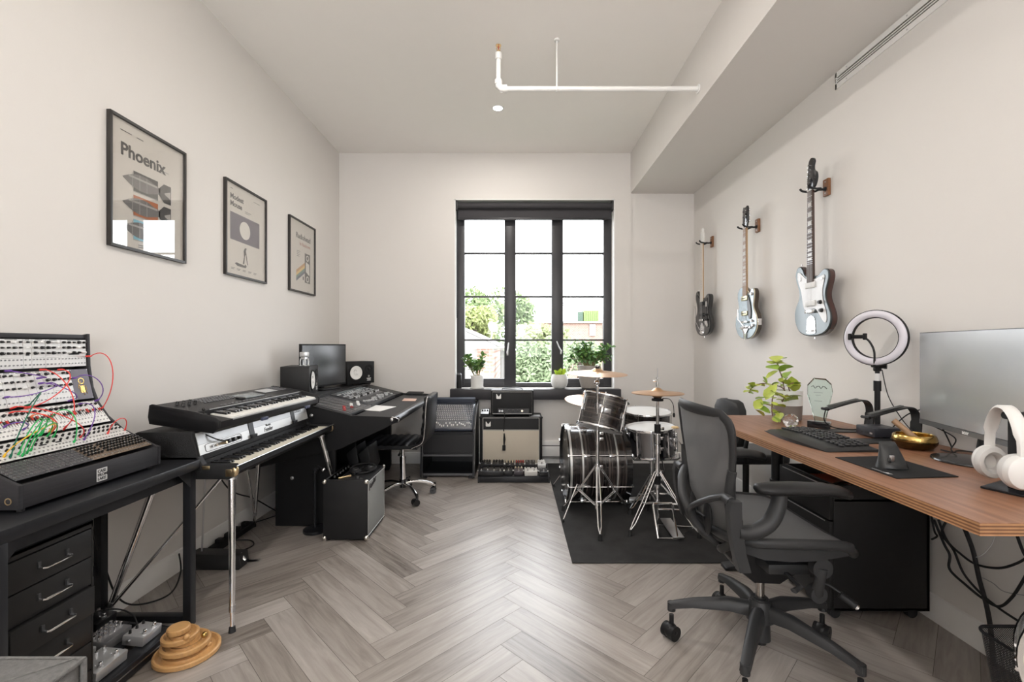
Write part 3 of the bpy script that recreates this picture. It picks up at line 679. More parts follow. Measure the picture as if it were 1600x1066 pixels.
    cols = {'red': (.75, .06, .05), 'purple': (.16, .07, .34), 'green': (.02, .42, .10), 'dark green': (.01, .14, .08), 'yellow': (.85, .50, .03), 'orange': (.85, .22, .08)}
    cab = [('red', (135, 557), (167, 640), (0, -1), 'red patch cable looping over the far edge of the synth case top'), ('red', (60, 578), (97, 674), (1, 0), 'red patch cable from the second row falling straight down'),
           ('red', (88, 578), (36, 640), (0, 1), 'red patch cable curling left across the second row'), ('red', (10, 648), (78, 678), (0, 1), 'red patch cable sagging low across the third row'),
           ('red', (14, 640), (120, 690), (0, 1), 'red patch cable running to the lower right faders'), ('red', (165, 684), (211, 674), (0, -1), 'red patch cable arching over the lower right corner of the case'),
           ('purple', (5, 580), (55, 592), (0, 0), 'purple patch cable at the left end of the upper row'), ('purple', (2, 622), (70, 600), (0, 1), 'purple patch cable slanting across the second row'),
           ('purple', (108, 592), (147, 628), (0, -1), 'purple patch cable arched beside the gold art panel'), ('purple', (118, 634), (128, 694), (1, 0), 'purple patch cable below the gold art panel'),
           ('purple', (57, 600), (104, 628), (0, 1), 'purple patch cable crossing the red ones mid panel'), ('purple', (0, 672), (30, 676), (0, 1), 'purple patch cable low at the left edge of the synth'),
           ('green', (25, 718), (52, 682), (0, -1), 'leftmost bright green patch cable in the fan of four'), ('green', (31, 720), (60, 684), (0, -1), 'second bright green patch cable in the fan'),
           ('green', (38, 716), (70, 686), (0, -1), 'third bright green patch cable in the fan'), ('green', (44, 712), (78, 688), (0, -1), 'rightmost bright green patch cable of the fan'),
           ('green', (70, 660), (112, 698), (0, -1), 'green patch cable arched mid panel above the faders'), ('dark green', (12, 722), (36, 636), (1, -1), 'dark green patch cable rising from the lower left'),
           ('yellow', (2, 722), (74, 678), (0, 0), 'yellow patch cable at the lower left corner'), ('orange', (42, 656), (74, 682), (0, 0), 'orange-yellow patch cable curving above the green fan')]
    for i, (c, a, z, side, lab) in enumerate(cab):
        m = mat('cable_'+c.replace(' ', '_'), cols[c], .45); p0, p1 = pt(*a), pt(*z)
        L_ = (p1-p0).length; n0 = (pt(*a, .02)-p0).normalized(); n1 = (pt(*z, .02)-p1).normalized(); out = .025+L_*.28
        ct = thing('patch_cable', lab, 'cable', p0, group='patch cables on the modular synth')
        sag = V((0, 0, -.10*L_ if side[1] >= 0 else .25*L_))
        b = MB(); b.tube(bez(p0+n0*.026, p0+n0*(.03+out)+sag, p1+n1*(.03+out)+sag, p1+n1*.026, 18), .0019, m, 7); b.build('wire', ct)
        for p, n in ((p0, n0), (p1, n1)):
            b = MB(); b.cyl(p+n*.003, p+n*.008, .0018, STEEL, n=8); b.cyl(p+n*.007, p+n*.024, .0038, m, n=10); b.cyl(p+n*.024, p+n*.031, .0036, m, r1=.0021, n=10); b.build('plug', ct)
modular()

# ------------------------------------------------------------------ drawer cabinet
def drawer_cabinet():
    x0, x1, y0, y1 = -1.86, -1.48, 1.315, 1.597; t = thing('drawer_cabinet', 'black metal drawer cabinet with six slim drawers under the synth desk', 'cabinet', (-1.67, 1.456, 0))
    m = mat('cabinet_black_steel', (.014, .0135, .0135), .45, spec=.35)
    b = MB()
    b.b2((x0, y0, .04), (x1, y0+.006, .66), m); b.b2((x0, y1-.006, .04), (x1, y1, .66), m); b.b2((x0, y0, .04), (x0+.006, y1, .66), m); b.b2((x0, y0, .648), (x1, y1, .66), m, bev=.001); b.b2((x0, y0, .04), (x1, y1, .05), m)
    b.b2((x1-.012, y0, .636), (x1, y1, .66), m, bev=.001)
    b.build('body', t)
    for k in range(6):
        zt = .633-k*.0985; dx = .012 if k == 2 else 0
        b = MB(); b.b2((x1-.30, y0+.012, zt-.094), (x1-.008+dx, y1-.012, zt-.002), m); b.b2((x1-.008+dx, y0+.008, zt-.0955), (x1+.001+dx, y1-.008, zt-.0015), m, bev=.0012); d = b.build('drawer', t)
        zc = zt-.048; yc = (y0+y1)/2; xf = x1+.001+dx; b = MB()
        b.tube([(xf-.001, yc-.045, zc), (xf+.018, yc-.045, zc-.003), (xf+.022, yc-.040, zc-.004), (xf+.022, yc+.040, zc-.004), (xf+.018, yc+.045, zc-.003), (xf-.001, yc+.045, zc)], .0035, CHR, 8); b.build('handle', d)
        b = MB()
        for s in (-1, 1): b.b2((xf, yc+s*.045-.004, zc-.004), (xf+.006, yc+s*.045+.004, zc+.016), INK)
        b.build('handle_mount', d)
    for x in (x0+.04, x1-.04):
        for y in (y0+.04, y1-.04): MB().cyl((x-.008, y, .02), (x+.008, y, .02), .02, RUB).build('caster', t)
drawer_cabinet()

# ------------------------------------------------------------------ grey fabric storage pouf at the lower left
def pouf():
    fab = mat('grey_felt', (.17, .168, .163), .95, bump=1.0, bscale=260, vary=.35, vscale=90)
    x0, x1, y0, y1, z1 = -1.62, -1.168, .80, 1.232, .43
    t = thing('storage_pouf', 'grey felt storage pouf with piped seams at the lower left', 'pouf', (-1.4, 1.0, 0))
    MB().box(((x0+x1)/2, (y0+y1)/2, z1/2), (x1-x0-.006, y1-y0-.006, z1-.003), fab, bev=.012).build('body', t)
    def rail(p): return [V(k) for k in p]
    b = MB(); b.tube([(x0, y0, z1-.008), (x1, y0, z1-.008), (x1, y1, z1-.008), (x0, y1, z1-.008)], .0075, fab, 8, closed=True)
    for x, y in ((x0, y0), (x1, y0), (x1, y1), (x0, y1)): b.tube([(x, y, .01), (x, y, z1-.008)], .0075, fab, 8)
    b.build('piping', t)
    b = MB(); b.tube([(x1-.015, y1-.01, z1+.001), (x1-.12, y1-.10, z1-.001), (x0+.1, y0+.1, z1-.001)], .002, fab, 6); b.build('lid_seam', t)
pouf()

# ------------------------------------------------------------------ floor pedalboard under the desk
KN = mat('pedal_knob', (.02, .02, .02), .35)
def pedal(loc, d, col, label, rz=0, knobs=3, kmat=None, foot=1, group=None, tall=.04, knob_r=.006, led=None, kind='effects_pedal', tilt=0, rowk=1, metal=.6, jacks=True):
    """d: width x, length y (front -y)"""
    m = col if not isinstance(col, tuple) else mat('pedal_%d_%d_%d' % tuple(int(c*100) for c in col[:3]), col[:3], .3, metal)
    t = thing(kind, label, 'effects pedal', loc, rz, group); w, l = d
    if tilt: t.rotation_euler = (tilt, 0, rz)
    MB().box((0, 0, tall/2), (w, l, tall), m, bev=.004).build('housing', t, world=False)
    for r_ in range(rowk):
        for k in range(knobs):
            x = -w/2+w*(k+.5)/knobs; y = l*(.30-.2*r_)
            b = MB(); b.lathe([(knob_r*1.05, 0), (knob_r, .003), (knob_r*.85, .013), (0, .0135)], kmat or KN, M.Translation((x, y, tall)), 14); b.build('knob', t, world=False)
    for k in range(foot):
        x = -w/2+w*(k+.5)/foot; b = MB(); b.cyl((x, -l*.32, tall), (x, -l*.32, tall+.006), .009, STEEL, n=6); b.cyl((x, -l*.32, tall+.006), (x, -l*.32, tall+.016), .0062, CHR, n=16); b.ball((x, -l*.32, tall+.016), .0062, CHR, (1, 1, .4), 12); b.build('footswitch', t, world=False)
        b = MB(); b.ball((x, -l*.12, tall+.001), .0028, mat('led_clear', (.6, .6, .62), .2), n=8); b.build('indicator', t, world=False)
    if jacks:
        for s in (-1, 1): b = MB(); b.cyl((s*w/2, l*.15, tall*.55), (s*(w/2+.010), l*.15, tall*.55), .006, STEEL, n=12); b.build('jack', t, world=False)
    return t
def left_board():
    y0, y1, x0, x1 = 1.62, 1.985, -1.835, -1.468
    t = thing('pedalboard', 'black slatted pedalboard on the floor under the synth desk', 'pedalboard', (-1.65, 1.8, 0))
    b = MB()
    for s in (y0, y1-.012): b.prism([(x1, .004), (x1, .045), (x0, .085), (x0, .004)], s, s+.012, BMET, 'y')
    b.build('side_rail', t)
    for i in range(4):
        a = i/3; xc = x1-.04-(x1-x0-.08)*a; zc = .046+.04*a
        b = MB(); b.box((xc, (y0+y1)/2, zc), (.062, y1-y0-.02, .010), BMET, rot=(0, .105, 0), bev=.002); b.build('slat', t)
    MB().box((x1-.004, (y0+y1)/2, .028), (.010, y1-y0, .045), BMET, bev=.002).build('front_edge', t)
    MB().b2((x1+.001, y0+.02, .030), (x1+.0025, y1-.02, .034), STEEL).build('trim_line', t)
    g = 'pedals on the floor pedalboard'
    def put(x, y, d, col, label, **k):
        z = .0545+(x1-.04-x)*.106; o = pedal((x, y, z), d, col, label, rz=pi/2, group=g, **k); o.rotation_euler = (0, .105, 0); o.rotation_euler = (M.Rotation(.105, 4, 'Y') @ M.Rotation(pi/2, 4, 'Z')).to_euler(); return o
    put(-1.555, 1.70, (.135, .10), SILV, 'wide silver pedal nearest the cabinet with two footswitches', knobs=4, kmat=CHR, foot=2)
    put(-1.545, 1.885, (.10, .085), (.62, .63, .65), 'silver-blue pedal with small black knobs at the far front of the board', knobs=3, foot=2, knob_r=.005)
    put(-1.655, 1.845, (.12, .10), (.30, .30, .31), 'pedal crowded with tall silver knobs mid board', knobs=5, kmat=CHR, rowk=3, foot=0, knob_r=.0075)
    put(-1.675, 1.70, (.13, .10), (.70, .70, .70), 'pale grey pedal beside the cabinet in the second row', knobs=4, foot=1)
    put(-1.775, 1.745, (.17, .075), (.03, .03, .032), 'black power supply pedal at the rear of the board', knobs=0, foot=0, tall=.03)
    put(-1.775, 1.93, (.10, .085), (.03, .03, .034), 'small black pedal with steel knobs at the far rear of the board', knobs=3, kmat=STEEL, foot=1)
    cable([(-1.80, 1.90, .15), (-1.72, 1.955, .14), (-1.64, 1.95, .12), (-1.60, 1.93, .085)], .003, RUB, 'pedal_lead', 'black lead looping over the far end of the floor pedalboard')
left_board()

# ------------------------------------------------------------------ bamboo track tower toy
def bamboo():
    bam = mat('bamboo_wood', (.56, .32, .13), .42, vary=.22, vscale=30, stretch=(1, 6, 1)); c = fl(293, 1021)
    t = thing('bamboo_ball_tower', 'tiered round bamboo ball-track toy on the floor by the pedalboard', 'toy', (c.x, c.y, 0))
    zs = [0, .034, .068, .098]; rs = [.118, .088, .066, .040]
    for i, (z, r) in enumerate(zip(zs, rs)):
        dx = (-.012*i, -.004*i)
        X = M.Translation((c.x+dx[0]+.008*(i % 2), c.y+dx[1], z))
        if i < 3: prof = [(0, .001), (r-.006, 0), (r, .004), (r, .018), (r-.004, .022), (r-.010, .022), (r-.013, .018), (r-.02, .012), (r-.030, .012), (r-.034, .022), (rs[i+1]-.01, .022), (0, .022)]
        else: prof = [(0, 0), (r, 0), (r+.002, .008), (r, .018), (r-.004, .021), (0, .021)]
        b = MB(); b.lathe(prof, bam, X, 48); b.build('tier', t, smooth=28)
        if i < 3: b = MB(); b.lathe([(0, .02), (rs[i+1]-.018, .02), (rs[i+1]-.018, .036), (0, .036)], bam, X, 24); b.build('spacer', t)
    for (x, y, z, m, lab) in ((.035, -.045, .028+.068+.0, bam, 'wooden'), (.078, .01, .024+.012+.034, GOLD, 'brass'), (.092, .02, .024, bam, 'wooden')):
        tag(MB().ball((c.x+x*.8, c.y+y, z), .0115, m).build('track_ball'), {'brass': 'shiny metal ball resting in the middle bamboo track', 'wooden': 'wooden ball resting in the %s bamboo track' % ('lowest' if z < .03 else 'upper')}[lab], 'ball', group='balls in the bamboo tower')
bamboo()
# ================================================================== KEYBOARDS
def keybed(b, X, n_white, wk, lw, lb, ivory=None, blk=None, zb=0, first=0):
    """white keys along +x from 0, fronts at y=0, backs at y=lw; each key a small box"""
    ivory = ivory or IVORY; blk = blk or BLKG
    for k in range(n_white): b.box(((k+.5)*wk, lw/2, zb+.006), (wk*.955, lw, .012), ivory, bev=.0012, X=X, seg=1)
    for k in range(n_white-1):
        if (k+first) % 7 in (0, 1, 3, 4, 5): b.box(((k+1)*wk, lw-lb/2, zb+.017), (wk*.52, lb, .012), blk, bev=.0018, X=X, seg=1)
def rhodes():
    y0, y1 = 2.07, 3.175
    t = thing('stage_piano', 'vintage black electric stage piano with silver lid on chrome legs', 'piano', (-1.55, 2.62, 0))
    # body
    b = MB(); b.prism([(-1.27, .72), (-1.27, .695), (-1.30, .668), (-1.85, .668), (-1.85, .74), (-1.44, .74), (-1.435, .705), (-1.285, .705), (-1.283, .72)], y0+.012, y1-.012, TOLEX, 'y', bev=.002)
    for a, c in ((y0, y0+.03), (y1-.03, y1)): b.prism([(-1.268, .725), (-1.268, .69), (-1.30, .663), (-1.852, .663), (-1.852, .765), (-1.443, .765), (-1.42, .728)], a, c, TOLEX, 'y', bev=.003)
    b.build('case', t, smooth=30)
    b = MB(); b.tube([(-1.266, y0, .724), (-1.266, y1, .724)], .003, STEEL, 8); b.build('front_trim', t)
    b = MB(); b.prism([(-1.443, .766), (-1.466, .868), (-1.478, .878), (-1.72, .878), (-1.80, .84), (-1.852, .80), (-1.852, .742), (-1.443, .742)], y0, y1, TOLEX, 'y', bev=.006); lid = b.build('lid', t, smooth=30)
    # silver sloping panels on the lid front
    X = frame((-1.4415, y0+.012, .768), (0, 1, 0), (-.023, 0, .102)); Wd = y1-y0-.024
    sil = mat('silver_lid_panel', (.52, .525, .53), .38, .55, bump=.1, bscale=300); lt = mat('light_lid_panel', (.66, .66, .65), .35, .4)
    b = MB(); b.b2((0, 0, 0), (Wd, .047, .003), lt, X=X); b.build('control_panel', t)
    b = MB(); b.b2((0, .048, 0), (Wd, .104, .0035), sil, X=X); b.build('upper_panel', t)
    b = MB(); b.tube([X @ V((.05, .006, .004)), X @ V((.31, .006, .004)), X @ V((.32, .014, .004)), X @ V((.32, .036, .004)), X @ V((.31, .042, .004)), X @ V((.05, .042, .004)), X @ V((.04, .036, .004)), X @ V((.04, .014, .004))], .0012, INK, 5, closed=True); b.build('panel_outline', t)
    for u, r in ((.20, .011), (.245, .011), (.29, .009)): b = MB(); b.lathe([(r*1.15, 0), (r, .004), (r*.85, .018), (0, .019)], KN, X @ M.Translation((u, .024, .003)), 18); b.lathe([(r*1.25, 0), (r*1.25, .002), (0, .002)], STEEL, X @ M.Translation((u, .024, .003)), 18); b.build('knob', t)
    b = MB()
    for k in range(3): b.cyl(X @ V((.09+k*.025, .024, .003)), X @ V((.09+k*.025, .024, .010)), .006, STEEL, n=12)
    b.build('jack_socket', t)
    b = MB(); b.cyl(X @ V((.14, .024, .010)), X @ V((.14, .024, .042)), .006, BRASS, n=12); b.build('audio_plug', t)
    text('Fender', .032, X @ M.Translation((.535, .008, .0035)), INK, 'badge_lettering', t, bold=.0004, shear=.3); text('Rhodes', .018, X @ M.Translation((.56, .036, .0035)) , INK, 'badge_lettering', t, shear=.1)
    text('Suitcase', .030, X @ M.Translation((.905, .062, .004)), INK, 'badge_lettering', t, bold=.0003, shear=.4)
    b = MB(); b.b2((.885, .055, .003), (1.04, .09, .0042), sil, X=X); b.build('badge', t)
    # two black brackets over the lid
    for yb in (2.50, 2.965):
        b = MB(); b.prism([(-1.437, .77), (-1.458, .872), (-1.475, .885), (-1.66, .885), (-1.66, .879), (-1.478, .879), (-1.464, .866), (-1.443, .768)], yb-.022, yb+.022, BMET, 'y'); b.box((-1.433, yb, .778), (.012, .05, .018), BMET, bev=.002); b.build('stand_bracket', t)
    # keys
    X = frame((-1.285, y0+.045, .706), (0, 1, 0), (-1, 0, 0)); b = MB(); X2 = X
    n = 43; wk = (y1-y0-.09)/n; tmp = MB()
    keybed(b, X2, n, wk, .142, .092, mat('aged_ivory', (.74, .70, .58), .3)); o = b.build('keys', t, smooth=30); o['kind'] = 'stuff'
    for a, c in ((y0+.028, y0+.045), (y1-.045, y1-.028)): b = MB(); b.b2((-1.44, a, .705), (-1.284, c, .727), BLKM, bev=.002); b.build('key_block', t)
    # brass corners
    for y, s in ((y0, 1), (y1, -1)):
        b = MB(); b.ball((-1.279, y+s*.010, .700), .017, BRASS, (1, .8, 1.5), 16); b.box((-1.295, y+s*.002, .692), (.045, .008, .036), BRASS, bev=.004); b.build('corner_protector', t)
        b = MB(); b.box((-1.405, y-s*.001, .716), (.035, .004, .018), BRASS, bev=.003); b.build('latch', t)
    # legs
    def leg(p0, p1, n='leg'):
        p0, p1 = V(p0), V(p1); b = MB(); d = p1-p0
        b.cyl(p0, p0+d*.86, .0165, CHR, r1=.0115, n=20); b.cyl(p0+d*.84, p1-d*.02, .0085, CHR, n=16); b.cyl(p0+d*.835, p0+d*.875, .013, STEEL, n=16); b.cyl(p0, p0+d*.02, .024, STEEL, n=20); o = b.build(n, t)
        MB().cyl(p1-d*.035, p1, .0125, RUB, r1=.015, n=16).build('rubber_foot', o)
    legs = [((-1.315, 2.115, .664), (-1.255, 2.02, 0)), ((-1.66, 2.115, .664), (-1.862, 2.055, 0)), ((-1.33, 3.12, .664), (-1.21, 3.23, 0)), ((-1.74, 3.11, .664), (-1.835, 3.20, 0))]
    for l in legs: leg(*l)
    b = MB(); q = V(legs[1][0]).lerp(V(legs[1][1]), .88); b.tube([q, (-1.37, 2.14, .662)], .007, CHR, 10); b.cyl(q-V((.012, 0, 0)), q+V((.012, 0, 0)), .013, STEEL, n=12); b.build('brace', t)
    b = MB(); q = V(legs[3][0]).lerp(V(legs[3][1]), .88); b.tube([q, (-1.80, 3.0, .662)], .009, CHR, 10); b.build('brace', t)
    # sustain pedal with its rod
    p = thing('sustain_pedal', 'heavy black sustain pedal with chrome lever on the floor under the piano', 'pedal', (-1.7, 2.62, 0))
    b = MB(); b.prism([(-1.865, 0), (-1.565, 0), (-1.552, .03), (-1.56, .085), (-1.84, .092), (-1.865, .08)], 2.575, 2.66, mat('pedal_cast_iron', (.015, .015, .016), .5, bump=.4), 'y', bev=.006); b.build('housing', p)
    b = MB(); b.tube([(-1.57, 2.617, .085), (-1.555, 2.617, .05), (-1.53, 2.617, .034), (-1.46, 2.617, .040)], [.012, .014, .017, .016], CHR, 12, flat=.4); b.build('lever', p)
    b = MB(); b.cyl((-1.80, 2.617, .09), (-1.775, 2.617, .66), .005, STEEL, n=10); b.build('push_rod', p)
rhodes()
def arranger():
    t = thing('arranger_keyboard', 'black arranger keyboard with silver-edged keys sitting on top of the piano', 'keyboard', (-1.52, 2.60, .885), rz=R(-2))
    # local frame: x toward the room (front), y along the length (away), z up. origin at lid
    Rt = M.Rotation(R(7), 4, 'Y'); L0 = M.Translation((0, 0, .006)) @ Rt; H = .5
    body = mat('keyboard_black', (.014, .014, .0155), .38, spec=.4, bump=.1, bscale=500)
    b = MB(); b.prism([(-.165, .028), (-.155, .0), (.145, -.005), (.170, .018), (.170, .050), (.052, .055), (.048, .078), (-.155, .086), (-.165, .08)], -H, H, body, 'y', bev=.003, X=L0); b.build('body', t, smooth=30, world=False)
    for s in (-1, 1):
        b = MB(); b.prism([(-.168, .030), (-.157, -.002), (.147, -.007), (.173, .018), (.173, .056), (.15, .068), (.05, .083), (-.157, .091), (-.168, .085)], s*H-(.012 if s > 0 else .0), s*H+(.0 if s > 0 else .012), body, 'y', bev=.003, X=L0); b.build('end_cheek', t, smooth=30, world=False)
    n = 36; wk = .0235; X = L0 @ frame((.163, -.5+.10, .048), (0, 1, 0), (-1, 0, 0)); b = MB(); keybed(b, X, n, wk, .108, .068); o = b.build('keys', t, smooth=30, world=False); o['kind'] = 'stuff'
    b = MB(); b.b2((.163, -.40, .045), (.171, .448, .052), SILV, X=L0); b.b2((.049, -.40, .078), (.053, .448, .0815), SILV, X=L0); b.build('silver_trim', t, world=False)
    top = L0 @ M.Rotation(R(2.2), 4, 'Y') @ M.Translation((0, 0, .0815))
    b = MB(); b.box((-.055, .06, .002), (.085, .19, .004), mat('lcd_screen', (.20, .23, .24), .15), X=top, bev=.001); b.build('display', t, world=False)
    b = MB(); b.b2((-.12, .22, .001), (-.05, .36, .003), mat('grey_label', (.42, .43, .44), .35), X=top); b.build('control_plate', t, world=False)
    rn = random.Random(5); b = MB()
    for i in range(4):
        for j in range(12): b.box((-.13+i*.022, -.28+j*.022+(.34 if j > 12 else 0), .0015), (.010, .014, .004), mat('grey_button', (.16, .16, .17), .4), X=top, bev=.001, seg=1)
    for i in range(4):
        for j in range(5): b.box((-.13+i*.024, .38+j*.020, .0015), (.010, .013, .004), mat('grey_button', (.16, .16, .17), .4), X=top, bev=.001, seg=1)
    for j in range(16): b.box((.02, -.28+j*.03, .0015), (.008, .016, .003), mat('grey_button', (.16, .16, .17), .4), X=top, bev=.001, seg=1)
    b.build('buttons', t, world=False)['kind'] = 'stuff'
    for i, (x, y) in enumerate([(-.10, -.42), (-.075, -.415), (-.10, -.38), (-.075, -.375), (-.10, -.34), (-.075, -.335)]):
        b = MB(); b.lathe([(.0085, 0), (.0075, .003), (.0065, .016), (0, .0165)], KN, top @ M.Translation((x, y, .001)), 14); b.build('knob', t, world=False)
    b = MB(); b.cyl((-.03, -.05, 0), (-.03, -.05, .007), .024, body, n=28, X=top); b.build('data_dial', t, world=False)
    b = MB(); b.cyl((.06, -.455, .055), (.06, -.455, .068), .016, KN, n=20, X=L0); b.tube([(.06, -.455, .066), (.06, -.455, .088)], .005, KN, 10, X=L0); b.ball((.06, -.455, .09), .008, KN, X=L0); b.build('joystick', t, world=False)
    for y in (-.14, .33):
        b = MB(); b.box((.176, y, .010), (.012, .055, .016), mat('blue_clamp', (.06, .07, .12), .4), X=L0, bev=.002); b.build('rubber_clip', t, world=False)
arranger()
cable([(-1.44, 2.30, .80), (-1.43, 2.22, .81), (-1.445, 2.16, .84), (-1.50, 2.13, .885), (-1.56, 2.20, .91)], .0032, RUB, 'audio_lead', 'thin black audio lead from the piano jack up to the keyboard')

# ================================================================== STUDIO DESK
def studio_desk():
    y0, y1 = 3.18, 4.72; lam = mat('desk_laminate', (.010, .010, .011), .42, spec=.35, bump=.1, bscale=300); grain = mat('desk_top_grain', (.022, .022, .024), .48, spec=.4, bump=.3, bscale=220)
    t = thing('studio_desk', 'black sloping studio console desk with padded armrest in the back corner', 'desk', (-1.35, 3.95, 0))
    side = [(-.815, .772), (-1.149, .785), (-1.484, .868), (-1.885, .868), (-1.885, .40), (-1.22, .55), (-.90, .70), (-.815, .745)]
    for a, c in ((y0, y0+.03), (y1-.03, y1)): b = MB(); b.prism(side, a, c, lam, 'y', bev=.003); b.build('side_panel', t, smooth=20)
    for a, c in ((y0+.03, y0+.06), (y1-.06, y1-.03)):
        b = MB(); b.prism([(-1.69, 0), (-1.29, 0), (-1.27, .05), (-1.27, .60), (-1.69, .60)], a, c, lam, 'y', bev=.003); b.build('pedestal_panel', t, smooth=20)
    b = MB(); b.b2((-1.66, y0+.06, .05), (-1.64, y1-.06, .6), lam); b.b2((-1.64, y0+.06, .30), (-1.29, y0+.5, .32), lam); b.b2((-1.60, y0+.06, .05), (-1.3, y0+.5, .07), lam); b.b2((-1.29, y0+.5, .04), (-1.64, y0+.52, .60), lam); b.build('lower_shelf', t)
    b = MB(); b.prism([(-1.15, .770), (-.84, .758), (-.84, .735), (-1.15, .742)], y0+.03, y1-.03, grain, 'y'); b.b2((-1.88, y0+.03, .845), (-1.50, y1-.03, .868), lam); b.build('worktop', t)
    b = MB(); pts = [(-.835, y0-.005, .755), (-.835, y1+.0, .755)]; b.tube([(-.85, y0, .755), (-.84, y0+.04, .755), (-.84, y1-.04, .755), (-.85, y1, .755)], [.026, .029, .029, .026], LEATH, 18); b.build('armrest_padding', t)
    for k, y in ((0, 3.45), (1, 3.75)): pass
    # sloped equipment bays
    def slope(x0, z0, x1, z1, ya, yb, m, name, h=.006, parent=t):
        X = frame((x0, ya, z0), (0, 1, 0), (x1-x0, 0, z1-z0)); L_ = sqrt((x1-x0)**2+(z1-z0)**2); b = MB(); b.b2((0, 0, -.02), (yb-ya, L_, h), m, X=X, bev=.001); return b.build(name, parent), X, L_
    fad = mat('fader_panel', (.045, .045, .048), .35)
    o, X, Ls = slope(-1.16, .790, -1.50, .868, y0+.035, y0+.50, fad, 'fader_panel', .004)
    b = MB()
    for k in range(9): b.b2((.03+k*.048, .03, .0052), (.034+k*.048, Ls-.03, .0062), INK, X=X); b.b2((.019+k*.048, .02, .004), (.045+k*.048, Ls-.02, .0052), mat('fader_strip', (.16, .16, .165) if 1 else 0, .35) if k % 2 else fad, X=X); b.b2((.013+k*.048, .02, .004), (.0145+k*.048, Ls-.02, .006), STEEL, X=X)
    b.build('fader_tracks', t)
    for k in range(9):
        b = MB(); v = .06+.02*(k % 3); b.box((.032+k*.048, v, .014), (.011, .022, .014), mat('fader_red', (.35, .06, .06), .4) if k < 4 else WHT, X=X, bev=.002); b.build('fader_cap', t)
    con = mat('console_dark', (.05, .052, .055), .35)
    o, X, Lc = slope(-1.16, .790, -1.50, .868, y0+.51, y1-.30, con, 'mixing_console', .012, t)
    console = o; rn = random.Random(8); b = MB(); gb = mat('console_grey', (.45, .46, .47), .35); Wc = y1-.30-(y0+.51)
    for j in range(26):
        for i in range(5): b.box((.02+j*(Wc-.04)/25, .19+i*.026, .014), (.014, .012, .006), gb if rn.random() < .6 else con, X=X, bev=.001, seg=1)
    for j in range(26): b.box((.02+j*(Wc-.04)/25, .03+.06*rn.random(), .018), (.010, .022, .012), gb, X=X, bev=.001, seg=1); b.b2((.019+j*(Wc-.04)/25, .02, .012), (.021+j*(Wc-.04)/25, .13, .013), INK, X=X)
    b.build('console_buttons', console)['kind'] = 'stuff'
    b = MB(); b.b2((.10, .27, .012), (.42, .335, .015), mat('lcd_screen', (.20, .23, .24), .15), X=X); b.b2((.5, .27, .012), (.68, .335, .015), mat('lcd_screen', (.20, .23, .24), .15), X=X); b.build('console_display', console)
    for j in range(12):
        b = MB(); b.lathe([(.009, 0), (.008, .004), (.007, .016), (0, .0165)], STEEL if j % 3 else KN, X @ M.Translation((.04+j*(Wc-.08)/11, .165, .012)), 14); b.build('knob', console)
    o, X, L2 = slope(-1.16, .790, -1.50, .868, y1-.29, y1-.035, grain, 'sloped_cover', .004)
    b = MB(); b.prism([(-1.50, .868), (-1.50, .892), (-1.885, .892), (-1.885, .868)], y0, y1, lam, 'y', bev=.003); b.build('meter_bridge', t)
    for (y, x, z) in ((y0-.004, -1.42, .785), (y0+.026, -1.57, .34), (y0-.004, -.86, .757)): MB().ball((x, y, z), .013, STEEL, (1, .5, 1), 12).build('bolt_cap', t)
    b = MB(); b.tube([(-.86, y0-.002, .775), (-.83, y0-.003, .77), (-.81, y0-.002, .757), (-.815, y0-.002, .742)], .0035, STEEL, 8); b.build('armrest_end_trim', t)
    # lower louvre boxes leaning under the desk
    for k in range(2):
        b = MB(); b.prism([(-1.17-.09*k, .46), (-1.10-.09*k, .52), (-1.07-.09*k, .36), (-1.11-.09*k, .28)], 3.40, 3.62, lam, 'y', bev=.003); b.build('cable_cover', t)
    # papers and books on the worktop
    def lay(name, label, px0, px1, mm, th=.002, col=WHT, rz=0, cat='paper', group=None):
        p = fl(px0, px1, .768); z = .768-.04*(-(p.x+1.15))*0+.0; x = p.x; zt = .770-(x+1.15)*.0387
        o = MB().box((0, 0, th/2), (mm[0], mm[1], th), col, bev=min(.001, th*.3)).build(name, None); o.location = (x, p.y, zt+.0012); o.rotation_euler = (0, .0387, rz); return tag(o, label, cat, group)
    lay('paper_sheet', 'white printed sheets lying on the studio desk worktop', 590, 638.5, (.19, .27), .003, mat('paper', (.75, .74, .72), .7), R(-12))
    lay('paper_note', 'peach-coloured note beyond the white sheets on the studio desk', 640, 624.5, (.12, .20), .002, mat('peach_paper', (.62, .42, .34), .7), R(8))
    lay('notebook', 'black spiral notebook at the far end of the studio desk', 648, 615.5, (.16, .22), .014, BLKM, R(4), 'notebook')
studio_desk()
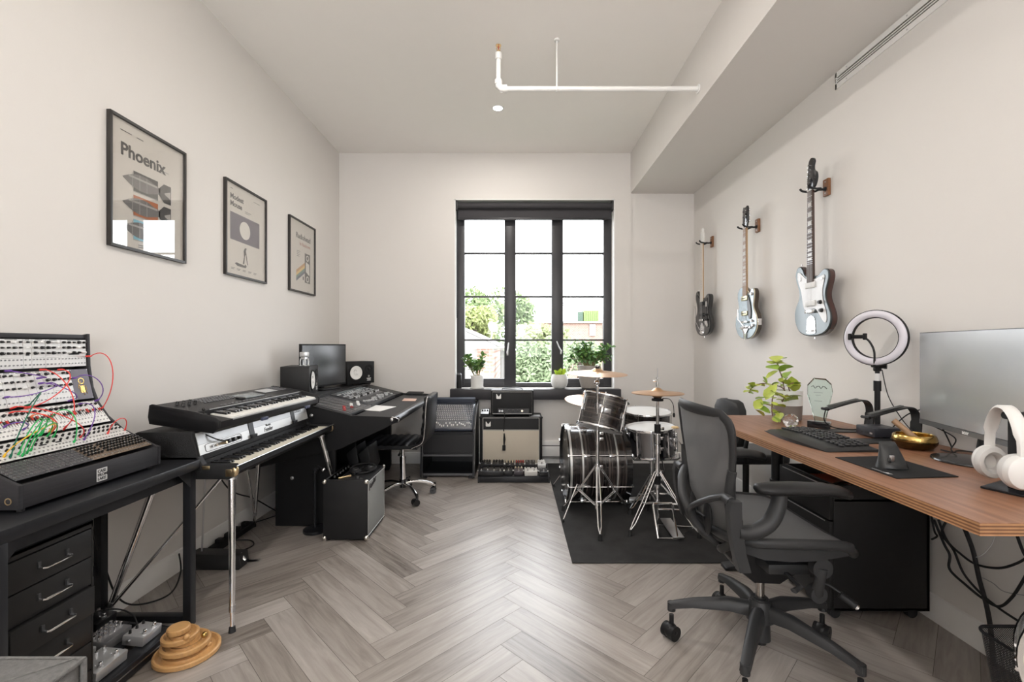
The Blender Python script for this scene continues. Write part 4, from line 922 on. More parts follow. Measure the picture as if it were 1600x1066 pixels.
def speaker(loc, rz, label, s=1.0):
    t = thing('studio_monitor_speaker', label, 'speaker', loc, rz); w, h, d = .30, .215, .20
    bx = mat('speaker_vinyl', (.012, .012, .0125), .5, spec=.35, bump=.4, bscale=200)
    MB().box((-d/2, 0, h/2), (d, w, h), bx, bev=.004).build('cabinet', t, world=False)
    X = frame((.0015, 0, h/2), (0, 1, 0), (0, 0, 1))
    b = MB(); b.lathe([(.079, 0), (.079, .005), (.073, .006), (.070, .002), (.070, -.001)], BLKM, X @ M.Translation((-.055, 0, 0)), 40, close=True); b.build('woofer_surround', t, world=False)
    b = MB(); b.lathe([(.066, .001), (.064, .004), (.058, .003), (.028, -.0005), (.024, .003), (0, .006)], mat('white_cone', (.78, .77, .74), .6), X @ M.Translation((-.055, 0, 0)), 40); b.build('white_woofer_cone', t, world=False)
    b = MB(); b.lathe([(.042, 0), (.042, .003), (.030, .003), (.016, .0005), (.013, .004), (0, .007)], BLKM, X @ M.Translation((.085, .035, 0)), 32); b.build('tweeter', t, world=False)
    b = MB(); b.tube([(-.085, .012, .004), (-.07, .03, .004), (-.05, .022, .004), (-.062, .003, .004), (-.045, -.02, .004)], .0012, INK, 5, X=X); b.build('cone_mark', t, world=False)
    b = MB(); b.lathe([(.006, 0), (.009, 0), (.009, .001), (.006, .001)], WHT, X @ M.Translation((.085, -.038, 0)), 18, close=True)
    for k, wd in enumerate((.05, .035, .044)): b.b2((.085-wd/2, -.062-k*.010, 0), (.085+wd/2, -.057-k*.010, .0008), WHT, X=X)
    b.build('front_print', t, world=False)
    for y in (-.1, .1): MB().b2((-.16, y-.03, -.012), (-.03, y+.03, 0), RUB).build('foot_pad', t, world=False)
    return t
speaker((-1.545, 3.50, .905), R(12), 'black studio speaker at the near side of the desk screen')
speaker((-1.50, 4.44, .905), R(-38), 'black studio speaker with white cone between screen and window')
def desk_screen():
    t = thing('computer_monitor', 'black flat computer screen between the two studio speakers', 'monitor', (-1.665, 3.97, .893), rz=R(-14))
    # local: screen faces +x
    MB().box((0, 0, .21), (.022, .60, .37), BLKM, bev=.003).build('casing', t, world=False)
    MB().b2((.0112, -.288, .042), (.0122, .288, .382), mat('screen_black', (.018, .019, .021), .18)).build('display', t, world=False)
    b = MB(); b.b2((-.05, -.02, .01), (-.012, .02, .20), BLKM, bev=.004); b.build('stem', t, world=False)
    MB().b2((-.10, -.12, 0), (.08, .12, .012), BLKM, bev=.004).build('base', t, world=False)
desk_screen()
def ornament():
    p = V((-1.60, 3.46, 1.1215)); t = thing('silver_ornament', 'small silver metal ornament on legs standing on the near studio speaker', 'ornament', p)
    b = MB(); b.box(p+V((0, 0, .085)), (.045, .075, .04), SILV, bev=.008); b.box(p+V((0, 0, .055)), (.035, .05, .02), STEEL, bev=.004); b.build('block', t)
    for x in (-.016, .016):
        for y in (-.026, .026): b = MB(); b.tube([p+V((x, y, .055)), p+V((x*1.2, y*1.1, .028)), p+V((x*1.1, y, .004))], .004, SILV, 8); b.cyl(p+V((x*1.1, y, 0)), p+V((x*1.1, y, .005)), .009, SILV, n=12); b.build('leg', t)
ornament()

# ------------------------------------------------------------------ desk chair (ribbed leather, chrome base)
def star_base(t, c, r, zhub, hubr, legmat, castmat, n=5, a0=0, legh=.02, casterr=.027, chrome=True, dz=.0):
    for k in range(n):
        a = a0+2*pi*k/n; d = V((cos(a), sin(a), 0)); p = V((c[0], c[1], 0))
        b = MB()
        if chrome: b.tube(curve_pts([p+d*.02+V((0, 0, zhub)), p+d*r*.4+V((0, 0, zhub+.005)), p+d*r*.78+V((0, 0, zhub*.85)), p+d*r+V((0, 0, casterr*2+.012))], 5), .0135, legmat, 12)
        else:
            sec = []
            for s, hh, ww, zz in ((.02, .055, .024, zhub-.02), (.35, .045, .026, zhub-.012), (.75, .032, .021, zhub-.034), (.97, .026, .019, zhub-.055), (1.03, .024, .017, zhub-.062)):
                q = p+d*r*s; w = V((-d.y, d.x, 0))
                sec.append([q+w*ww+V((0, 0, zz-hh/2)), q+w*ww*.85+V((0, 0, zz+hh*.3)), q+w*ww*.4+V((0, 0, zz+hh/2)), q-w*ww*.4+V((0, 0, zz+hh/2)), q-w*ww*.85+V((0, 0, zz+hh*.3)), q-w*ww+V((0, 0, zz-hh/2))])
            b.loft(sec, legmat)
            b.cyl(p+d*r+V((0, 0, zhub-.085)), p+d*r+V((0, 0, zhub-.05)), .017, legmat, n=16)
        leg = b.build('base_leg', t, smooth=50)
        q = p+d*r; rn = random.Random(int(a*100)); th = rn.uniform(0, pi); w = V((cos(th), sin(th), 0)); e = V((-w.y, w.x, 0))*casterr*.55; q = q+e*(.35 if not chrome else 1)
        b = MB()
        for s in (-1, 1): b.cyl(q+w*s*casterr*.25+V((0, 0, casterr)), q+w*s*casterr*.95+V((0, 0, casterr)), casterr, castmat, n=24)
        b.cyl(q-w*casterr*.3+V((0, 0, casterr)), q+w*casterr*.3+V((0, 0, casterr)), casterr*.45, castmat, n=12); wheels = b.build('caster', t)
        b = MB(); b.ball(q+V((0, 0, casterr*1.15)), casterr*1.02, castmat, (1, 1, 1), 16); b.cyl(p+d*r+V((0, 0, casterr*1.5)), p+d*r+V((0, 0, casterr*2+.04)), .010, castmat, n=12); b.build('caster_hood', wheels)
def desk_chair():
    c = (-.945, 3.84); t = thing('leather_desk_chair', 'armless black ribbed leather chair with chrome base at the studio desk', 'chair', (c[0], c[1], 0))
    star_base(t, c, .27, .115, .03, CHR, BLKG, a0=R(20))
    b = MB(); b.cyl((*c, .08), (*c, .15), .028, BLKG, n=24); b.cyl((*c, .15), (*c, .34), .025, CHR, n=24); b.cyl((*c, .34), (*c, .43), .014, CHR, n=20); b.build('gas_column', t)
    b = MB(); b.b2((c[0]-.10, c[1]-.08, .418), (c[0]+.10, c[1]+.08, .438), BMET, bev=.004); b.build('seat_plate', t)
    b = MB(); b.tube([(c[0], c[1]-.05, .42), (c[0]+.03, c[1]-.24, .415)], .005, CHR, 8); b.cyl((c[0]+.03, c[1]-.22, .415), (c[0]+.035, c[1]-.27, .414), .009, BLKM, n=12); b.build('height_lever', t)
    x0, x1, yw = c[0]-.28, c[0]+.16, .215
    def seat(u, v):   # u across ribs (x), v across width
        pass
    b = MB(); sec = []; N = 46
    for i in range(N+1):
        x = x0+(x1-x0)*i/N; rib = .010*abs(sin(pi*(x-x0)/(x1-x0)*7)); edge = min(1, (x-x0)/.05); zt = .468+.012*edge+rib; zb = .438; yy = yw*(1-.06*(1-edge))
        sec.append([(x, c[1]-yy, zb+.012), (x, c[1]-yy, zt-.012), (x, c[1]-yy+.02, zt), (x, c[1]+yy-.02, zt), (x, c[1]+yy, zt-.012), (x, c[1]+yy, zb+.012), (x, c[1]+yy-.02, zb), (x, c[1]-yy+.02, zb)])
    b.loft(sec, LEATH); b.build('seat', t, smooth=50)
    # backrest: curved, ribs across; leans out to +x
    def cl(s): # s 0..1 from seat bend to top -> x,z centre line
        P = [(x1-.03, .46), (x1+.045, .50), (x1+.065, .60), (x1+.072, .74), (x1+.085, .865)]; q = curve_pts([(a, 0, z) for a, z in P], 12); i = min(int(s*(len(q)-1)), len(q)-2); f = s*(len(q)-1)-i; return q[i]*(1-f)+q[i+1]*f
    sec = []; N = 60
    for i in range(N+1):
        s = i/N; p = cl(s); pn = cl(min(1, s+.01)); pp = cl(max(0, s-.01)); d = (pn-pp).normalized(); n = V((-d.z, 0, d.x)); rib = .009*abs(sin(pi*s*8)) if i < N else 0; th = .020; wd = yw*(1 if s < .88 else 1-.10*((s-.88)/.12)**2)
        f = n*(th+rib); bk = -n*th
        sec.append([(p.x+bk.x*.4, c[1]-wd, p.z+bk.z*.4), (p.x+f.x*.4, c[1]-wd, p.z+f.z*.4), (p.x+f.x, c[1]-wd+.02, p.z+f.z), (p.x+f.x, c[1]+wd-.02, p.z+f.z), (p.x+f.x*.4, c[1]+wd, p.z+f.z*.4), (p.x+bk.x*.4, c[1]+wd, p.z+bk.z*.4), (p.x+bk.x, c[1]+wd-.02, p.z+bk.z), (p.x+bk.x, c[1]-wd+.02, p.z+bk.z)])
    b = MB(); b.loft(sec, LEATH); b.build('backrest', t, smooth=50)
    side = [cl(k/24) for k in range(25)]
    for s in (-1, 1): b = MB(); b.tube([(p.x, c[1]+s*(yw*(1 if k < 21 else 1-.1*((k/24-.88)/.12)**2)+.004), p.z) for k, p in enumerate(side)], .0045, CHR, 8); b.tube([(x0+.03, c[1]+s*(yw+.002), .448), (x1-.04, c[1]+s*(yw+.002), .448), (side[0].x, c[1]+s*(yw+.004), side[0].z)], .0045, CHR, 8); b.build('chrome_edge', t)
desk_chair()

# ------------------------------------------------------------------ small guitar amp with things on top
AMPC = mat('chrome_corner', (.75, .72, .66), .25, 1)
def small_amp():
    x0, x1, y0, y1, h = -1.25, -.962, 2.96, 3.355, .392
    t = thing('guitar_amplifier', 'small black guitar amplifier with silver grille cloth on the floor', 'amplifier', (-1.1, 3.16, 0))
    MB().box(((x0+x1)/2, (y0+y1)/2, h/2+.006), (x1-x0, y1-y0, h-.006), TOLEX, bev=.007).build('cabinet', t)
    gr = mat('silver_grille_cloth', (.30, .31, .30), .7, bump=1.0, bscale=700, vary=.5, vscale=420)
    MB().b2((x1-.003, y0+.018, .03), (x1+.002, y1-.018, .375), gr, bev=.001).build('grille_cloth', t)
    b = MB()
    for p, q in (((x1+.002, y0+.016, .028), (x1+.002, y1-.016, .028)), ((x1+.002, y0+.016, .378), (x1+.002, y1-.016, .378)), ((x1+.002, y0+.016, .028), (x1+.002, y0+.016, .378)), ((x1+.002, y1-.016, .028), (x1+.002, y1-.016, .378))): b.tube([p, q], .0025, SILV, 6)
    b.build('grille_trim', t)
    X = frame((x1+.003, y0+.035, .318), (0, 1, 0), (0, 0, 1)); text('Fender', .052, X @ M.Rotation(R(12), 4, 'Z'), INK, 'badge_lettering', t, depth=.002, bold=.0008, shear=.35)
    for x in (x0, x1):
        for y in (y0, y1):
            for z in (.02, h-.008):
                if x == x0 and z > .1 and y == y1: continue
                b = MB(); b.ball((x+(.008 if x == x0 else -.008), y+(.008 if y == y0 else -.008), z), .0165, AMPC, n=14); b.build('corner_protector', t)
    b = MB(); b.tube(curve_pts([(x1-.12, y0+.10, h), (x1-.12, y0+.12, h+.018), (x1-.12, y1-.12, h+.018), (x1-.12, y1-.10, h)], 6), .008, LEATH, 10, flat=.5); b.build('handle', t)
    b = MB(); b.b2((x0+.02, y0+.03, h), (x0+.085, y1-.03, h+.003), BLKG); b.build('control_strip', t)
    for k in range(6): b = MB(); b.lathe([(.009, 0), (.008, .004), (.006, .014), (0, .015)], KN, M.Translation((x0+.05, y0+.07+k*.05, h+.003)), 14); b.build('knob', t)
    for x in (x0+.03, x1-.03):
        for y in (y0+.03, y1-.03): MB().cyl((x, y, 0), (x, y, .008), .011, RUB, n=12).build('foot', t)
    # headphones and metal bits on top
    t = thing('headphones', 'black headphones lying on top of the small guitar amplifier', 'headphones', (-1.06, 3.12, h))
    b = MB(); b.tube([(-1.065+.085*cos(a), 3.19+.085*sin(a), h+.022+.012*sin(a)) for a in [2*pi*k/28 for k in range(28)]], .007, BLKM, 10, closed=True); b.build('headband', t)
    for dx, dy in ((-.03, -.05), (.05, .02)): b = MB(); b.lathe([(0, 0), (.036, 0), (.040, .012), (.032, .026), (0, .03)], BLKM, M.Translation((-1.065+dx, 3.18+dy, h+.006)), 24); b.lathe([(.018, .030), (.022, .030), (.022, .033), (.018, .033)], STEEL, M.Translation((-1.065+dx, 3.18+dy, h+.003)), 18, close=True); b.build('ear_cup', t)
    t = thing('brass_adapter', 'brass and steel plug adapters on the near edge of the amplifier top', 'plug', (-1.14, 3.02, h))
    b = MB(); b.cyl((-1.16, 2.99, h+.008), (-1.11, 3.04, h+.008), .007, BRASS, n=14); b.cyl((-1.11, 3.04, h+.008), (-1.10, 3.05, h+.008), .009, BRASS, n=6); b.build('barrel', t)
    b = MB(); b.cyl((-1.04, 3.01, h+.004), (-1.04, 3.01, h+.016), .009, STEEL, n=16); b.cyl((-1.02, 3.00, h+.006), (-1.00, 2.99, h+.006), .005, STEEL, n=10); b.build('socket', t)
    # slim black stand behind the amplifier
    t = thing('microphone_stand', 'short black stand with round base and clamps behind the guitar amplifier', 'stand', (-1.37, 3.12, 0))
    b = MB(); b.lathe([(0, 0), (.075, 0), (.078, .006), (.076, .020), (.03, .028), (0, .028)], BMET, M.Translation((-1.37, 3.12, 0)), 36); b.build('base', t)
    b = MB(); b.cyl((-1.37, 3.12, .02), (-1.37, 3.12, .40), .009, BMET, n=14); b.build('pole', t)
    b = MB(); b.ball((-1.37, 3.12, .41), .018, BMET); b.tube([(-1.37, 3.12, .41), (-1.34, 3.10, .45), (-1.30, 3.09, .43)], .007, BMET, 10); b.ball((-1.30, 3.09, .43), .014, CHR, n=12); b.cyl((-1.34, 3.08, .44), (-1.34, 3.05, .44), .012, BMET, n=12); b.build('clamp', t)
small_amp()

# ------------------------------------------------------------------ things on the floor by the left wall
def wall_floor_bits():
    t = thing('power_strip', 'black power strip on the floor against the baseboard', 'power strip', (-1.85, 2.95, 0)); b = MB(); b.box((-1.845, 2.98, .025), (.055, .42, .04), BLKM, bev=.006); b.build('housing', t)
    for k in range(4): b = MB(); b.box((-1.845, 2.84+k*.09, .055), (.035, .04, .03), BLKM, bev=.005); b.build('plug', t)
    cable([(-1.80, 2.80, .02), (-1.72, 2.78, .006), (-1.66, 2.88, .006), (-1.72, 2.96, .006), (-1.80, 2.93, .02)], .004, RUB, 'power_cable', 'black cord loop beside the power strip on the floor')
    cable([(-1.84, 3.18, .03), (-1.80, 3.35, .008), (-1.74, 3.5, .006), (-1.72, 3.6, .04), (-1.80, 3.62, .3), (-1.87, 3.3, .6)], .004, RUB, 'power_cable', 'black cord rising from the power strip behind the stage piano')
    cable([(-1.88, 2.75, .66), (-1.86, 2.95, .35), (-1.84, 3.2, .20), (-1.80, 3.32, .10), (-1.74, 3.40, .008), (-1.60, 3.22, .006), (-1.52, 3.25, .006)], .0045, RUB, 'power_cable', 'black cord hanging below the stage piano to the desk foot')
    cable([(-1.87, 1.99, .69), (-1.865, 2.01, .45), (-1.86, 2.06, .28), (-1.85, 2.12, .10), (-1.82, 2.2, .02), (-1.76, 2.32, .006), (-1.80, 2.45, .05), (-1.86, 2.52, .12)], .004, RUB, 'power_cable', 'black cord dangling beside the synth desk to the floor')
wall_floor_bits()
# ================================================================== BACK WALL GROUP
def mixer_rack():
    x0, x1, y0, y1 = -.905, -.385, 4.36, 4.86; lam = mat('rack_laminate', (.013, .013, .015), .35)
    t = thing('mixer_cabinet', 'black rack cabinet with a sloping top holding the big mixer', 'cabinet', (-.7, 4.6, 0))
    side = [(4.34, .02), (4.38, .47), (4.66, .665), (4.88, .70), (4.88, .02)]
    for a, c in ((x0, x0+.02), (x1-.02, x1)):
        b = MB(); b.prism(side, a, c, lam, 'x', bev=.002); sp = b.build('side_panel', t, smooth=20)
        b = MB(); b.tube([((a+c)/2+.010, y-.003, z+.001) for y, z in side[:4]], .0035, STEEL, 6); b.build('silver_edging', sp)
    b = MB(); b.b2((x0+.02, 4.40, .02), (x1-.02, 4.86, .04), lam); b.b2((x0+.02, 4.40, .215), (x1-.02, 4.86, .235), lam); b.b2((x0+.02, 4.40, .42), (x1-.02, 4.86, .44), lam); b.b2((x0+.02, 4.86, .02), (x1-.02, 4.875, .68), lam); b.build('shelf', t)
    b = MB(); b.b2((x0+.02, 4.385, .24), (x1-.02, 4.395, .42), lam); b.build('front_panel', t)
    b = MB(); b.b2((x0+.02, 4.395, .205), (x1-.02, 4.40, .222), mat('edge_grey', (.12, .12, .13), .3)); b.b2((x0+.02, 4.392, .02), (x1-.02, 4.40, .04), mat('edge_grey', (.12, .12, .13), .3)); b.build('shelf_edge', t)
    for x in (x0+.04, x1-.04): MB().b2((x-.02, 4.36, 0), (x+.02, 4.84, .02), RUB).build('foot', t)
    # mixer lying on the slope
    X = frame((x0+.024, 4.395, .462), (1, 0, 0), (0, .30, .195)); Wd = x1-x0-.048; H = .42
    t = thing('audio_mixer', 'wide audio mixer under a glossy clear cover in the black rack', 'mixer', (-.7, 4.5, .47))
    b = MB(); b.b2((0, 0, -.02), (Wd, H, .006), mat('mixer_steel_blue', (.05, .06, .085), .35), X=X, bev=.003); b.build('chassis', t)
    rn = random.Random(4); cols = [(.5, .5, .52), (.03, .03, .03), (.1, .2, .4), (.35, .05, .05)]; b = MB()
    for i in range(24):
        for j in range(9): b.cyl((.02+i*(Wd-.04)/23, .13+j*.027, .006), (.02+i*(Wd-.04)/23, .13+j*.027, .016), .0055, mat('mixer_knob_%d' % rn.choice([0, 0, 1, 2]), cols[0], .4), n=8, X=X)
        b.b2((.017+i*(Wd-.04)/23, .025, .006), (.021+i*(Wd-.04)/23, .10, .0075), INK, X=X); yy = .03+.05*rn.random(); b.b2((.014+i*(Wd-.04)/23, yy, .007), (.024+i*(Wd-.04)/23, yy+.016, .018), WHT, X=X)
    b.build('channel_controls', t)['kind'] = 'stuff'
    b = MB(); b.b2((0, H-.03, .006), (Wd, H+.0, .06), mat('mixer_steel_blue', (.05, .06, .085), .35), X=X, bev=.003); b.build('meter_bridge', t)
    cv = mat('clear_acrylic', (.75, .85, 1), .03, trans=1, ior=1.2, vary=.001)
    b = MB(); b.b2((.002, .002, .022), (Wd-.002, H-.035, .0235), PANE, X=X); b.b2((.002, .0, .0), (Wd-.002, .002, .0235), PANE, X=X); b.build('clear_cover', t)
    MB().b2((x0+.03, 4.72, .703), (x1-.03, 4.86, .712), lam, bev=.002).build('rear_shelf', t)
    t = thing('control_box', 'small silver and black control box beside the amplifier head', 'audio device', (-.305, 4.62, .563))
    zb = .5625
    b = MB(); b.prism([(4.575, zb), (4.575, zb+.022), (4.68, zb+.058), (4.74, zb+.058), (4.74, zb)], -.347, -.262, BLK, 'x', bev=.002); b.build('housing', t)
    b = MB(); X = frame((-.344, 4.58, zb+.0265), (1, 0, 0), (0, .10, .0345)); b.b2((0, 0, -.0005), (.079, .10, .002), SILV, X=X); b.build('faceplate', t)
    for k in range(3): b = MB(); b.cyl((.015+k*.025, .06, .002), (.015+k*.025, .06, .014), .008, KN, X=X, n=14); b.build('knob', t)
mixer_rack()

def logo_m(b, X, s, m):
    b.prism([(0, .1*s), (.12*s, 0), (.88*s, 0), (s, .1*s), (s, .95*s), (.93*s, s), (.52*s, .45*s), (.48*s, .45*s), (.07*s, s), (0, .95*s)], 0, .003, m, 'z', X=X)
def amp_stack():
    edge = mat('piping_white', (.55, .54, .52), .5); x0, x1, y0, y1, h = -.352, .275, 4.56, 4.84, .562
    t = thing('amplifier_cabinet', 'black amplifier cabinet with wide cream grille under the window', 'amplifier', (-.04, 4.7, 0))
    b = MB(); b.box(((x0+x1)/2, (y0+y1)/2, h/2+.004), (x1-x0, y1-y0, h-.008), TOLEX, bev=.008); b.build('cabinet', t)
    gr = mat('cream_grille', (.56, .50, .41), .85, bump=1, bscale=400, vary=.12, vscale=300)
    b = MB(); b.b2((x0+.035, y0-.003, .035), (x1-.035, y0+.002, .425), gr, bev=.001); b.build('grille_cloth', t)
    b = MB()
    for z in (.03, .43, h-.012): b.tube([(x0+.032, y0-.002, z), (x1-.032, y0-.002, z)], .0028, edge, 6)
    for x in (x0+.032, x1-.032): b.tube([(x, y0-.002, .03), (x, y0-.002, h-.012)], .0028, edge, 6)
    b.build('piping', t)
    b = MB(); logo_m(b, frame((x0+.06, y0-.002, .465), (1, 0, 0), (0, 0, 1)), .05, mat('logo_white', (.8, .8, .78), .4)); b.build('logo', t)
    b = MB()
    for x in (x0, x1):
        for z in (.012, h-.01): b = MB(); b.ball((x+(.008 if x == x0 else -.008), y0+.008, z), .014, BLK, n=12); b.build('corner_protector', t)
    for x in (x0+.05, x1-.05): MB().cyl((x, y0+.04, 0), (x, y0+.04, .006), .014, RUB, n=12).build('foot', t)
    b = MB(); b.b2((x1-.13, y0+.02, h-.001), (x1-.02, y0+.14, h+.002), SILV); b.build('top_plate', t)
    # head
    X0, X1, Y0, Y1, Z0, Z1 = -.242, .190, 4.58, 4.78, .574, .825
    t = thing('tube_amplifier', 'small black amplifier head with strap handle on the cream-grille cabinet', 'amplifier', (-.03, 4.68, Z0))
    b = MB(); b.box(((X0+X1)/2, (Y0+Y1)/2, (Z0+Z1)/2), (X1-X0, Y1-Y0, Z1-Z0), TOLEX, bev=.008); b.build('cabinet', t)
    b = MB(); fr = [(X0+.018, Z0+.016), (X1-.018, Z0+.016), (X1-.018, Z1-.016), (X0+.018, Z1-.016)]; b.tube([(x, Y0-.001, z) for x, z in fr], .0028, edge, 6, closed=True); b.tube([(x, Y0+.012, Z1) for x in (X0+.01, X1-.01)], .0028, edge, 6); b.build('piping', t)
    b = MB(); logo_m(b, frame((X0+.055, Y0-.002, Z1-.085), (1, 0, 0), (0, 0, 1)), .048, mat('logo_white', (.8, .8, .78), .4)); b.build('logo', t)
    MB().b2((X0+.07, Y0-.003, Z0+.022), (X1-.05, Y0+.001, Z0+.068), BLKG).build('control_panel', t)
    for k, (x, m) in enumerate(((X0+.09, STEEL), (X0+.115, STEEL), (X0+.18, KN), (X0+.225, KN), (X0+.27, KN), (X0+.315, mat('amber_lamp', (.85, .80, .68), .3, emit=(1, .9, .7, .6))))): b = MB(); b.cyl((x, Y0-.003, Z0+.045), (x, Y0-.018, Z0+.045), .010, m, n=16); b.build('knob', t)
    b = MB(); b.tube(curve_pts([(X0+.11, Y0+.1, Z1), (X0+.13, Y0+.1, Z1+.014), (-.026, Y0+.1, Z1+.020), (X1-.13, Y0+.1, Z1+.014), (X1-.11, Y0+.1, Z1)], 5), .010, LEATH, 10, flat=.5); b.build('handle', t)
    for x in (X0+.03, X1-.03):
        for y in (Y0+.03, Y1-.03): MB().cyl((x, y, Z0-.011), (x, y, Z0+.002), .010, RUB, n=12).build('foot', t)
    t = thing('hanging_cable', 'thick black cable hanging down across the cream grille', 'cable', (-.095, 4.55, .4))
    b = MB(); b.tube(curve_pts([(-.105, 4.575, .60), (-.103, 4.535, .575), (-.108, 4.535, .50), (-.112, 4.537, .42)], 6), .005, RUB, 8); b.tube([(-.107, 4.536, .40), (-.105, 4.536, .34), (-.108, 4.536, .285)], [.006, .012, .007], RUB, 8); b.build('wire', t)
    b = MB(); b.box((-.109, 4.536, .255), (.032, .018, .055), RUB, bev=.004); b.build('plug', t)
amp_stack()

def front_board():
    x0, x1, y0, y1 = -.345, .325, 4.22, 4.53
    t = thing('pedalboard', 'black pedalboard in front of the cream-grille amplifier', 'pedalboard', (0, 4.36, 0))
    b = MB()
    for x in (x0, x1-.014): b.prism([(y0, .0), (y0, .055), (y1, .10), (y1, .0)], x, x+.014, BMET, 'x', bev=.002)
    b.build('side_rail', t)
    MB().b2((x0+.014, y0, .004), (x1-.014, y0+.012, .054), BMET, bev=.002).build('front_edge', t)
    for k in range(3): y = y0+.045+k*.105; MB().box((0-.01, y, .056+.145*(y-y0)-.006), (x1-x0-.03, .085, .010), BMET, rot=(.144, 0, 0), bev=.002).build('slat', t)
    g = 'pedals on the board in front of the amplifier'
    def put(x, y, d, col, label, **k):
        o = pedal((x, y, .0565+.145*(y-y0)), d, col, label, rz=0, group=g, **k); o.rotation_euler = (.144, 0, 0); return o
    K = mat('pedal_black', (.02, .02, .022), .3); cr = mat('cream_knob', (.7, .62, .45), .4); rd = mat('red_knob', (.5, .05, .04), .4)
    put(-.225, 4.285, (.235, .10), K, 'wide black four-switch pedal at the front of the amplifier pedalboard', knobs=4, foot=4, tall=.045, knob_r=.007)
    put(-.285, 4.455, (.10, .11), K, 'black pedal with black knobs at the rear beside the mixer rack', knobs=4, rowk=2, foot=1, tall=.045)
    put(-.165, 4.455, (.11, .11), K, 'second black pedal in the rear row with dark knobs', knobs=4, rowk=2, foot=1, tall=.045)
    put(-.050, 4.44, (.085, .12), K, 'black pedal with cream knobs in the rear row', knobs=3, rowk=2, foot=1, kmat=cr, tall=.045)
    put(-.060, 4.30, (.075, .10), K, 'small black single-switch pedal in the front row', knobs=2, foot=1, tall=.04)
    put(.048, 4.44, (.085, .12), K, 'black pedal with red knobs in the rear row', knobs=4, rowk=2, foot=1, kmat=rd, tall=.045)
    put(.035, 4.30, (.085, .11), (.10, .09, .10), 'dark pedal with a pale centre band in the front row', knobs=3, foot=1, kmat=cr, tall=.04)
    put(.15, 4.44, (.095, .12), K, 'black pedal with steel knobs at the rear', knobs=3, rowk=2, foot=1, kmat=STEEL, tall=.05)
    put(.150, 4.29, (.12, .10), (.66, .65, .62), 'cream-white two-switch pedal in the front row', knobs=3, foot=2, tall=.045, metal=.1)
    put(.26, 4.44, (.075, .12), (.72, .72, .71), 'white pedal with tall white knobs at the rear corner', knobs=3, rowk=2, foot=1, kmat=WHT, tall=.05, metal=.1)
    put(.268, 4.285, (.075, .10), K, 'black pedal at the front corner beside the rug', knobs=2, foot=1, tall=.04, kmat=STEEL)
front_board()

# ------------------------------------------------------------------ window sill items
def leaf_cluster(b, c, n, R_, size, mats, rn, sc=(1, 1, 1), up=.3, hollow=.35, wide=.45):
    for _ in range(n):
        d = V((rn.gauss(0, 1), rn.gauss(0, 1), rn.gauss(0, 1)+up)).normalized(); r = R_*(hollow+(1-hollow)*rn.random()**.6)
        p = V(c)+V((d.x*r*sc[0], d.y*r*sc[1], d.z*r*sc[2])); leaf(b, p, d+V((rn.gauss(0, .5), rn.gauss(0, .5), rn.gauss(0, .4)+.2)), size*rn.uniform(.7, 1.25), rn.choice(mats), rn, wide)
def leaf(b, p, d, s, m, rn, wide=.45, th=.0008):
    p = V(p); d = V(d).normalized(); w = d.cross(V((rn.gauss(0, .3), rn.gauss(0, .3), 1))).normalized(); n = w.cross(d).normalized(); i = b.mi(m)
    P = [(0, 0, 0), (.25, .32, .05), (.6, .5, .08), (.85, .34, .05), (1, 0, -.05), (.85, -.34, .05), (.6, -.5, .08), (.25, -.32, .05)]
    vs = [b.bm.verts.new(p+d*a*s+w*k*s*wide*2*.5+n*h*s) for a, k, h in P]; mid = [b.bm.verts.new(p+d*.35*s-n*.02*s), b.bm.verts.new(p+d*.7*s-n*.02*s)]
    for f in ((0, 1, -1), (1, 2, -2, -1), (2, 3, -2), (3, 4, -2), (4, 5, -2), (5, 6, -2), (6, 7, -1, -2), (7, 0, -1)):
        q = [mid[0] if k == -1 else mid[1] if k == -2 else vs[k] for k in f]
        try: fc = b.bm.faces.new(q); fc.material_index = i
        except ValueError: pass
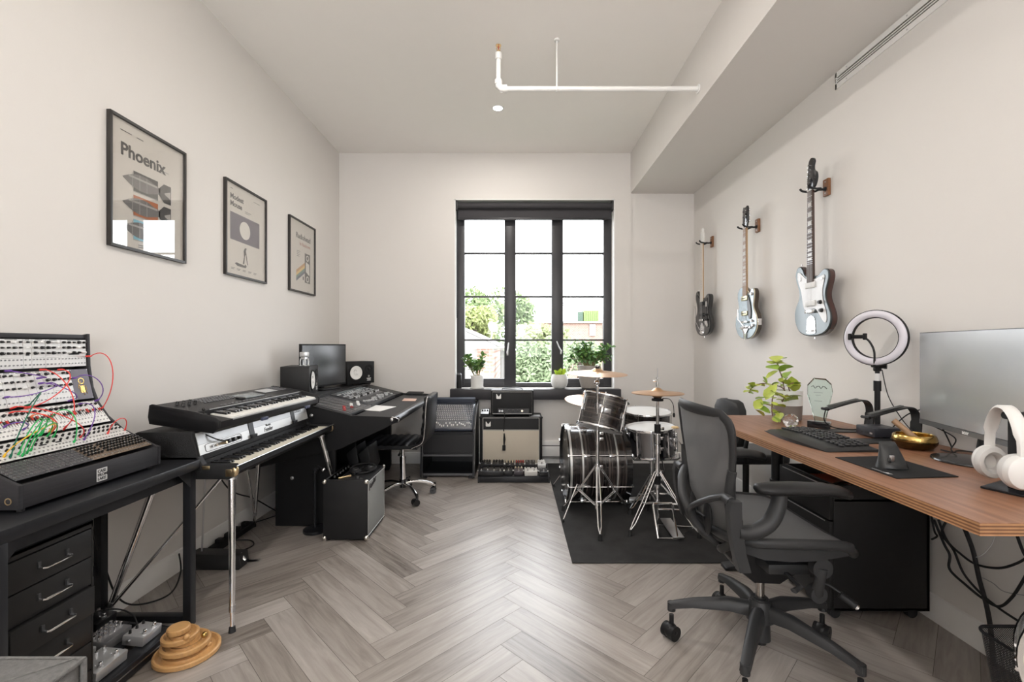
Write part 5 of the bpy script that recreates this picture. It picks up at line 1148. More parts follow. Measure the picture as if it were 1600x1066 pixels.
def sill_plants():
    Z = .812; soil = mat('potting_soil', (.05, .035, .025), .95, bump=1, bscale=200); rn = random.Random(12)
    g1 = mat('jade_leaf', (.11, .24, .07), .35, vary=.4, vscale=20); g2 = mat('fresh_leaf', (.22, .38, .10), .4, vary=.3, vscale=20); g3 = mat('lime_leaf', (.45, .62, .05), .4, vary=.3, vscale=20); stem = mat('plant_stem', (.25, .22, .10), .6)
    # 1 white cylinder pot
    x, y = pf(745.5, 600, 4.955).x, 4.955; t = thing('potted_plant', 'small bushy green plant in a white cylinder pot on the sill', 'plant', (x, y, Z))
    b = MB(); b.lathe([(0, 0), (.062, 0), (.066, .004), (.070, .135), (.066, .140), (.062, .135), (.060, .12), (0, .12)], mat('white_ceramic', (.78, .78, .76), .35), M.Translation((x, y, Z)), 36); b.lathe([(.055, .0), (.074, .0), (.076, .012), (.055, .012)], mat('white_ceramic', (.78, .78, .76), .35), M.Translation((x, y, Z)), 36, close=True); b.build('pot', t)
    b = MB(); b.cyl((x, y, Z+.10), (x, y, Z+.124), .060, soil, n=24); b.build('soil', t)
    b = MB(); b2 = MB()
    for k in range(16):
        a = rn.uniform(0, 2*pi); tp = V((x+cos(a)*.13*rn.random()**.5-.015, y-.02+sin(a)*.05, Z+.24+.12*rn.random())); b.tube(curve_pts([(x+cos(a)*.02, y+sin(a)*.02, Z+.11), ((x+tp.x)/2, (y+tp.y)/2, Z+.20), tp], 4), .003, stem, 6)
        for j in range(24): p = V((x, y, Z+.15)).lerp(tp, .35+.75*rn.random()); leaf(b2, p, (rn.gauss(0, 1), rn.gauss(0, 1), rn.gauss(.4, .6)), .050*rn.uniform(.7, 1.2), rn.choice([g1, g2, g2]), rn, .6)
    b.build('stem', t); b2.build('foliage', t, smooth=60, norm=False)
    # 2 white bowl pot
    x, y = pf(874, 600, 4.95).x, 4.95; t = thing('potted_succulent', 'white rounded pot with a little yellow-green succulent on the sill', 'plant', (x, y, Z))
    b = MB(); b.lathe([(0, 0), (.055, 0), (.078, .02), (.092, .06), (.092, .10), (.080, .145), (.078, .152), (.072, .145), (.080, .10), (.07, .12), (0, .12)], mat('speckled_ceramic', (.70, .70, .68), .6, vary=.15, vscale=120, bump=.5, bscale=120), M.Translation((x, y, Z)), 40); b.build('pot', t)
    b = MB(); b.cyl((x, y, Z+.115), (x, y, Z+.135), .074, soil, n=24); b.build('soil', t)
    b = MB(); 
    for k in range(14): a = k*2.4; leaf(b, (x+.02*cos(a), y+.02*sin(a), Z+.13), (cos(a)*.5, sin(a)*.5, .9), .06+.02*(k % 3), g3, rn, .5)
    b.build('foliage', t, smooth=60, norm=False)
    # 3 large grey pot
    x, y = pf(921, 600, 4.93).x, 4.93; t = thing('potted_shrub', 'large round-leaved green shrub in a wide grey pot on the sill', 'plant', (x, y, Z))
    b = MB(); b.lathe([(0, 0), (.075, 0), (.090, .01), (.112, .10), (.120, .20), (.120, .245), (.112, .25), (.106, .245), (.105, .21), (0, .21)], mat('greige_ceramic', (.36, .33, .30), .6, vary=.1, vscale=90, bump=.4), M.Translation((x, y, Z)), 40); b.build('pot', t)
    b = MB(); b.cyl((x, y, Z+.19), (x, y, Z+.225), .104, soil, n=24); b.build('soil', t)
    b = MB(); b2 = MB()
    for k in range(26):
        a = rn.uniform(0, 2*pi); rr = rn.random()**.5; tp = V((x+cos(a)*.27*rr, y-.05+sin(a)*.10*rr, Z+.33+.26*rn.random()*(1-.4*rr)))
        b.tube(curve_pts([(x+cos(a)*.03, y+sin(a)*.03, Z+.20), ((x*1.2+tp.x*.8)/2, (y+tp.y)/2, Z+.30), tp], 4), [.006]*4+[.0045]*4+[.003], stem, 6)
        for j in range(24): p = V((x, y, Z+.27)).lerp(tp, .5+.58*rn.random()); leaf(b2, p, (rn.gauss(0, 1), rn.gauss(0, 1), rn.gauss(.3, .6)), .056*rn.uniform(.7, 1.2), rn.choice([g1, g1, g2]), rn, .66)
    b.build('stem', t); b2.build('foliage', t, smooth=60, norm=False)
    # black canister
    x, y = pf(715.5, 600, 4.95).x+.012, 4.95; t = thing('black_canister', 'tall thin black canister with grey cap at the end of the sill', 'canister', (x, y, Z))
    b = MB(); b.cyl((x, y, Z), (x, y, Z+.145), .028, BLK, n=28); b.build('body', t); b = MB(); b.lathe([(.028, 0), (.026, .012), (.018, .02), (0, .021)], mat('cap_grey', (.10, .10, .105), .4), M.Translation((x, y, Z+.145)), 28); b.build('cap', t)
sill_plants()

# ================================================================== DRUMS
def rug():
    m = mat('charcoal_rug', (.026, .0255, .026), .95, bump=1.0, bscale=500, vary=.65, vscale=9)
    o = MB().b2((.335, 2.656, .0005), (1.86, 4.905, .007), m, bev=.002).build('rug'); tag(o, 'large dark charcoal rug under the drum kit', 'rug')
rug()
RZ = .0075
def stripe_mat():
    m = bpy.data.materials.new('black_oyster_wrap'); m.use_nodes = True; nt = m.node_tree; N = nt.nodes; L = nt.links.new; b = N['Principled BSDF']
    tc = N.new('ShaderNodeTexCoord'); mp = N.new('ShaderNodeMapping'); mp.inputs['Scale'].default_value = (.5, 45, 1); L(tc.outputs['UV'], mp.inputs[0])
    n = N.new('ShaderNodeTexNoise'); n.inputs['Scale'].default_value = 1.6; n.inputs['Detail'].default_value = 6; n.inputs['Roughness'].default_value = .65; L(mp.outputs[0], n.inputs['Vector'])
    r = N.new('ShaderNodeValToRGB'); L(n.outputs[0], r.inputs[0]); e = r.color_ramp.elements; e[0].position = .44; e[0].color = (.009, .008, .009, 1); e[1].position = .74; e[1].color = (.24, .21, .19, 1); k = e.new(.56); k.color = (.05, .038, .034, 1)
    L(r.outputs[0], b.inputs['Base Color']); b.inputs['Roughness'].default_value = .18; b.inputs['Coat Weight'].default_value = .6; return m
WRAP = stripe_mat(); HEAD = mat('drumhead_white', (.74, .74, .73), .45)
def shell(parent, X, r, h, m=None, n=48, along='len', name='shell', uvs=1):
    """open tube along local z with UVs laid so the wrap stripes run round or along"""
    bm = bmesh.new(); uv = bm.loops.layers.uv.new('UVMap'); rows = [(r-.006, 0), (r, 0), (r, h), (r-.006, h)]
    vv = [[bm.verts.new(X @ V((a*cos(2*pi*k/n), a*sin(2*pi*k/n), z))) for k in range(n)] for a, z in rows]
    for j in range(4):
        for k in range(n):
            f = bm.faces.new((vv[j][k], vv[j][(k+1) % n], vv[(j+1) % 4][(k+1) % n], vv[(j+1) % 4][k]))
            for lp, (kk, z) in zip(f.loops, ((k, rows[j][1]), (k+1, rows[j][1]), (k+1, rows[(j+1) % 4][1]), (k, rows[(j+1) % 4][1]))): lp[uv].uv = (z, kk/n*2*pi*r)
    # stripes run round the shell: map z to the stretched axis
    for f in bm.faces:
        for lp in f.loops: u = lp[uv].uv; lp[uv].uv = (u[1], u[0])
    bmesh.ops.recalc_face_normals(bm, faces=bm.faces)
    rt = parent
    while rt.parent: rt = rt.parent
    bmesh.ops.transform(bm, matrix=M.LocRotScale(rt.location, rt.rotation_euler, rt.scale).inverted(), verts=bm.verts)
    me = bpy.data.meshes.new(name); bm.to_mesh(me); bm.free(); me.materials.append(m or WRAP)
    me.polygons.foreach_set('use_smooth', [True]*len(me.polygons)); me.set_sharp_from_angle(angle=R(40)); o = bpy.data.objects.new(name, me); C.objects.link(o); o.parent = parent; return o
def hoop(t, X, r, z, m=None, h=.014, w=.010, name='hoop'):
    b = MB(); b.lathe([(r, z), (r+w, z), (r+w+.002, z+h*.5), (r+w, z+h), (r, z+h)], m or CHR, X, 48, close=True); return b.build(name, t)
def head(t, X, r, z, m=None, name='drumhead'):
    b = MB(); b.lathe([(0, z), (r-.004, z), (r+.002, z-.003), (r+.002, z-.006), (0, z-.006)], m or HEAD, X, 48); return b.build(name, t)
def lugs(t, X, r, h, n, off=0, tube=False):
    for k in range(n):
        a = off+2*pi*k/n; b = MB(); rr = r+.014; c, s = cos(a), sin(a)
        b.cyl((rr*c, rr*s, .004), (rr*c, rr*s, h-.004), .0032, CHR, n=8, X=X); b.cyl((rr*c, rr*s, h+.006), (rr*c, rr*s, h+.016), .0048, CHR, n=6, X=X)
        if tube: b.cyl((rr*c, rr*s, h*.12), (rr*c, rr*s, h*.88), .0065, CHR, n=12, X=X)
        for z in ((.5,) if not tube else (.25, .75)):
            b.box((( r+.008)*c, (r+.008)*s, h*z), (.018, .016, min(.05, h*.3)), CHR, rot=(0, 0, a), bev=.005, X=X)
        b.build('lug', t)
def bass_drum():
    cx, cy = .635, 3.68; D = .60; r = .285; L_ = .42; zc = .335
    t = thing('bass_drum', 'large striped black bass drum standing on the rug', 'drum', (cx, cy, RZ))
    yaw = R(1); ax = V((cos(yaw), sin(yaw), 0)); c0 = V((cx, cy, zc))-ax*L_/2
    X = M.Translation(c0) @ ax.to_track_quat('Z', 'Y').to_matrix().to_4x4()
    shell(t, X, r, L_)
    bh = mat('hoop_black', (.012, .012, .013), .2, coat=.6); silv = mat('hoop_inlay', (.5, .5, .49), .3, .6)
    for z0 in (-.030, L_-.012): b = MB(); b.lathe([(r+.002, z0), (r+.014, z0), (r+.014, z0+.042), (r+.002, z0+.042)], bh, X, 56, close=True); b.build('hoop', t)
    b = MB(); b.lathe([(r+.014, -.016), (r+.0155, -.016), (r+.0155, .0), (r+.014, .0)], silv, X, 56, close=True); b.build('hoop_inlay', t)
    head(t, X, r+.002, -.004, mat('bass_head_black', (.02, .02, .021), .25)); head(t, X, r+.002, L_+.01, HEAD)
    for z in (.075, L_-.085): b = MB(); b.lathe([(r, z), (r+.004, z), (r+.004, z+.012), (r, z+.012)], silv, X, 56, close=True); b.build('shell_band', t)
    for k in range(8):
        a = 2*pi*(k+.5)/8; c, s = cos(a), sin(a); rr = r+.022; b = MB()
        b.cyl((rr*c, rr*s, -.03), (rr*c, rr*s, L_+.04), .0035, CHR, n=8, X=X)
        for z in (-.030, L_+.030): b.box(((r+.016)*c, (r+.016)*s, z), (.03, .020, .012), CHR, rot=(0, 0, a), bev=.003, X=X)
        for z in (.11, L_-.12): b.box(((r+.010)*c, (r+.010)*s, z), (.020, .022, .05), CHR, rot=(0, 0, a), bev=.006, X=X)
        b.build('tension_rod', t)
    # spurs
    for s in (-1, 1):
        p = c0+ax*.06+V((0, s*r*.86, -r*.38)); q = V((p.x-.14, cy+s*.42, RZ+.012)); b = MB(); p = V(p); b.box(p, (.06, .03, .05), CHR, bev=.006); b.tube([p+V((0, s*.02, 0)), p+V((-.02, s*.03, .01)), q], .006, CHR, 10); o = b.build('spur', t)
        MB().ball(q, .012, RUB, n=10).build('rubber_tip', o)
    # tom post on top
    b = MB(); p = c0+ax*.27+V((0, 0, r)); b.box(p+V((0, 0, .008)), (.06, .06, .02), CHR, bev=.005); b.cyl(p, p+V((0, -.02, .14)), .011, CHR, n=14); b.cyl(p+V((0, -.02, .09)), p+V((0, -.02, .13)), .018, BLK, n=16); b.build('tom_mount', t)
    # pedal on the batter side
    px = cx+L_/2+.03; b = MB(); b.box((px+.11, cy, RZ+.028), (.24, .07, .012), STEEL, rot=(0, -.09, 0), bev=.004); b.box((px+.02, cy, RZ+.012), (.09, .11, .016), STEEL, bev=.003)
    for s in (-1, 1): b.cyl((px+.03, cy+s*.05, RZ+.01), (px+.03, cy+s*.045, RZ+.20), .008, CHR, n=10)
    b.cyl((px+.03, cy-.055, RZ+.195), (px+.03, cy+.055, RZ+.195), .008, CHR, n=10); b.cyl((px+.03, cy, RZ+.19), (px-.0, cy, RZ+.34), .004, CHR, n=8); b.ball((px+.002, cy, RZ+.34), .022, mat('felt_grey', (.4, .39, .37), .9), n=12); b.build('kick_pedal', t)
bass_drum()
def cyl_axis(base, tilt_x, tilt_y):
    """matrix at base, local z tilted by angles round y then x"""
    return M.Translation(V(base)) @ M.Rotation(tilt_y, 4, 'X') @ M.Rotation(tilt_x, 4, 'Y')
def rack_tom():
    Y = 3.40; base = pf(937, 668, Y); X = cyl_axis(base, R(15), R(-13)); r, h = .165, .225
    t = thing('rack_tom', 'tilted striped black rack tom above the bass drum', 'drum', base)
    shell(t, X, r, h); hoop(t, X, r+.002, h-.004); hoop(t, X, r+.002, -.012); head(t, X, r, h+.004); head(t, X, r, .0); lugs(t, X, r, h, 6, .3)
    b = MB(); p = X @ V((.04, r+.02, .08)); b.tube([X @ V((.02, r, .10)), X @ V((.03, r+.04, .09)), V((.66, 3.62, .74)), V((.68, 3.66, .70))], .010, CHR, 12); b.build('mount_arm', t)
    b = MB(); b.box(X @ V((0, -r-.006, h*.5)), (.05, .012, .035), STEEL, rot=(0, R(14), 0), bev=.004); b.build('badge', t)
rack_tom()
def floor_tom():
    base = V((1.155, 4.02, .34)); X = cyl_axis(base, R(0), R(4)); r, h = .20, .355
    t = thing('floor_tom', 'striped black floor tom with white drumhead behind the snare drum', 'drum', base)
    shell(t, X, r, h); hoop(t, X, r+.002, h-.004); hoop(t, X, r+.002, -.012); head(t, X, r, h+.004); head(t, X, r, 0); lugs(t, X, r, h, 8, .2)
    for k in range(3):
        a = .6+2*pi*k/3; c, s = cos(a), sin(a); b = MB(); b.tube([X @ V(((r+.03)*c, (r+.03)*s, .22)), X @ V(((r+.03)*c, (r+.03)*s, -.12)), V((base.x+(r+.08)*c, base.y+(r+.08)*s, RZ+.012))], .006, CHR, 10); b.box(X @ V(((r+.018)*c, (r+.018)*s, .14)), (.035, .035, .03), CHR, rot=(0, 0, a), bev=.005); o = b.build('leg', t)
        MB().ball((base.x+(r+.08)*c, base.y+(r+.08)*s, RZ+.012), .012, RUB, n=10).build('rubber_foot', o)
floor_tom()
def tripod(t, c, zhub, feet, zlow=.14, rod=.006, double=True, zr=RZ, name='tripod_leg'):
    """feet: list of (x,y). double-braced legs from hub, brace to lower collar"""
    for fx, fy in feet:
        f = V((fx, fy, zr+.018)); h = V((c[0], c[1], zhub)); lo = V((c[0], c[1], zlow)); d = V((fx-c[0], fy-c[1], 0)).normalized(); w = V((-d.y, d.x, 0))*.011; b = MB(); mid = h.lerp(f, .52)
        for s in (-1, 1):
            b.tube([h+d*.02+w*s*.8, mid+w*s*1.2, h.lerp(f, .86)+w*s, f+V((0, 0, .01))], rod*.85, CHR, 8)
            b.tube([lo+d*.018+w*s*.7, mid+w*s*.9+V((0, 0, -.004))], rod*.75, CHR, 8)
        b.cyl(mid-w*1.6, mid+w*1.6, .006, STEEL, n=10); leg = b.build(name, t)
        MB().cyl(f+V((0, 0, .022)), f-V((0, 0, .018)), .010, RUB, r1=.015, n=12).build('rubber_foot', leg)
    b = MB(); b.cyl((c[0], c[1], zhub-.03), (c[0], c[1], zhub+.02), .020, CHR, n=16); b.box((c[0]+.025, c[1], zhub), (.03, .012, .024), CHR, bev=.004); b.build('leg_collar', t); b = MB(); b.cyl((c[0], c[1], zlow-.02), (c[0], c[1], zlow+.02), .018, CHR, n=16); b.build('lower_collar', t)
def cymbal(t, X, r, name='cymbal'):
    pr = [(0, .006), (.006, .006)]; rb = r*.22
    prof = [(.005, .030), (rb*.5, .027), (rb*.85, .016), (rb, .010), (r*.5, .004), (r*.8, -.003), (r, -.010), (r, -.0115), (r*.8, -.0045), (r*.5, .0025), (rb, .0085), (rb*.85, .0145), (rb*.5, .0255), (.005, .0285)]
    b = MB(); b.lathe(prof, CYMB, X, 64, close=True); return b.build(name, t)
def cymbal_stand(c, top, rad, X, feet, zhub, label_s, label_c, boom=None, clamps=(.45, .72)):
    t = thing('cymbal_stand', label_s, 'cymbal stand', (c[0], c[1], RZ))
    tripod(t, c, zhub, feet, zlow=zhub-.25 if zhub > .4 else .12)
    j = boom or V((c[0], c[1], top.z-.03))
    b = MB(); b.cyl((c[0], c[1], RZ+.06), (c[0], c[1], zhub+.25), .0125, CHR, n=16); b.cyl((c[0], c[1], zhub+.22), (c[0], c[1], (j.z if boom else top.z-.10)), .0095, CHR, n=14); b.build('tube', t)
    for z in (zhub+.24,)+tuple(clamps if isinstance(clamps, tuple) else ()):
        b = MB(); b.cyl((c[0], c[1], z-.02), (c[0], c[1], z+.02), .018, CHR, n=16); b.box((c[0]+.028, c[1], z), (.035, .010, .022), CHR, bev=.004); b.build('clamp', t)
    b = MB()
    if boom: b.tube([boom-(V(top)-boom)*.25, boom, V(top)-(V((0, 0, .05)))], .007, CHR, 10); b.ball(boom, .022, CHR, n=14)
    n = X.to_3x3() @ V((0, 0, 1)); b.ball(V(top)-n*.075, .020, CHR, n=14); b.cyl(V(top)-n*.075, V(top)+n*.055, .004, CHR, n=10); b.cyl(V((c[0], c[1], top.z-.13)) if not boom else V(top)-V((0, 0, .06)), V(top)-n*.07, .009, CHR, n=12); b.build('tilter', t)
    b = MB(); b.cyl(V(top)-n*.018, V(top)+n*.004, .018, mat('black_felt', (.02, .02, .02), .95), n=18); b.cyl(V(top)+n*.030, V(top)+n*.042, .014, mat('black_felt', (.02, .02, .02), .95), n=18); b.cyl(V(top)+n*.042, V(top)+n*.056, .007, CHR, n=8); b.build('felt_and_wingnut', t)
    ct = thing('cymbal', label_c, 'cymbal', top); cymbal(ct, X, rad)
top = pf(933, 582, 3.28); cymbal_stand((.595, 3.28), top, .215, cyl_axis(top, R(1), R(3)), [(.37, 3.49), (.555, 2.955), (.87, 3.42)], .40, 'tall straight cymbal stand in front of the bass drum', 'highest bronze crash cymbal, in front of the window sill', clamps=(.60, .84))
top = pf(929, 625, 4.02); cymbal_stand((.86, 4.22), top, .262, cyl_axis(top, R(3), R(6)), [(.62, 4.32), (.93, 4.45), (.98, 4.02)], .40, 'boom cymbal stand standing behind the bass drum', 'wide bronze ride cymbal just behind the rack tom', boom=V((.86, 4.22, .70)), clamps=())
def hihat():
    c = (1.003, 3.20); top = V((c[0], c[1], .948)); t = thing('hihat_stand', 'chrome hi-hat stand with foot pedal on the front of the rug', 'hi-hat stand', (c[0], c[1], RZ))
    tripod(t, c, .385, [(.765, 3.03), (1.215, 2.995), (1.02, 3.50)], zlow=.17)
    b = MB(); b.cyl((*c, RZ+.04), (*c, .62), .0135, CHR, n=16); b.cyl((*c, .60), (*c, .90), .0105, CHR, n=14); b.build('tube', t)
    b = MB(); b.cyl((*c, .88), (*c, 1.115), .003, STEEL, n=8); b.build('pull_rod', t)
    for z, m in ((.62, CHR), (.69, BLKM), (.33, BLKM), (.545, CHR)): b = MB(); b.cyl((*c, z-.03), (*c, z+.03), .022, m, n=18); b.box((c[0]+.03, c[1], z), (.035, .012, .022), CHR, bev=.004); b.build('clamp', t)
    b = MB(); b.cyl((*c, .885), (*c, .90), .040, BLKM, n=26); b.cyl((*c, .90), (*c, .918), .026, mat('black_felt', (.02, .02, .02), .95), n=20); b.build('seat_cup', t)
    b = MB(); b.cyl((*c, .985), (*c, 1.015), .011, CHR, n=14); b.cyl((*c, 1.015), (*c, 1.04), .007, CHR, n=12); b.box((c[0]-.016, c[1], 1.025), (.03, .008, .014), CHR, bev=.003); b.cyl((*c, 1.04), (*c, 1.05), .010, CHR, n=12); b.build('clutch', t)
    # pedal: frame, footboard
    b = MB(); fy0 = 2.90; b.box((1.055, 3.06, RZ+.04), (.075, .26, .010), STEEL, rot=(R(6), 0, 0), bev=.003)
    b.build('footboard', t)
    b = MB(); P = [(.995, 3.19, RZ+.20), (.93, 3.05, RZ+.19), (.91, 2.93, RZ+.17), (.91, 2.925, RZ+.02)]
    b.tube([(.925, 3.03, RZ+.215), (1.045, 3.03, RZ+.215), (1.05, 3.03, RZ+.20), (1.05, 2.94, RZ+.02), (.925, 2.94, RZ+.02), (.92, 3.03, RZ+.20)], .008, CHR, 8, closed=True)
    b.tube([(1.05, 2.94, RZ+.012), (1.24, 3.14, RZ+.012), (1.0, 3.18, RZ+.012), (.93, 2.95, RZ+.012)], .005, CHR, 8, closed=True); b.tube([(1.0, 3.19, .13), (1.24, 3.17, .12)], .007, CHR, 8); b.build('pedal_frame', t)
    b = MB(); b.tube(curve_pts([(c[0]+.03, c[1]-.02, .905), (c[0]+.075, c[1]-.03, .90), (c[0]+.10, c[1]-.03, .86), (c[0]+.105, c[1]-.03, .81)], 5), .0025, RUB, 6); b.ball((c[0]+.105, c[1]-.03, .79), .009, RUB, (1, 1, 2), 10); b.build('hanging_plug', t)
    X = M.Translation(top); t1 = thing('hihat_cymbal', 'upper bronze hi-hat cymbal on the chrome stand', 'cymbal', top, group='pair of hi-hat cymbals'); cymbal(t1, X, .178)
    low = top-V((0, 0, .018)); t2 = thing('hihat_cymbal', 'lower bronze hi-hat cymbal, upturned beneath the other', 'cymbal', low, group='pair of hi-hat cymbals'); cymbal(t2, M.Translation(low) @ M.Rotation(pi, 4, 'X'), .178)
hihat()
def snare():
    base = V((1.07, 3.56, .44)); X = cyl_axis(base, R(-3), R(2)); r, h = .178, .19; chs = mat('chrome_shell', (.22, .22, .23), .15, 1, vary=.1, vscale=4)
    t = thing('snare_drum', 'chrome snare drum on its stand behind the hi-hat', 'drum', base)
    shell(t, X, r, h, chs); hoop(t, X, r+.002, h-.002, h=.018); hoop(t, X, r+.002, -.016, h=.018); head(t, X, r, h+.003); head(t, X, r, 0); lugs(t, X, r, h, 10, .1, tube=True)
    b = MB(); p = X @ V((r*.72, -r*.80, h*.55)); b.box(p, (.035, .03, .07), CHR, rot=(0, 0, -.8), bev=.005); b.tube([p+V((.02, -.02, .03)), p+V((.05, -.04, -.02)), p+V((.045, -.04, -.08))], .008, CHR, 8, flat=.5); b.build('strainer', t)
    b = MB(); p = X @ V((r*.9, -r*.5, h+.012)); b.lathe([(0, 0), (.028, 0), (.03, .006), (.022, .012), (0, .013)], mat('amber_gel', (.75, .55, .28), .3), M.Translation(p), 20); b.build('damper', t)
    s = thing('snare_stand', 'low chrome tripod stand under the snare drum', 'drum stand', (base.x, base.y, RZ)); c = (base.x, base.y)
    tripod(s, c, .25, [(.86, 3.42), (1.30, 3.47), (1.06, 3.83)], zlow=.12)
    b = MB(); b.cyl((*c, RZ+.05), (*c, .38), .0125, CHR, n=14); b.build('tube', s)
    b = MB()
    for k in range(3): a = -.5+2*pi*k/3; b.tube([(c[0], c[1], .38), (c[0]+.19*cos(a), c[1]+.19*sin(a), .405), (c[0]+.21*cos(a), c[1]+.21*sin(a), .42), (c[0]+.205*cos(a), c[1]+.205*sin(a), .455)], .006, CHR, 8)
    b.cyl((*c, .36), (*c, .40), .02, CHR, n=14); b.build('basket', s)
snare()
def throne():
    c = (1.63, 3.85); t = thing('drum_throne', 'round black drum throne on a chrome tripod beside the snare drum', 'stool', (c[0], c[1], RZ))
    b = MB(); b.lathe([(0, .43), (.155, .43), (.17, .445), (.172, .49), (.155, .515), (0, .52)], LEATH, M.Translation((c[0], c[1], 0)), 40); b.build('cushion', t)
    b = MB(); b.cyl((*c, RZ+.06), (*c, .43), .014, CHR, n=16); b.build('tube', t); tripod(t, c, .32, [(1.34, 3.72), (1.80, 3.66), (1.64, 4.14)], zlow=.14)
throne()
# ================================================================== GUITARS ON THE RIGHT WALL
def smooth_closed(pts, n=5):
    out = []; N = len(pts)
    for i in range(N):
        a, b_, c, d = [V((*pts[(i+k) % N], 0)) for k in (-1, 0, 1, 2)]
        for k in range(n):
            t = k/n; q = .5*((2*b_)+(c-a)*t+(2*a-5*b_+4*c-d)*t*t+(3*b_-a-3*c+d)*t**3); out.append((q.x, q.y))
    return out
OFFSET = [(0, 0), (-.07, .008), (-.125, .035), (-.158, .085), (-.166, .14), (-.152, .19), (-.125, .235), (-.118, .275), (-.130, .32), (-.150, .365), (-.156, .41), (-.140, .445), (-.112, .452), (-.088, .428), (-.068, .392), (-.036, .378), (.036, .372), (.062, .37), (.088, .388), (.118, .402), (.146, .388), (.152, .35), (.138, .305), (.124, .262), (.128, .218), (.150, .17), (.168, .12), (.166, .075), (.14, .035), (.085, .008)]
SINGLE = [(0, 0), (-.07, .008), (-.125, .04), (-.158, .09), (-.162, .14), (-.145, .19), (-.118, .23), (-.108, .265), (-.118, .305), (-.128, .345), (-.120, .385), (-.095, .412), (-.06, .422), (-.034, .42), (.034, .375), (.045, .355), (.07, .372), (.095, .395), (.112, .388), (.122, .36), (.118, .315), (.108, .268), (.116, .232), (.145, .19), (.162, .14), (.158, .09), (.125, .04), (.07, .008)]
def body_mesh(b, outline, th, top, side, X, edge=None):
    """rounded solid body; top face material differs"""
    N = len(outline); cx = sum(p[0] for p in outline)/N; cy = sum(p[1] for p in outline)/N
    def ring(s, z): return [(cx+(p[0]-cx)*(1-s), cy+(p[1]-cy)*(1-s), z) for p in outline]
    b.loft([ring(.06, 0), ring(.02, .003), ring(0, .010), ring(0, th-.010)], side, cap=False, X=X)
    b.loft([ring(0, th-.010), ring(.008, th-.003)], edge or top, cap=False, X=X); b.loft([ring(.008, th-.003), ring(.03, th), ring(.035, th)], top, cap=False, X=X)
    for r_, m, f in ((ring(.06, 0), side, 1), (ring(.035, th), top, 0)):
        i = b.mi(m); vs = [b.bm.verts.new(X @ V(p)) for p in r_]; fc = b.bm.faces.new(vs[::-1] if f else vs); fc.material_index = i
def guitar(Yc, z0, L_, label, kind, xf=1.885):
    t = thing('electric_guitar', label, 'guitar', (xf, Yc, z0)); X = frame((xf, Yc, z0), (0, -1, 0), (0, 0, 1)) @ M.Rotation(R(1.0), 4, 'Y')
    th = .045; mah = mat('dark_mahogany', (.055, .022, .018), .25, coat=.5); mp = mat('maple_neck', (.45, .30, .17), .35); rose = mat('rosewood', (.06, .038, .028), .5); ch = CHR
    body = {'silver': mat('silver_blue_burst', (.085, .10, .102), .34, .6, coat=.4), 'blue': mat('pale_blue_metallic', (.27, .325, .35), .26, .5, coat=.6), 'black': mat('gloss_black_body', (.012, .012, .013), .15, coat=.7)}[kind]
    side = {'silver': mah, 'blue': mat('dark_walnut_side', (.045, .032, .022), .25, coat=.5), 'black': body}[kind]
    out = smooth_closed(OFFSET if kind != 'blue' else SINGLE, 4)
    b = MB(); body_mesh(b, out, th, body, side, X, mat('cream_binding', (.62, .55, .40), .4) if kind == 'blue' else mat('dark_burst_edge', (.035, .035, .037), .25, .3)); b.build('body', t, smooth=35)
    nv0, nv1 = (.352, .905) if kind != 'blue' else (.36, .885); fz = th+.006
    # neck and fretboard
    b = MB(); sec = []
    for v in (nv0, .5, .7, nv1): w = .028-.007*(v-nv0)/(nv1-nv0); sec.append([(-w, v, fz-.001), (-w*.8, v, fz-.014), (0, v, fz-.021), (w*.8, v, fz-.014), (w, v, fz-.001)])
    b.loft(sec, mah if kind == 'silver' else mp, X=X); b.build('neck', t)
    fb = {'silver': rose, 'black': mat('maple_fretboard', (.66, .60, .52), .35), 'blue': mat('tan_fretboard', (.30, .20, .13), .4)}[kind]
    b = MB(); b.loft([[(-.029+.007*a, v, fz-.001), (.029-.007*a, v, fz-.001), (.028-.007*a, v, fz+.005), (-.028+.007*a, v, fz+.005)] for a, v in ((0, nv0-.02), (1, nv1))], fb, X=X)
    S = (nv1-.20)/1.0; nut = nv1; sc = .648
    for k in range(1, 22):
        v = nut-sc*(1-2**(-k/12)); w = .028-.007*(v-nv0)/(nv1-nv0)
        if v > nv0-.02: b.b2((-w, v-.0008, fz+.0045), (w, v+.0008, fz+.0065), STEEL, X=X)
    b.build('fretboard', t)
    b = MB(); pearl = mat('pearl_inlay', (.62, .61, .57), .25)
    for k in (3, 5, 7, 9, 12, 15, 17, 19):
        v = nut-sc*(1-2**(-(k-.5)/12)); w = .020-.006*(v-nv0)/(nv1-nv0); hh = .012 if k < 8 else .007
        if kind == 'black': b.cyl((0, v, fz+.004), (0, v, fz+.0056), .003, INK, n=10, X=X)
        else: b.b2((-w, v-hh, fz+.004), (w, v+hh, fz+.0056), pearl, X=X)
    b.build('inlay', t)['kind'] = 'stuff'
    # headstock
    hz = fz-.012
    if kind == 'blue': hp = [(-.021, 0), (-.028, .03), (-.040, .05), (-.036, .16), (-.028, .178), (0, .170), (.028, .178), (.036, .16), (.040, .05), (.028, .03), (.021, 0)]; hm = BLKG
    else: hp = smooth_closed([(-.021, 0), (-.030, .02), (-.036, .055), (-.030, .10), (-.022, .14), (-.020, .165), (-.002, .180), (.020, .175), (.030, .155), (.022, .135), (.024, .11), (.046, .09), (.052, .06), (.042, .03), (.024, .012)], 3); hm = BLKG if kind == 'silver' else mat('white_headstock', (.72, .71, .68), .3)
    if kind == 'black': hp = smooth_closed([(-.021, 0), (-.030, .02), (-.034, .055), (-.026, .10), (-.020, .14), (-.012, .172), (.008, .182), (.022, .168), (.016, .14), (.030, .12), (.036, .09), (.034, .05), (.026, .02), (.021, 0)], 3)
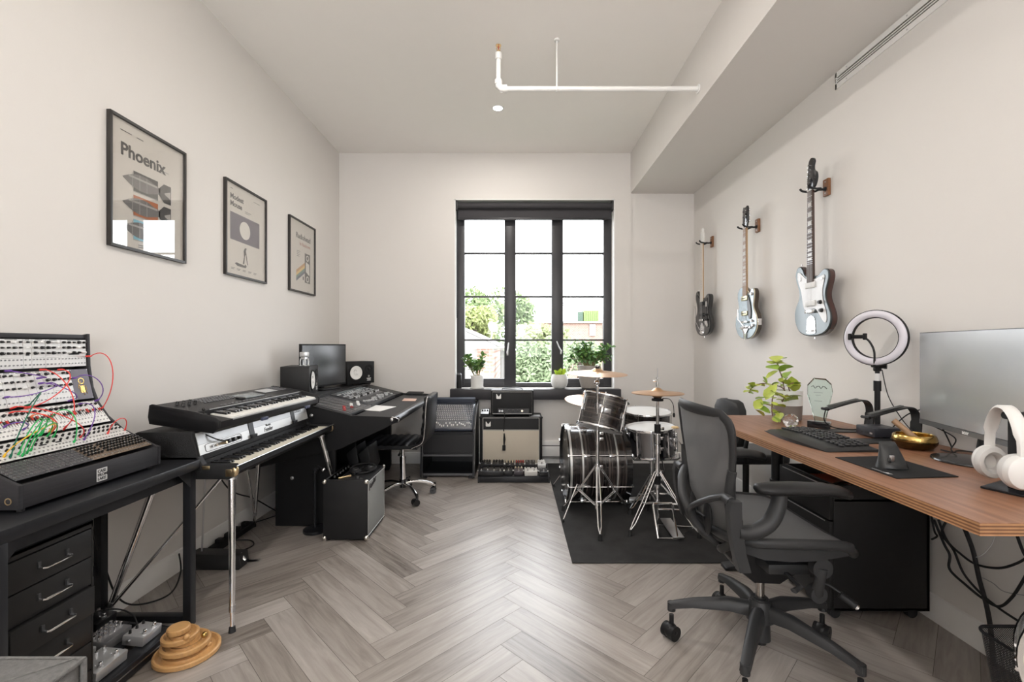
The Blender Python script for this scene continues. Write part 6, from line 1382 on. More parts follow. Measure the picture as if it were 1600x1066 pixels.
    Lh = 1.0; k_ = (L_-nv1)/.181
    b = MB(); b.prism([(u, nv1+v*k_) for u, v in hp], hz-.004, hz+.010, hm, 'z', bev=.0015, X=X); b.build('headstock', t)
    for k in range(6):
        if kind == 'blue': s = -1 if k < 3 else 1; u, v = s*.022, nv1+(.05+.045*(k % 3))*k_; kx = s
        else: u, v = -.020+.001*k, nv1+(.025+.024*k)*k_; kx = -1
        b = MB(); b.cyl((u, v, hz+.009), (u, v, hz+.020), .004, ch, n=10, X=X); b.box((u+kx*.026, v, hz-.004), (.014, .011, .012), ch, bev=.003, X=X); b.cyl((u, v, hz-.006), (u+kx*.024, v, hz-.004), .0028, ch, n=8, X=X); b.build('tuning_peg', t)
    b = MB(); b.b2((-.021, nv1-.002, fz+.002), (.021, nv1+.003, fz+.009), pearl, X=X); b.build('nut', t)
    br = .105 if kind != 'blue' else .13
    b = MB()
    for k in range(6): u0 = -.0255+.0102*k; u1 = -.0175+.007*k; b.cyl((u0, br, th+.014), (u1, nv1, fz+.009), .0005, STEEL, n=4, X=X)
    b.build('strings', t)['kind'] = 'stuff'
    z = th+.0005
    if kind in ('silver', 'black'):
        pg = mat('pearl_pickguard', (.66, .66, .66), .22, vary=.08, vscale=40) if kind == 'silver' else mat('black_pickguard', (.02, .02, .021), .2)
        pts = smooth_closed([(-.035, .36), (-.075, .385), (-.105, .41), (-.128, .41), (-.125, .36), (-.098, .30), (-.085, .25), (-.07, .19), (-.045, .165), (.0, .17), (.04, .17), (.07, .14), (.10, .10), (.125, .08), (.138, .10), (.130, .15), (.105, .22), (.102, .28), (.115, .33), (.118, .365), (.08, .36), (.035, .352)], 3)
        b = MB(); b.prism(pts, z, z+.003, pg, 'z', X=X); b.build('pickguard', t)
        pc = WHT if kind == 'silver' else BLK
        for v in (.315, .195): b = MB(); b.box((0, v, z+.007), (.092, .038, .010), pc, bev=.004, X=X); 
        b = MB(); b.box((0, .318, z+.007), (.092, .036, .010), pc, bev=.004, X=X); b.build('pickup', t)
        b = MB(); b.box((0, .205, z+.007), (.092, .036, .010), pc, bev=.004, X=X); b.build('pickup', t)
        for u, v in ((.088, .205), (.100, .155)): b = MB(); b.lathe([(.013, 0), (.012, .004), (.009, .016), (0, .017)], KN, X @ M.Translation((u, v, z+.003)), 16); b.build('knob', t)
        b = MB(); b.box((0, .155, z+.010), (.085, .020, .012), ch, bev=.003, X=X); b.cyl((-.036, .155, z), (-.036, .155, z+.014), .005, ch, n=12, X=X); b.cyl((.036, .155, z), (.036, .155, z+.014), .005, ch, n=12, X=X); b.build('bridge', t)
        b = MB(); b.prism(smooth_closed([(-.036, .02), (.036, .02), (.040, .05), (.034, .105), (.012, .125), (-.012, .125), (-.034, .105), (-.040, .05)], 3), z, z+.003, ch, 'z', X=X); b.box((0, .035, z+.008), (.06, .014, .010), ch, bev=.002, X=X)
        for k in range(3): b.cyl((-.02+k*.02, .055, z+.003), (-.02+k*.02, .055, z+.004), .003, INK, n=8, X=X)
        b.build('tailpiece', t)
        if kind == 'black': b = MB(); b.prism(smooth_closed([(.06, .13), (.09, .10), (.12, .085), (.13, .11), (.10, .16), (.075, .165)], 3), z+.003, z+.0045, ch, 'z', X=X); b.b2((.085, .28, z+.003), (.11, .33, z+.0045), ch, X=X); b.build('control_plate', t); b = MB(); b.tube([X @ V((-.035, .06, z+.01)), X @ V((-.075, .14, z+.03)), X @ V((-.10, .30, z+.03))], .003, ch, 8); b.build('tremolo_arm', t)
        else: b = MB(); b.box((-.098, .37, z+.006), (.010, .03, .004), ch, X=X, bev=.001); b.box((.10, .345, z+.006), (.03, .010, .004), ch, X=X, bev=.001); b.build('switch', t)
        for u, v in ((0, -.004), (-.125, .457)): b = MB(); b.cyl((u, v, th*.5), (u, v+(-.012 if v < 0 else .012), th*.5), .0045, ch, n=10, X=X); b.build('strap_button', t)
    else:
        b = MB(); b.prism(smooth_closed([(.036, .35), (.055, .33), (.085, .25), (.085, .17), (.06, .16), (.045, .22), (.036, .28)], 3), z+.004, z+.007, mat('smoke_pickguard', (.05, .05, .052), .2), 'z', X=X); b.build('pickguard', t)
        for v in (.325, .205): b = MB(); b.box((0, v, z+.008), (.086, .036, .013), mat('gold_pickup', (.55, .52, .36), .3, .8), bev=.003, X=X); b.box((0, v, z+.0145), (.07, .006, .002), INK, X=X); b.build('pickup', t)
        for u, v in ((.10, .14), (.115, .105), (.095, .35), (.08, .09)): b = MB(); b.lathe([(.012, 0), (.011, .004), (.009, .014), (0, .015)], ch, X @ M.Translation((u, v, z)), 16); b.build('knob', t)
        b = MB(); b.box((0, .135, z+.010), (.09, .016, .012), ch, bev=.003, X=X); b.build('bridge', t)
        b = MB(); b.prism([(-.016, -.004), (.016, -.004), (.022, .05), (.055, .085), (.048, .105), (-.048, .105), (-.055, .085), (-.022, .05)], z, z+.008, ch, 'z', bev=.002, X=X); b.cyl((-.05, .09, z+.013), (.05, .09, z+.013), .009, ch, n=16, X=X); b.tube([X @ V((.02, .085, z+.015)), X @ V((.03, .10, z+.03)), X @ V((-.045, .16, z+.035)), X @ V((-.06, .24, z+.03))], .0035, ch, 8); b.build('vibrato_tailpiece', t)
        b = MB(); b.box((.1645, .13, th*.5), (.006, .05, .028), ch, bev=.002, X=X); b.build('jack_plate', t)
    # wall hanger
    zc = z0+nv1+.010; xn = (X @ V((0, nv1, hz))).x; h = thing('guitar_hanger', 'walnut block wall hanger with black yoke holding the %s' % {'silver': 'silver-blue guitar nearest the desk', 'blue': 'pale blue middle guitar', 'black': 'black guitar nearest the corner'}[kind], 'wall hanger', (RX, Yc, zc), group=None)
    b = MB(); b.box((RX-.009, Yc, zc+.01), (.018, .05, .105), WALN, bev=.003); b.cyl((RX-.018, Yc, zc+.045), (RX-.020, Yc, zc+.045), .004, STEEL, n=10); b.cyl((RX-.018, Yc, zc-.025), (RX-.020, Yc, zc-.025), .004, STEEL, n=10); b.build('wood_block', h)
    b = MB(); b.cyl((RX-.018, Yc, zc), (xn+.035, Yc, zc-.004), .007, RUB, n=14); b.cyl((RX-.022, Yc, zc), (RX-.018, Yc, zc), .014, RUB, n=16); b.build('arm', h)
    for s in (-1, 1): b = MB(); b.tube(curve_pts([(xn+.040, Yc, zc-.004), (xn+.032, Yc+s*.03, zc-.006), (xn-.0, Yc+s*.034, zc-.008), (xn-.038, Yc+s*.038, zc+.0), (xn-.05, Yc+s*.042, zc+.014)], 4), .0065, RUB, 10); b.build('yoke_prong', h)
guitar(4.47, 1.370, 1.057, 'black electric guitar with white headstock, hung nearest the corner', 'black')
guitar(3.63, 1.326, 1.060, 'pale blue electric guitar with dark sides, hung in the middle', 'blue')
guitar(2.825, 1.330, 1.107, 'silver-blue electric guitar with pearly pickguard, hung nearest the desk', 'silver')

# ================================================================== RIGHT DESK
DZ = .82
def D(px, py, dz=0): return fl(px, py, DZ+dz)
def right_desk():
    t = thing('standing_desk', 'walnut-coloured plywood-edged desk along the right wall', 'desk', (1.55, 2.1, 0))
    out = [(1.184, 1.159), (1.9425, 1.150), (1.9425, 2.963), (1.344, 2.963), (1.190, 2.443)]
    top = bpy.data.materials.new('desk_wood_top'); top.use_nodes = True; nt = top.node_tree; N = nt.nodes; L = nt.links.new; bs = N['Principled BSDF']
    tc = N.new('ShaderNodeTexCoord'); mp = N.new('ShaderNodeMapping'); mp.inputs['Scale'].default_value = (30, 1.6, 1); L(tc.outputs['Object'], mp.inputs[0]); n = N.new('ShaderNodeTexNoise'); n.inputs['Scale'].default_value = 1.5; n.inputs['Detail'].default_value = 7; n.inputs['Distortion'].default_value = .4; L(mp.outputs[0], n.inputs['Vector'])
    r = N.new('ShaderNodeValToRGB'); L(n.outputs[0], r.inputs[0]); e = r.color_ramp.elements; e[0].position = .3; e[0].color = (.19, .085, .045, 1); e[1].position = .72; e[1].color = (.33, .165, .095, 1); L(r.outputs[0], bs.inputs['Base Color']); bs.inputs['Roughness'].default_value = .42
    ply = [mat('ply_light', (.40, .21, .10), .5, vary=.2, vscale=40), mat('ply_dark', (.17, .075, .035), .5, vary=.2, vscale=40)]
    b = MB(); b.prism(out, DZ-.003, DZ, top, 'z')
    zz = DZ-.003; n_ = 7; h = .031/n_
    for k in range(n_): b.prism(out, zz-h*(k+1), zz-h*k, ply[k % 2], 'z')
    b.build('desktop', t)
    for y, lab in ((2.60, 0), (1.215, 1)):
        xc = 1.50 if y > 2 else 1.72
        b = MB(); b.cyl((xc, y, .03), (xc, y, .50), .036, BMET, n=28); b.cyl((xc, y, .50), (xc, y, DZ-.04), .031, BMET, n=28); b.cyl((xc, y, .49), (xc, y, .51), .039, BMET, n=28); leg = b.build('leg', t)
        b = MB(); b.prism([(1.19, .002), (1.875, .002), (1.875, .018), (xc+.05, .045), (xc-.05, .045), (1.20, .024), (1.19, .018)], y-.035, y+.035, BMET, 'y', bev=.005); b.build('foot_bar', leg)
        b = MB(); b.b2((1.30, y-.03, DZ-.045), (1.85, y+.03, DZ-.034), BMET); b.build('top_bracket', leg)
    b = MB(); b.b2((1.60, 1.24, DZ-.08), (1.66, 2.58, DZ-.045), BMET); b.build('crossbeam', t)
right_desk()

def file_cabinet():
    x0, x1, y0, y1, z0, z1 = 1.445, 1.905, 2.09, 2.485, .052, .63; m = mat('dark_grey_steel', (.013, .0125, .013), .42, spec=.35, bump=.08, bscale=500); w = .012
    t = thing('filing_cabinet', 'dark grey steel rolling cabinet under the wooden desk', 'cabinet', (1.67, 2.29, 0))
    b = MB(); b.b2((x0+.02, y0, z0), (x1, y0+w, z1), m, bev=.003); b.b2((x0+.02, y1-w, z0), (x1, y1, z1), m, bev=.003); b.b2((x1-w, y0, z0), (x1, y1, z1), m); b.b2((x0+.02, y0, z0), (x1, y1, z0+w), m); b.b2((x0+.02, y0, .555), (x1, y1, .565), m); b.b2((x0+.02, y0+w, z1-.006), (x0+.035, y1-w, z1), m); b.build('body', t)
    for za, zb in ((.47, .625), (.305, .462), (.06, .297)):
        b = MB(); b.b2((x0, y0, za), (x0+.02, y1, zb), m, bev=.002); b.b2((x0+.02, y0+w+.003, za+.01), (x1-.03, y1-w-.003, za+.05), m); d = b.build('drawer', t)
        b = MB(); b.b2((x0-.002, y0+.03, zb-.007), (x0+.001, y1-.03, zb-.002), STEEL); b.build('finger_pull', d)
    for x in (x0+.05, x1-.05):
        for y in (y0+.045, y1-.045): b = MB(); b.cyl((x, y-.012, .024), (x, y+.012, .024), .024, RUB, n=22); b.cyl((x, y, .03), (x, y, .055), .012, STEEL, n=12); b.build('caster', t)
    z = .5655
    for k, (lab, c, sx, sy, h, x, y, rz) in enumerate((('white-edged magazine lying in the open cabinet top', (.66, .65, .63), .20, .27, .012, 1.60, 2.33, 8), ('red and orange magazine on top in the cabinet tray', (.45, .10, .05), .17, .23, .008, 1.585, 2.33, -6), ('dark notebook beside the magazines in the cabinet tray', (.03, .03, .032), .14, .18, .02, 1.75, 2.27, 3))):
        zz = z if k != 1 else z+.0125; o = MB().box((0, 0, h/2), (sx, sy, h), mat('cover_%d' % k, c, .4), bev=.002).build('magazine' if k < 2 else 'notebook'); o.location = (x, y, zz); o.rotation_euler = (0, 0, R(rz)); tag(o, lab, 'magazine' if k < 2 else 'notebook')
    t = thing('cable_bundle', 'coiled black cables lying in the cabinet tray under the desk', 'cable', (1.60, 2.19, z)); b = MB()
    rn = random.Random(2)
    for k in range(5): r_ = .03+.006*k; b.tube([(1.58+r_*cos(a)*1.6, 2.165+r_*sin(a), z+.008+.007*k+.006*sin(a*3+k)) for a in [2*pi*i/18 for i in range(18)]], .004, RUB, 6, closed=True)
    b.build('coil', t)
file_cabinet()

# ------------------------------------------------------------------ mesh office chair in front
def mesh_chair():
    cx, cy = 1.01, 1.875; t = thing('mesh_office_chair', 'large graphite mesh office chair at the wooden desk in front', 'chair', (cx, cy, 0)); O = V((cx, cy, 0))
    def P(x, y, z): return O+V((x, y, z))
    G = GRAPH; net = mat('chair_mesh', (.13, .13, .133), .42, bump=1.0, bscale=900, alpha=.90)
    star_base(t, (cx, cy), .345, .205, .04, G, BLK, a0=R(90), casterr=.031, chrome=False)
    b = MB(); b.cyl(P(0, 0, .07), P(0, 0, .235), .040, G, r1=.032, n=28); b.lathe([(.055, .15), (.05, .20), (.036, .228), (0, .23)], G, M.Translation(O), 28); b.build('hub', t)
    b = MB(); b.cyl(P(0, 0, .05), P(0, 0, .228), .024, BLK, n=20); b.cyl(P(0, 0, .225), P(0, 0, .33), .0165, mat('gas_steel', (.35, .33, .31), .25, 1), n=24); b.cyl(P(0, 0, .225), P(0, 0, .24), .026, BLK, n=20); b.build('gas_column', t)
    # tilt mechanism
    b = MB(); b.prism([(-.17, .44), (-.10, .36), (-.05, .32), (.05, .315), (.12, .36), (.17, .43), (.19, .475), (-.19, .475)], cy-.06, cy+.06, BLK, 'y', bev=.012, X=M.Translation((cx, 0, 0))); b.box(P(.05, 0, .42), (.20, .30, .045), G, bev=.015); b.build('tilt_mechanism', t)
    for s in (-1, 1):
        b = MB(); b.cyl(P(.095, s*.215, .47), P(.095, s*.245, .47), .036, G, n=24); b.cyl(P(.095, s*.19, .365), P(.095, s*.225, .365), .030, G, n=24); b.tube([P(.095, s*.235, .47), P(.088, s*.235, .42), P(.095, s*.21, .365)], [.020, .017, .020], G, 12); b.build('tilt_link', t)
    b = MB(); b.tube([P(.11, -.15, .40), P(.155, -.20, .385), P(.20, -.225, .355)], .005, BLK, 8); b.tube([P(.175, -.215, .365), P(.215, -.238, .335)], [.013, .014], BLK, 14); b.cyl(P(.215, -.238, .335), P(.222, -.242, .330), .010, CHR, n=14); b.build('tilt_lever', t)
    b = MB(); b.tube([P(.02, -.13, .41), P(.015, -.24, .405), P(-.02, -.26, .40)], [.009, .010, .012], G, 10, flat=.6); b.build('height_lever', t)
    # seat: netted pan with frame
    def seat_pt(u, v, dz=0):   # u -1..1 across (y), v 0..1 back to front
        wd = .245+.02*sin(pi*min(1, v*1.1))-.055*max(0, (v-.75)/.25)**2-.045*max(0, (.15-v)/.15)
        x = -.215+.475*v; zc = .548+.012*sin(pi*v)-.045*max(0, (v-.72)/.28)**2; zc += .018*(u*u)*(1-v*.9)+.010*u*u
        return P(x-.015*u*u*(v > .9), u*wd, zc+dz)
    b = MB(); b.grid(lambda a, c: seat_pt(a*2-1, c), 25, 25, net); b.grid(lambda a, c: seat_pt(a*2-1, c, -.010), 25, 25, net); b.build('seat_mesh', t, norm=False)
    per = [seat_pt(-1, k/16) for k in range(17)]+[seat_pt(-1+2*k/12, 1) for k in range(1, 13)]+[seat_pt(1, 1-k/16) for k in range(1, 17)]+[seat_pt(1-2*k/12, 0) for k in range(1, 12)]
    b = MB(); b.tube([p+V((0, 0, -.012)) for p in per], .015, G, 12, closed=True, flat=1.25); b.build('seat_frame', t)
    for s in (-1, 1): b = MB(); b.loft([[seat_pt(s*.93, v, -.020)+V((0, -.018, 0)), seat_pt(s*.93, v, -.020)+V((0, .018, 0)), seat_pt(s*.93, v, -.020-d)+V((0, .014, 0)), seat_pt(s*.93, v, -.020-d)+V((0, -.014, 0))] for v, d in ((.02, .03), (.2, .05), (.4, .055), (.6, .05), (.8, .03), (.93, .012))], G); b.build('seat_underframe', t)
    # backrest, reclined: x(z), half width w(z)
    def bx(z): return -.205-.055*min(1, (z-.50)/.16)-.03*max(0, (z-.66)/.38)-.012*max(0, (z-.95)/.08)**2
    def hw(z):
        pts = [(.50, .150), (.54, .180), (.62, .200), (.70, .208), (.78, .222), (.88, .245), (.96, .256), (1.0, .250), (1.028, .20)]
        for (a, wa), (c, wc) in zip(pts, pts[1:]):
            if z <= c: f = max(0, (z-a)/(c-a)); f = f*f*(3-2*f) if c > 1 else f; return wa+(wc-wa)*f
        return pts[-1][1]
    def back_pt(u, v, dx=0): z = .50+.528*v; return P(bx(z)+.052*u*u+dx, u*hw(z), z+(.012*(1-u*u) if v > .98 else 0))
    b = MB(); b.grid(lambda a, c: back_pt((a*2-1)*.97, .02+.95*c), 25, 31, net); b.build('back_mesh', t, norm=False)
    per = [back_pt(-1, k/26) for k in range(27)]+[back_pt(-1+2*k/14, 1) for k in range(1, 15)]+[back_pt(1, 1-k/26) for k in range(1, 27)]+[back_pt(1-2*k/10, 0) for k in range(1, 10)]
    # flat, wide frame section
    b = MB(); N = len(per); sec = []
    cen = P(bx(.78), 0, .78)
    for i in range(N):
        p = per[i]; d = (per[(i+1) % N]-per[i-1]).normalized(); inn = (cen-p); inn = (inn-d*inn.dot(d)).normalized(); nn = d.cross(inn).normalized(); nn = nn if nn.x < 0 else -nn
        zz = p.z; wd = .020+.016*max(0, (zz-.90)/.13)+.010*max(0, (.62-zz)/.12); th = .011
        o_, i_ = p-inn*.008, p+inn*wd
        sec.append([o_+nn*th*.2, o_*.75+i_*.25+nn*th, i_*.75+o_*.25+nn*th*.9, i_+nn*th*.1, i_*.75+o_*.25-nn*th*.8, o_*.75+i_*.25-nn*th])
    sec.append(sec[0]); b.loft(sec, G, cap=False); b.build('back_frame', t, smooth=60)
    # rear spine: Y yoke joining the two sides, lower loop, pads
    b = MB()
    for s in (-1, 1):
        pts = curve_pts([back_pt(s*.98, .42, -.012), back_pt(s*.70, .36, -.030), back_pt(s*.34, .27, -.045), back_pt(s*.12, .20, -.050), back_pt(s*.10, .08, -.045), P(-.19, s*.04, .475)], 5)
        b.tube(pts, [.020]*6+[.018]*6+[.017]*6+[.016]*(len(pts)-18), G, 12, flat=.62)
        pts = curve_pts([back_pt(s*1.0, .60, -.004), back_pt(s*.99, .42, -.014), back_pt(s*.99, .22, -.018), back_pt(s*.92, .06, -.020), P(-.205, s*.10, .478), P(-.17, s*.04, .455)], 5)
        b.tube(pts, .017, G, 12, flat=.7)
    b.build('back_yoke', t)
    for s in (-1, 1):
        b = MB(); c = back_pt(s*.36, .17, -.016); b.ball(c, 1, BLK, (.010, .036, .070), 20); b.build('lumbar_pad', t)
    b = MB(); b.tube([back_pt(-.36, .17, -.026), back_pt(0, .18, -.036), back_pt(.36, .17, -.026)], .008, BLK, 10); b.build('lumbar_bar', t)
    # arms
    for s in (-1, 1):
        yb = s*.272
        b = MB(); b.loft([[P(x-w_, yb-.017, z), P(x+w_, yb-.017, z), P(x+w_, yb+.017, z), P(x-w_, yb+.017, z)] for x, z, w_ in ((-.205, .478, .020), (-.222, .54, .020), (-.236, .62, .021), (-.240, .69, .022), (-.236, .725, .018))], G); b.tube([P(-.24, yb-s*.01, .715), P(-.24, yb-s*.06, .715)], .018, G, 12)
        b.tube(curve_pts([P(-.205, yb, .49), P(-.19, s*.20, .475), P(-.14, s*.10, .46)], 4), .018, G, 12); b.build('arm_post', t, smooth=50)
        b = MB(); b.box(P(-.214, yb-s*.0-.0, .60), (.008, .020, .12), BLK, bev=.002); b.box(P(-.210, yb, .60), (.014, .012, .03), STEEL, bev=.002); b.build('height_latch', t)
        b = MB(); pts = curve_pts([P(-.225, yb, .615), P(-.17, yb, .615), P(-.115, yb, .645), P(-.085, yb, .70), P(-.075, yb, .755)], 6); rr = [.026+.004*sin(pi*k/(len(pts)-1)) for k in range(len(pts))]; b.tube(pts, rr, G, 14, flat=.9); b.build('arm_support', t)
        b = MB(); sec = []
        for x, w_, zt, zb in ((-.165, .012, .775, .762), (-.155, .030, .784, .750), (-.11, .043, .789, .745), (-.02, .048, .790, .745), (.08, .047, .786, .744), (.13, .042, .778, .736), (.16, .032, .768, .730), (.172, .012, .757, .740)):
            zm = (zt+zb)/2; sec.append([P(x, yb+w_*cos(a), zm+(zt-zm)*sin(a)*(1 if sin(a) < 0 else 1)) for a in [2*pi*k/18 for k in range(18)]])
        b.loft(sec, BLK); b.build('arm_pad', t, smooth=70)
mesh_chair()

def side_chair():
    cx, cy = 1.69, 3.33; t = thing('black_office_chair', 'black office chair behind the far end of the wooden desk', 'chair', (cx, cy, 0))
    star_base(t, (cx, cy), .21, .12, .03, BLK, BLK, a0=R(10), casterr=.025)
    b = MB(); b.cyl((cx, cy, .08), (cx, cy, .45), .022, BLK, n=20); b.build('gas_column', t); b = MB(); b.box((cx, cy, .485), (.42, .42, .07), LEATH, bev=.03, seg=4); b.build('seat', t)
    b = MB(); sec = []
    for z, w_ in ((.56, .16), (.62, .20), (.72, .215), (.82, .205), (.87, .16), (.885, .09)):
        sec.append([(cx-.03+.05*(abs(k)/4)**2*0+.03*((k/4)**2), cy-.0+w_*k/4*.72, z) for k in range(-4, 5)]+[(cx-.085+.03*((k/4)**2), cy+w_*k/4*.72, z) for k in range(4, -5, -1)])
    X = M.Translation((cx, cy, 0)) @ M.Rotation(R(8), 4, 'Z') @ M.Translation((-cx, -cy, 0)) @ M.Translation((-.10, 0, 0)); b.loft(sec, GRAPH, X=X); b.build('backrest', t, smooth=60)
    b = MB(); b.tube([X @ V((cx-.08, cy, .48)), X @ V((cx-.11, cy, .56)), X @ V((cx-.08, cy, .70))], .018, BLK, 10); b.build('back_bar', t)
    for s in (-1, 1): b = MB(); b.tube(curve_pts([(cx-.10, cy+s*.2, .47), (cx-.12, cy+s*.235, .58), (cx-.10, cy+s*.235, .66)], 5), .014, BLK, 10); b.box((cx-.06, cy+s*.235, .675), (.22, .05, .025), BLK, bev=.011); b.build('armrest', t)
side_chair()

# ================================================================== THINGS ON THE DESK
def desk_screen_right():
    t = thing('computer_monitor', 'wide thin grey computer screen at the right edge', 'monitor', (1.80, 1.80, DZ), rz=0)
    a, c = V((1.868, 2.10, 0)), V((1.70, 1.47, 0)); d = (c-a).normalized(); n = V((d.y, -d.x, 0)); n = n if n.x < 0 else -n; z0, z1 = .915, 1.332
    X = frame(a+V((0, 0, z0)), d, (0, 0, 1)); Ln = (c-a).length; H = z1-z0
    zdir = (X.to_3x3() @ V((0, 0, 1))); s = 1 if zdir.dot(n) > 0 else -1
    def lay(u0, v0, u1, v1, w0, w1, m, name, par, bev=0): b = MB(); b.b2((u0, v0, w0*s), (u1, v1, w1*s), m, bev=bev, X=X); return b.build(name, par)
    lay(0, 0, Ln, H, -.012, 0, mat('bezel_dark', (.03, .03, .032), .3), 'casing', t, .0015)
    lay(.003, .022, Ln-.003, H-.003, 0, .0008, mat('screen_grey', (.42, .425, .43), .22, .55), 'display', t)
    cb = lay(0, 0, Ln, .020, 0, .0015, mat('chin_silver', (.16, .165, .17), .3, .5), 'chin', t)
    text('acer', .022, X @ M.Translation((.285 if s > 0 else .285, .004, .0017)), WHT, 'brand_lettering', cb, bold=.0004)
    lay(.15, .08, Ln-.15, H-.08, -.035, -.012, BLKM, 'back_housing', t, .006)
    bc = V((1.772, 1.765, 0)); b = MB(); pc = X @ V((Ln*.5, .10, -.03*s)); b.tube([(bc.x+.035, bc.y, DZ+.012), (bc.x+.055, bc.y+.01, DZ+.10), pc], [.018, .014, .014], BLK, 12, flat=.7); b.build('stem', t)
    b = MB(); b.lathe([(0, 0), (.118, 0), (.121, .003), (.119, .008), (.10, .010), (0, .012)], mat('stand_black', (.02, .02, .022), .2, coat=.3), M.Translation((bc.x, bc.y, DZ+.0005)), 48); b.build('base', t)
desk_screen_right()

def headphones_and_stand():
    c = V((1.548, 1.40, DZ)); t = thing('headphone_stand', 'black flat-base headphone stand at the right end of the desk', 'headphone stand', c)
    b = MB(); b.prism([(c.x-.075, 1.44), (c.x+.05, 1.50), (c.x+.14, 1.42), (c.x+.08, 1.325), (c.x-.03, 1.325)], DZ+.0005, DZ+.007, BMET, 'z', bev=.001); b.build('base', t)
    b = MB(); b.b2((c.x-.006, 1.385, DZ+.006), (c.x+.006, 1.425, DZ+.235), BLKM, bev=.002); b.tube([(c.x-.035, 1.405, DZ+.237), (c.x, 1.405, DZ+.232), (c.x+.035, 1.405, DZ+.237)], .012, BLKM, 12); b.build('upright', t)
    c = V((1.515, 1.40, DZ)); HR = M.Translation((c.x, 1.405, 0)) @ M.Rotation(R(-20), 4, 'Z') @ M.Translation((-c.x, -1.405, 0)); h = thing('headphones', 'white over-ear headphones hanging on the black stand', 'headphones', (c.x, 1.405, DZ+.25)); wm = mat('headphone_white', (.72, .71, .69), .38); pm = mat('headphone_pad', (.60, .59, .575), .6)
    arc = [(c.x, 1.405+.080*cos(a)*(1.0), DZ+.135+.128*sin(a)) for a in [pi*k/22 for k in range(23)]]
    arc = [(c.x, arc[0][1]-.002, DZ+.09)]+arc+[(c.x, arc[-1][1]+.002, DZ+.09)]
    b = MB(); sec = []
    for i, p in enumerate(arc):
        p = V(p); q0 = V(arc[max(0, i-1)]); q1 = V(arc[min(len(arc)-1, i+1)]); d = (q1-q0).normalized(); n = V((0, -d.z, d.y)); w = .019 if 3 < i < len(arc)-4 else .014
        sec.append([p+V((-w, 0, 0))+n*.003, p+V((-w*.6, 0, 0))+n*.006, p+V((w*.6, 0, 0))+n*.006, p+V((w, 0, 0))+n*.003, p+V((w*.7, 0, 0))-n*.005, p+V((-w*.7, 0, 0))-n*.005])
    b.loft(sec, wm, X=HR); b.build('headband', h, smooth=60)
    for s in (-1, 1):
        cc = V((c.x-.005, 1.405+s*.066, DZ+.078)); X = frame(cc, (1, 0, 0), (0, 0, 1)) if s < 0 else frame(cc, (-1, 0, 0), (0, 0, 1))
        X = HR @ X @ M.Diagonal((.98, 1.25, 1.1, 1))
        b = MB(); b.lathe([(0, .028), (.025, .027), (.036, .022), (.041, .010), (.040, .002), (0, .002)], wm, X, 40); cup = b.build('ear_cup', h)
        b = MB(); b.lathe([(.018, .002), (.040, .002), (.042, -.008), (.038, -.022), (.028, -.024), (.020, -.016)], pm, X, 40, close=True); b.build('ear_pad', cup)
headphones_and_stand()

def mouse_stuff():
    t0 = tag(MB().prism([(1.291, 1.834), (1.292, 1.540), (1.522, 1.561), (1.522, 1.85)], DZ+.0003, DZ+.0035, mat('mousepad_cloth', (.012, .012, .013), .75, spec=.3, bump=.5, bscale=700), 'z').build('mouse_pad'), 'thin black mouse pad lying by the front edge of the desk', 'mouse pad')
    X = frame((1.303, 1.665, DZ+.0037), (0, -1, 0), (1, 0, 0)); b = MB(); b.b2((0, .002, 0), (.045, .004, .0005), mat('pad_print', (.5, .5, .5), .6), X=X); b.prism([(.05, 0), (.075, 0), (.082, .012), (.07, .008), (.062, .014), (.058, .006)], 0, .0005, mat('pad_print', (.5, .5, .5), .6), 'z', X=X); o = b.build('printed_mark', t0)
    c = V((1.386, 1.672, DZ+.0036)); t = thing('vertical_mouse', 'dark vertical ergonomic mouse standing on the mouse pad', 'computer mouse', c)
    b = MB(); sec = []; m = mat('mouse_rubber', (.022, .023, .024), .38, spec=.5)
    for v, wr, wl, tp in ((0, .036, .040, 0), (.005, .038, .042, 0), (.018, .034, .030, .004), (.040, .026, .018, .008), (.062, .019, .012, .014), (.080, .012, .008, .020), (.090, .004, .004, .024)):
        sec.append([c+V((.054*cos(a)*(1-.45*v/.09), (wr if sin(a) < 0 else wl)*sin(a)+tp-.0, v)) for a in [2*pi*k/22 for k in range(22)]])
    b.loft(sec, m); b.build('shell', t, smooth=80)
    b = MB(); b.box(c+V((-.03, -.035, .042)), (.016, .006, .022), STEEL, bev=.002); b.cyl(c+V((-.04, -.032, .035)), c+V((-.034, -.036, .035)), .009, RUB, n=16); b.build('scroll_wheel', t)
mouse_stuff()

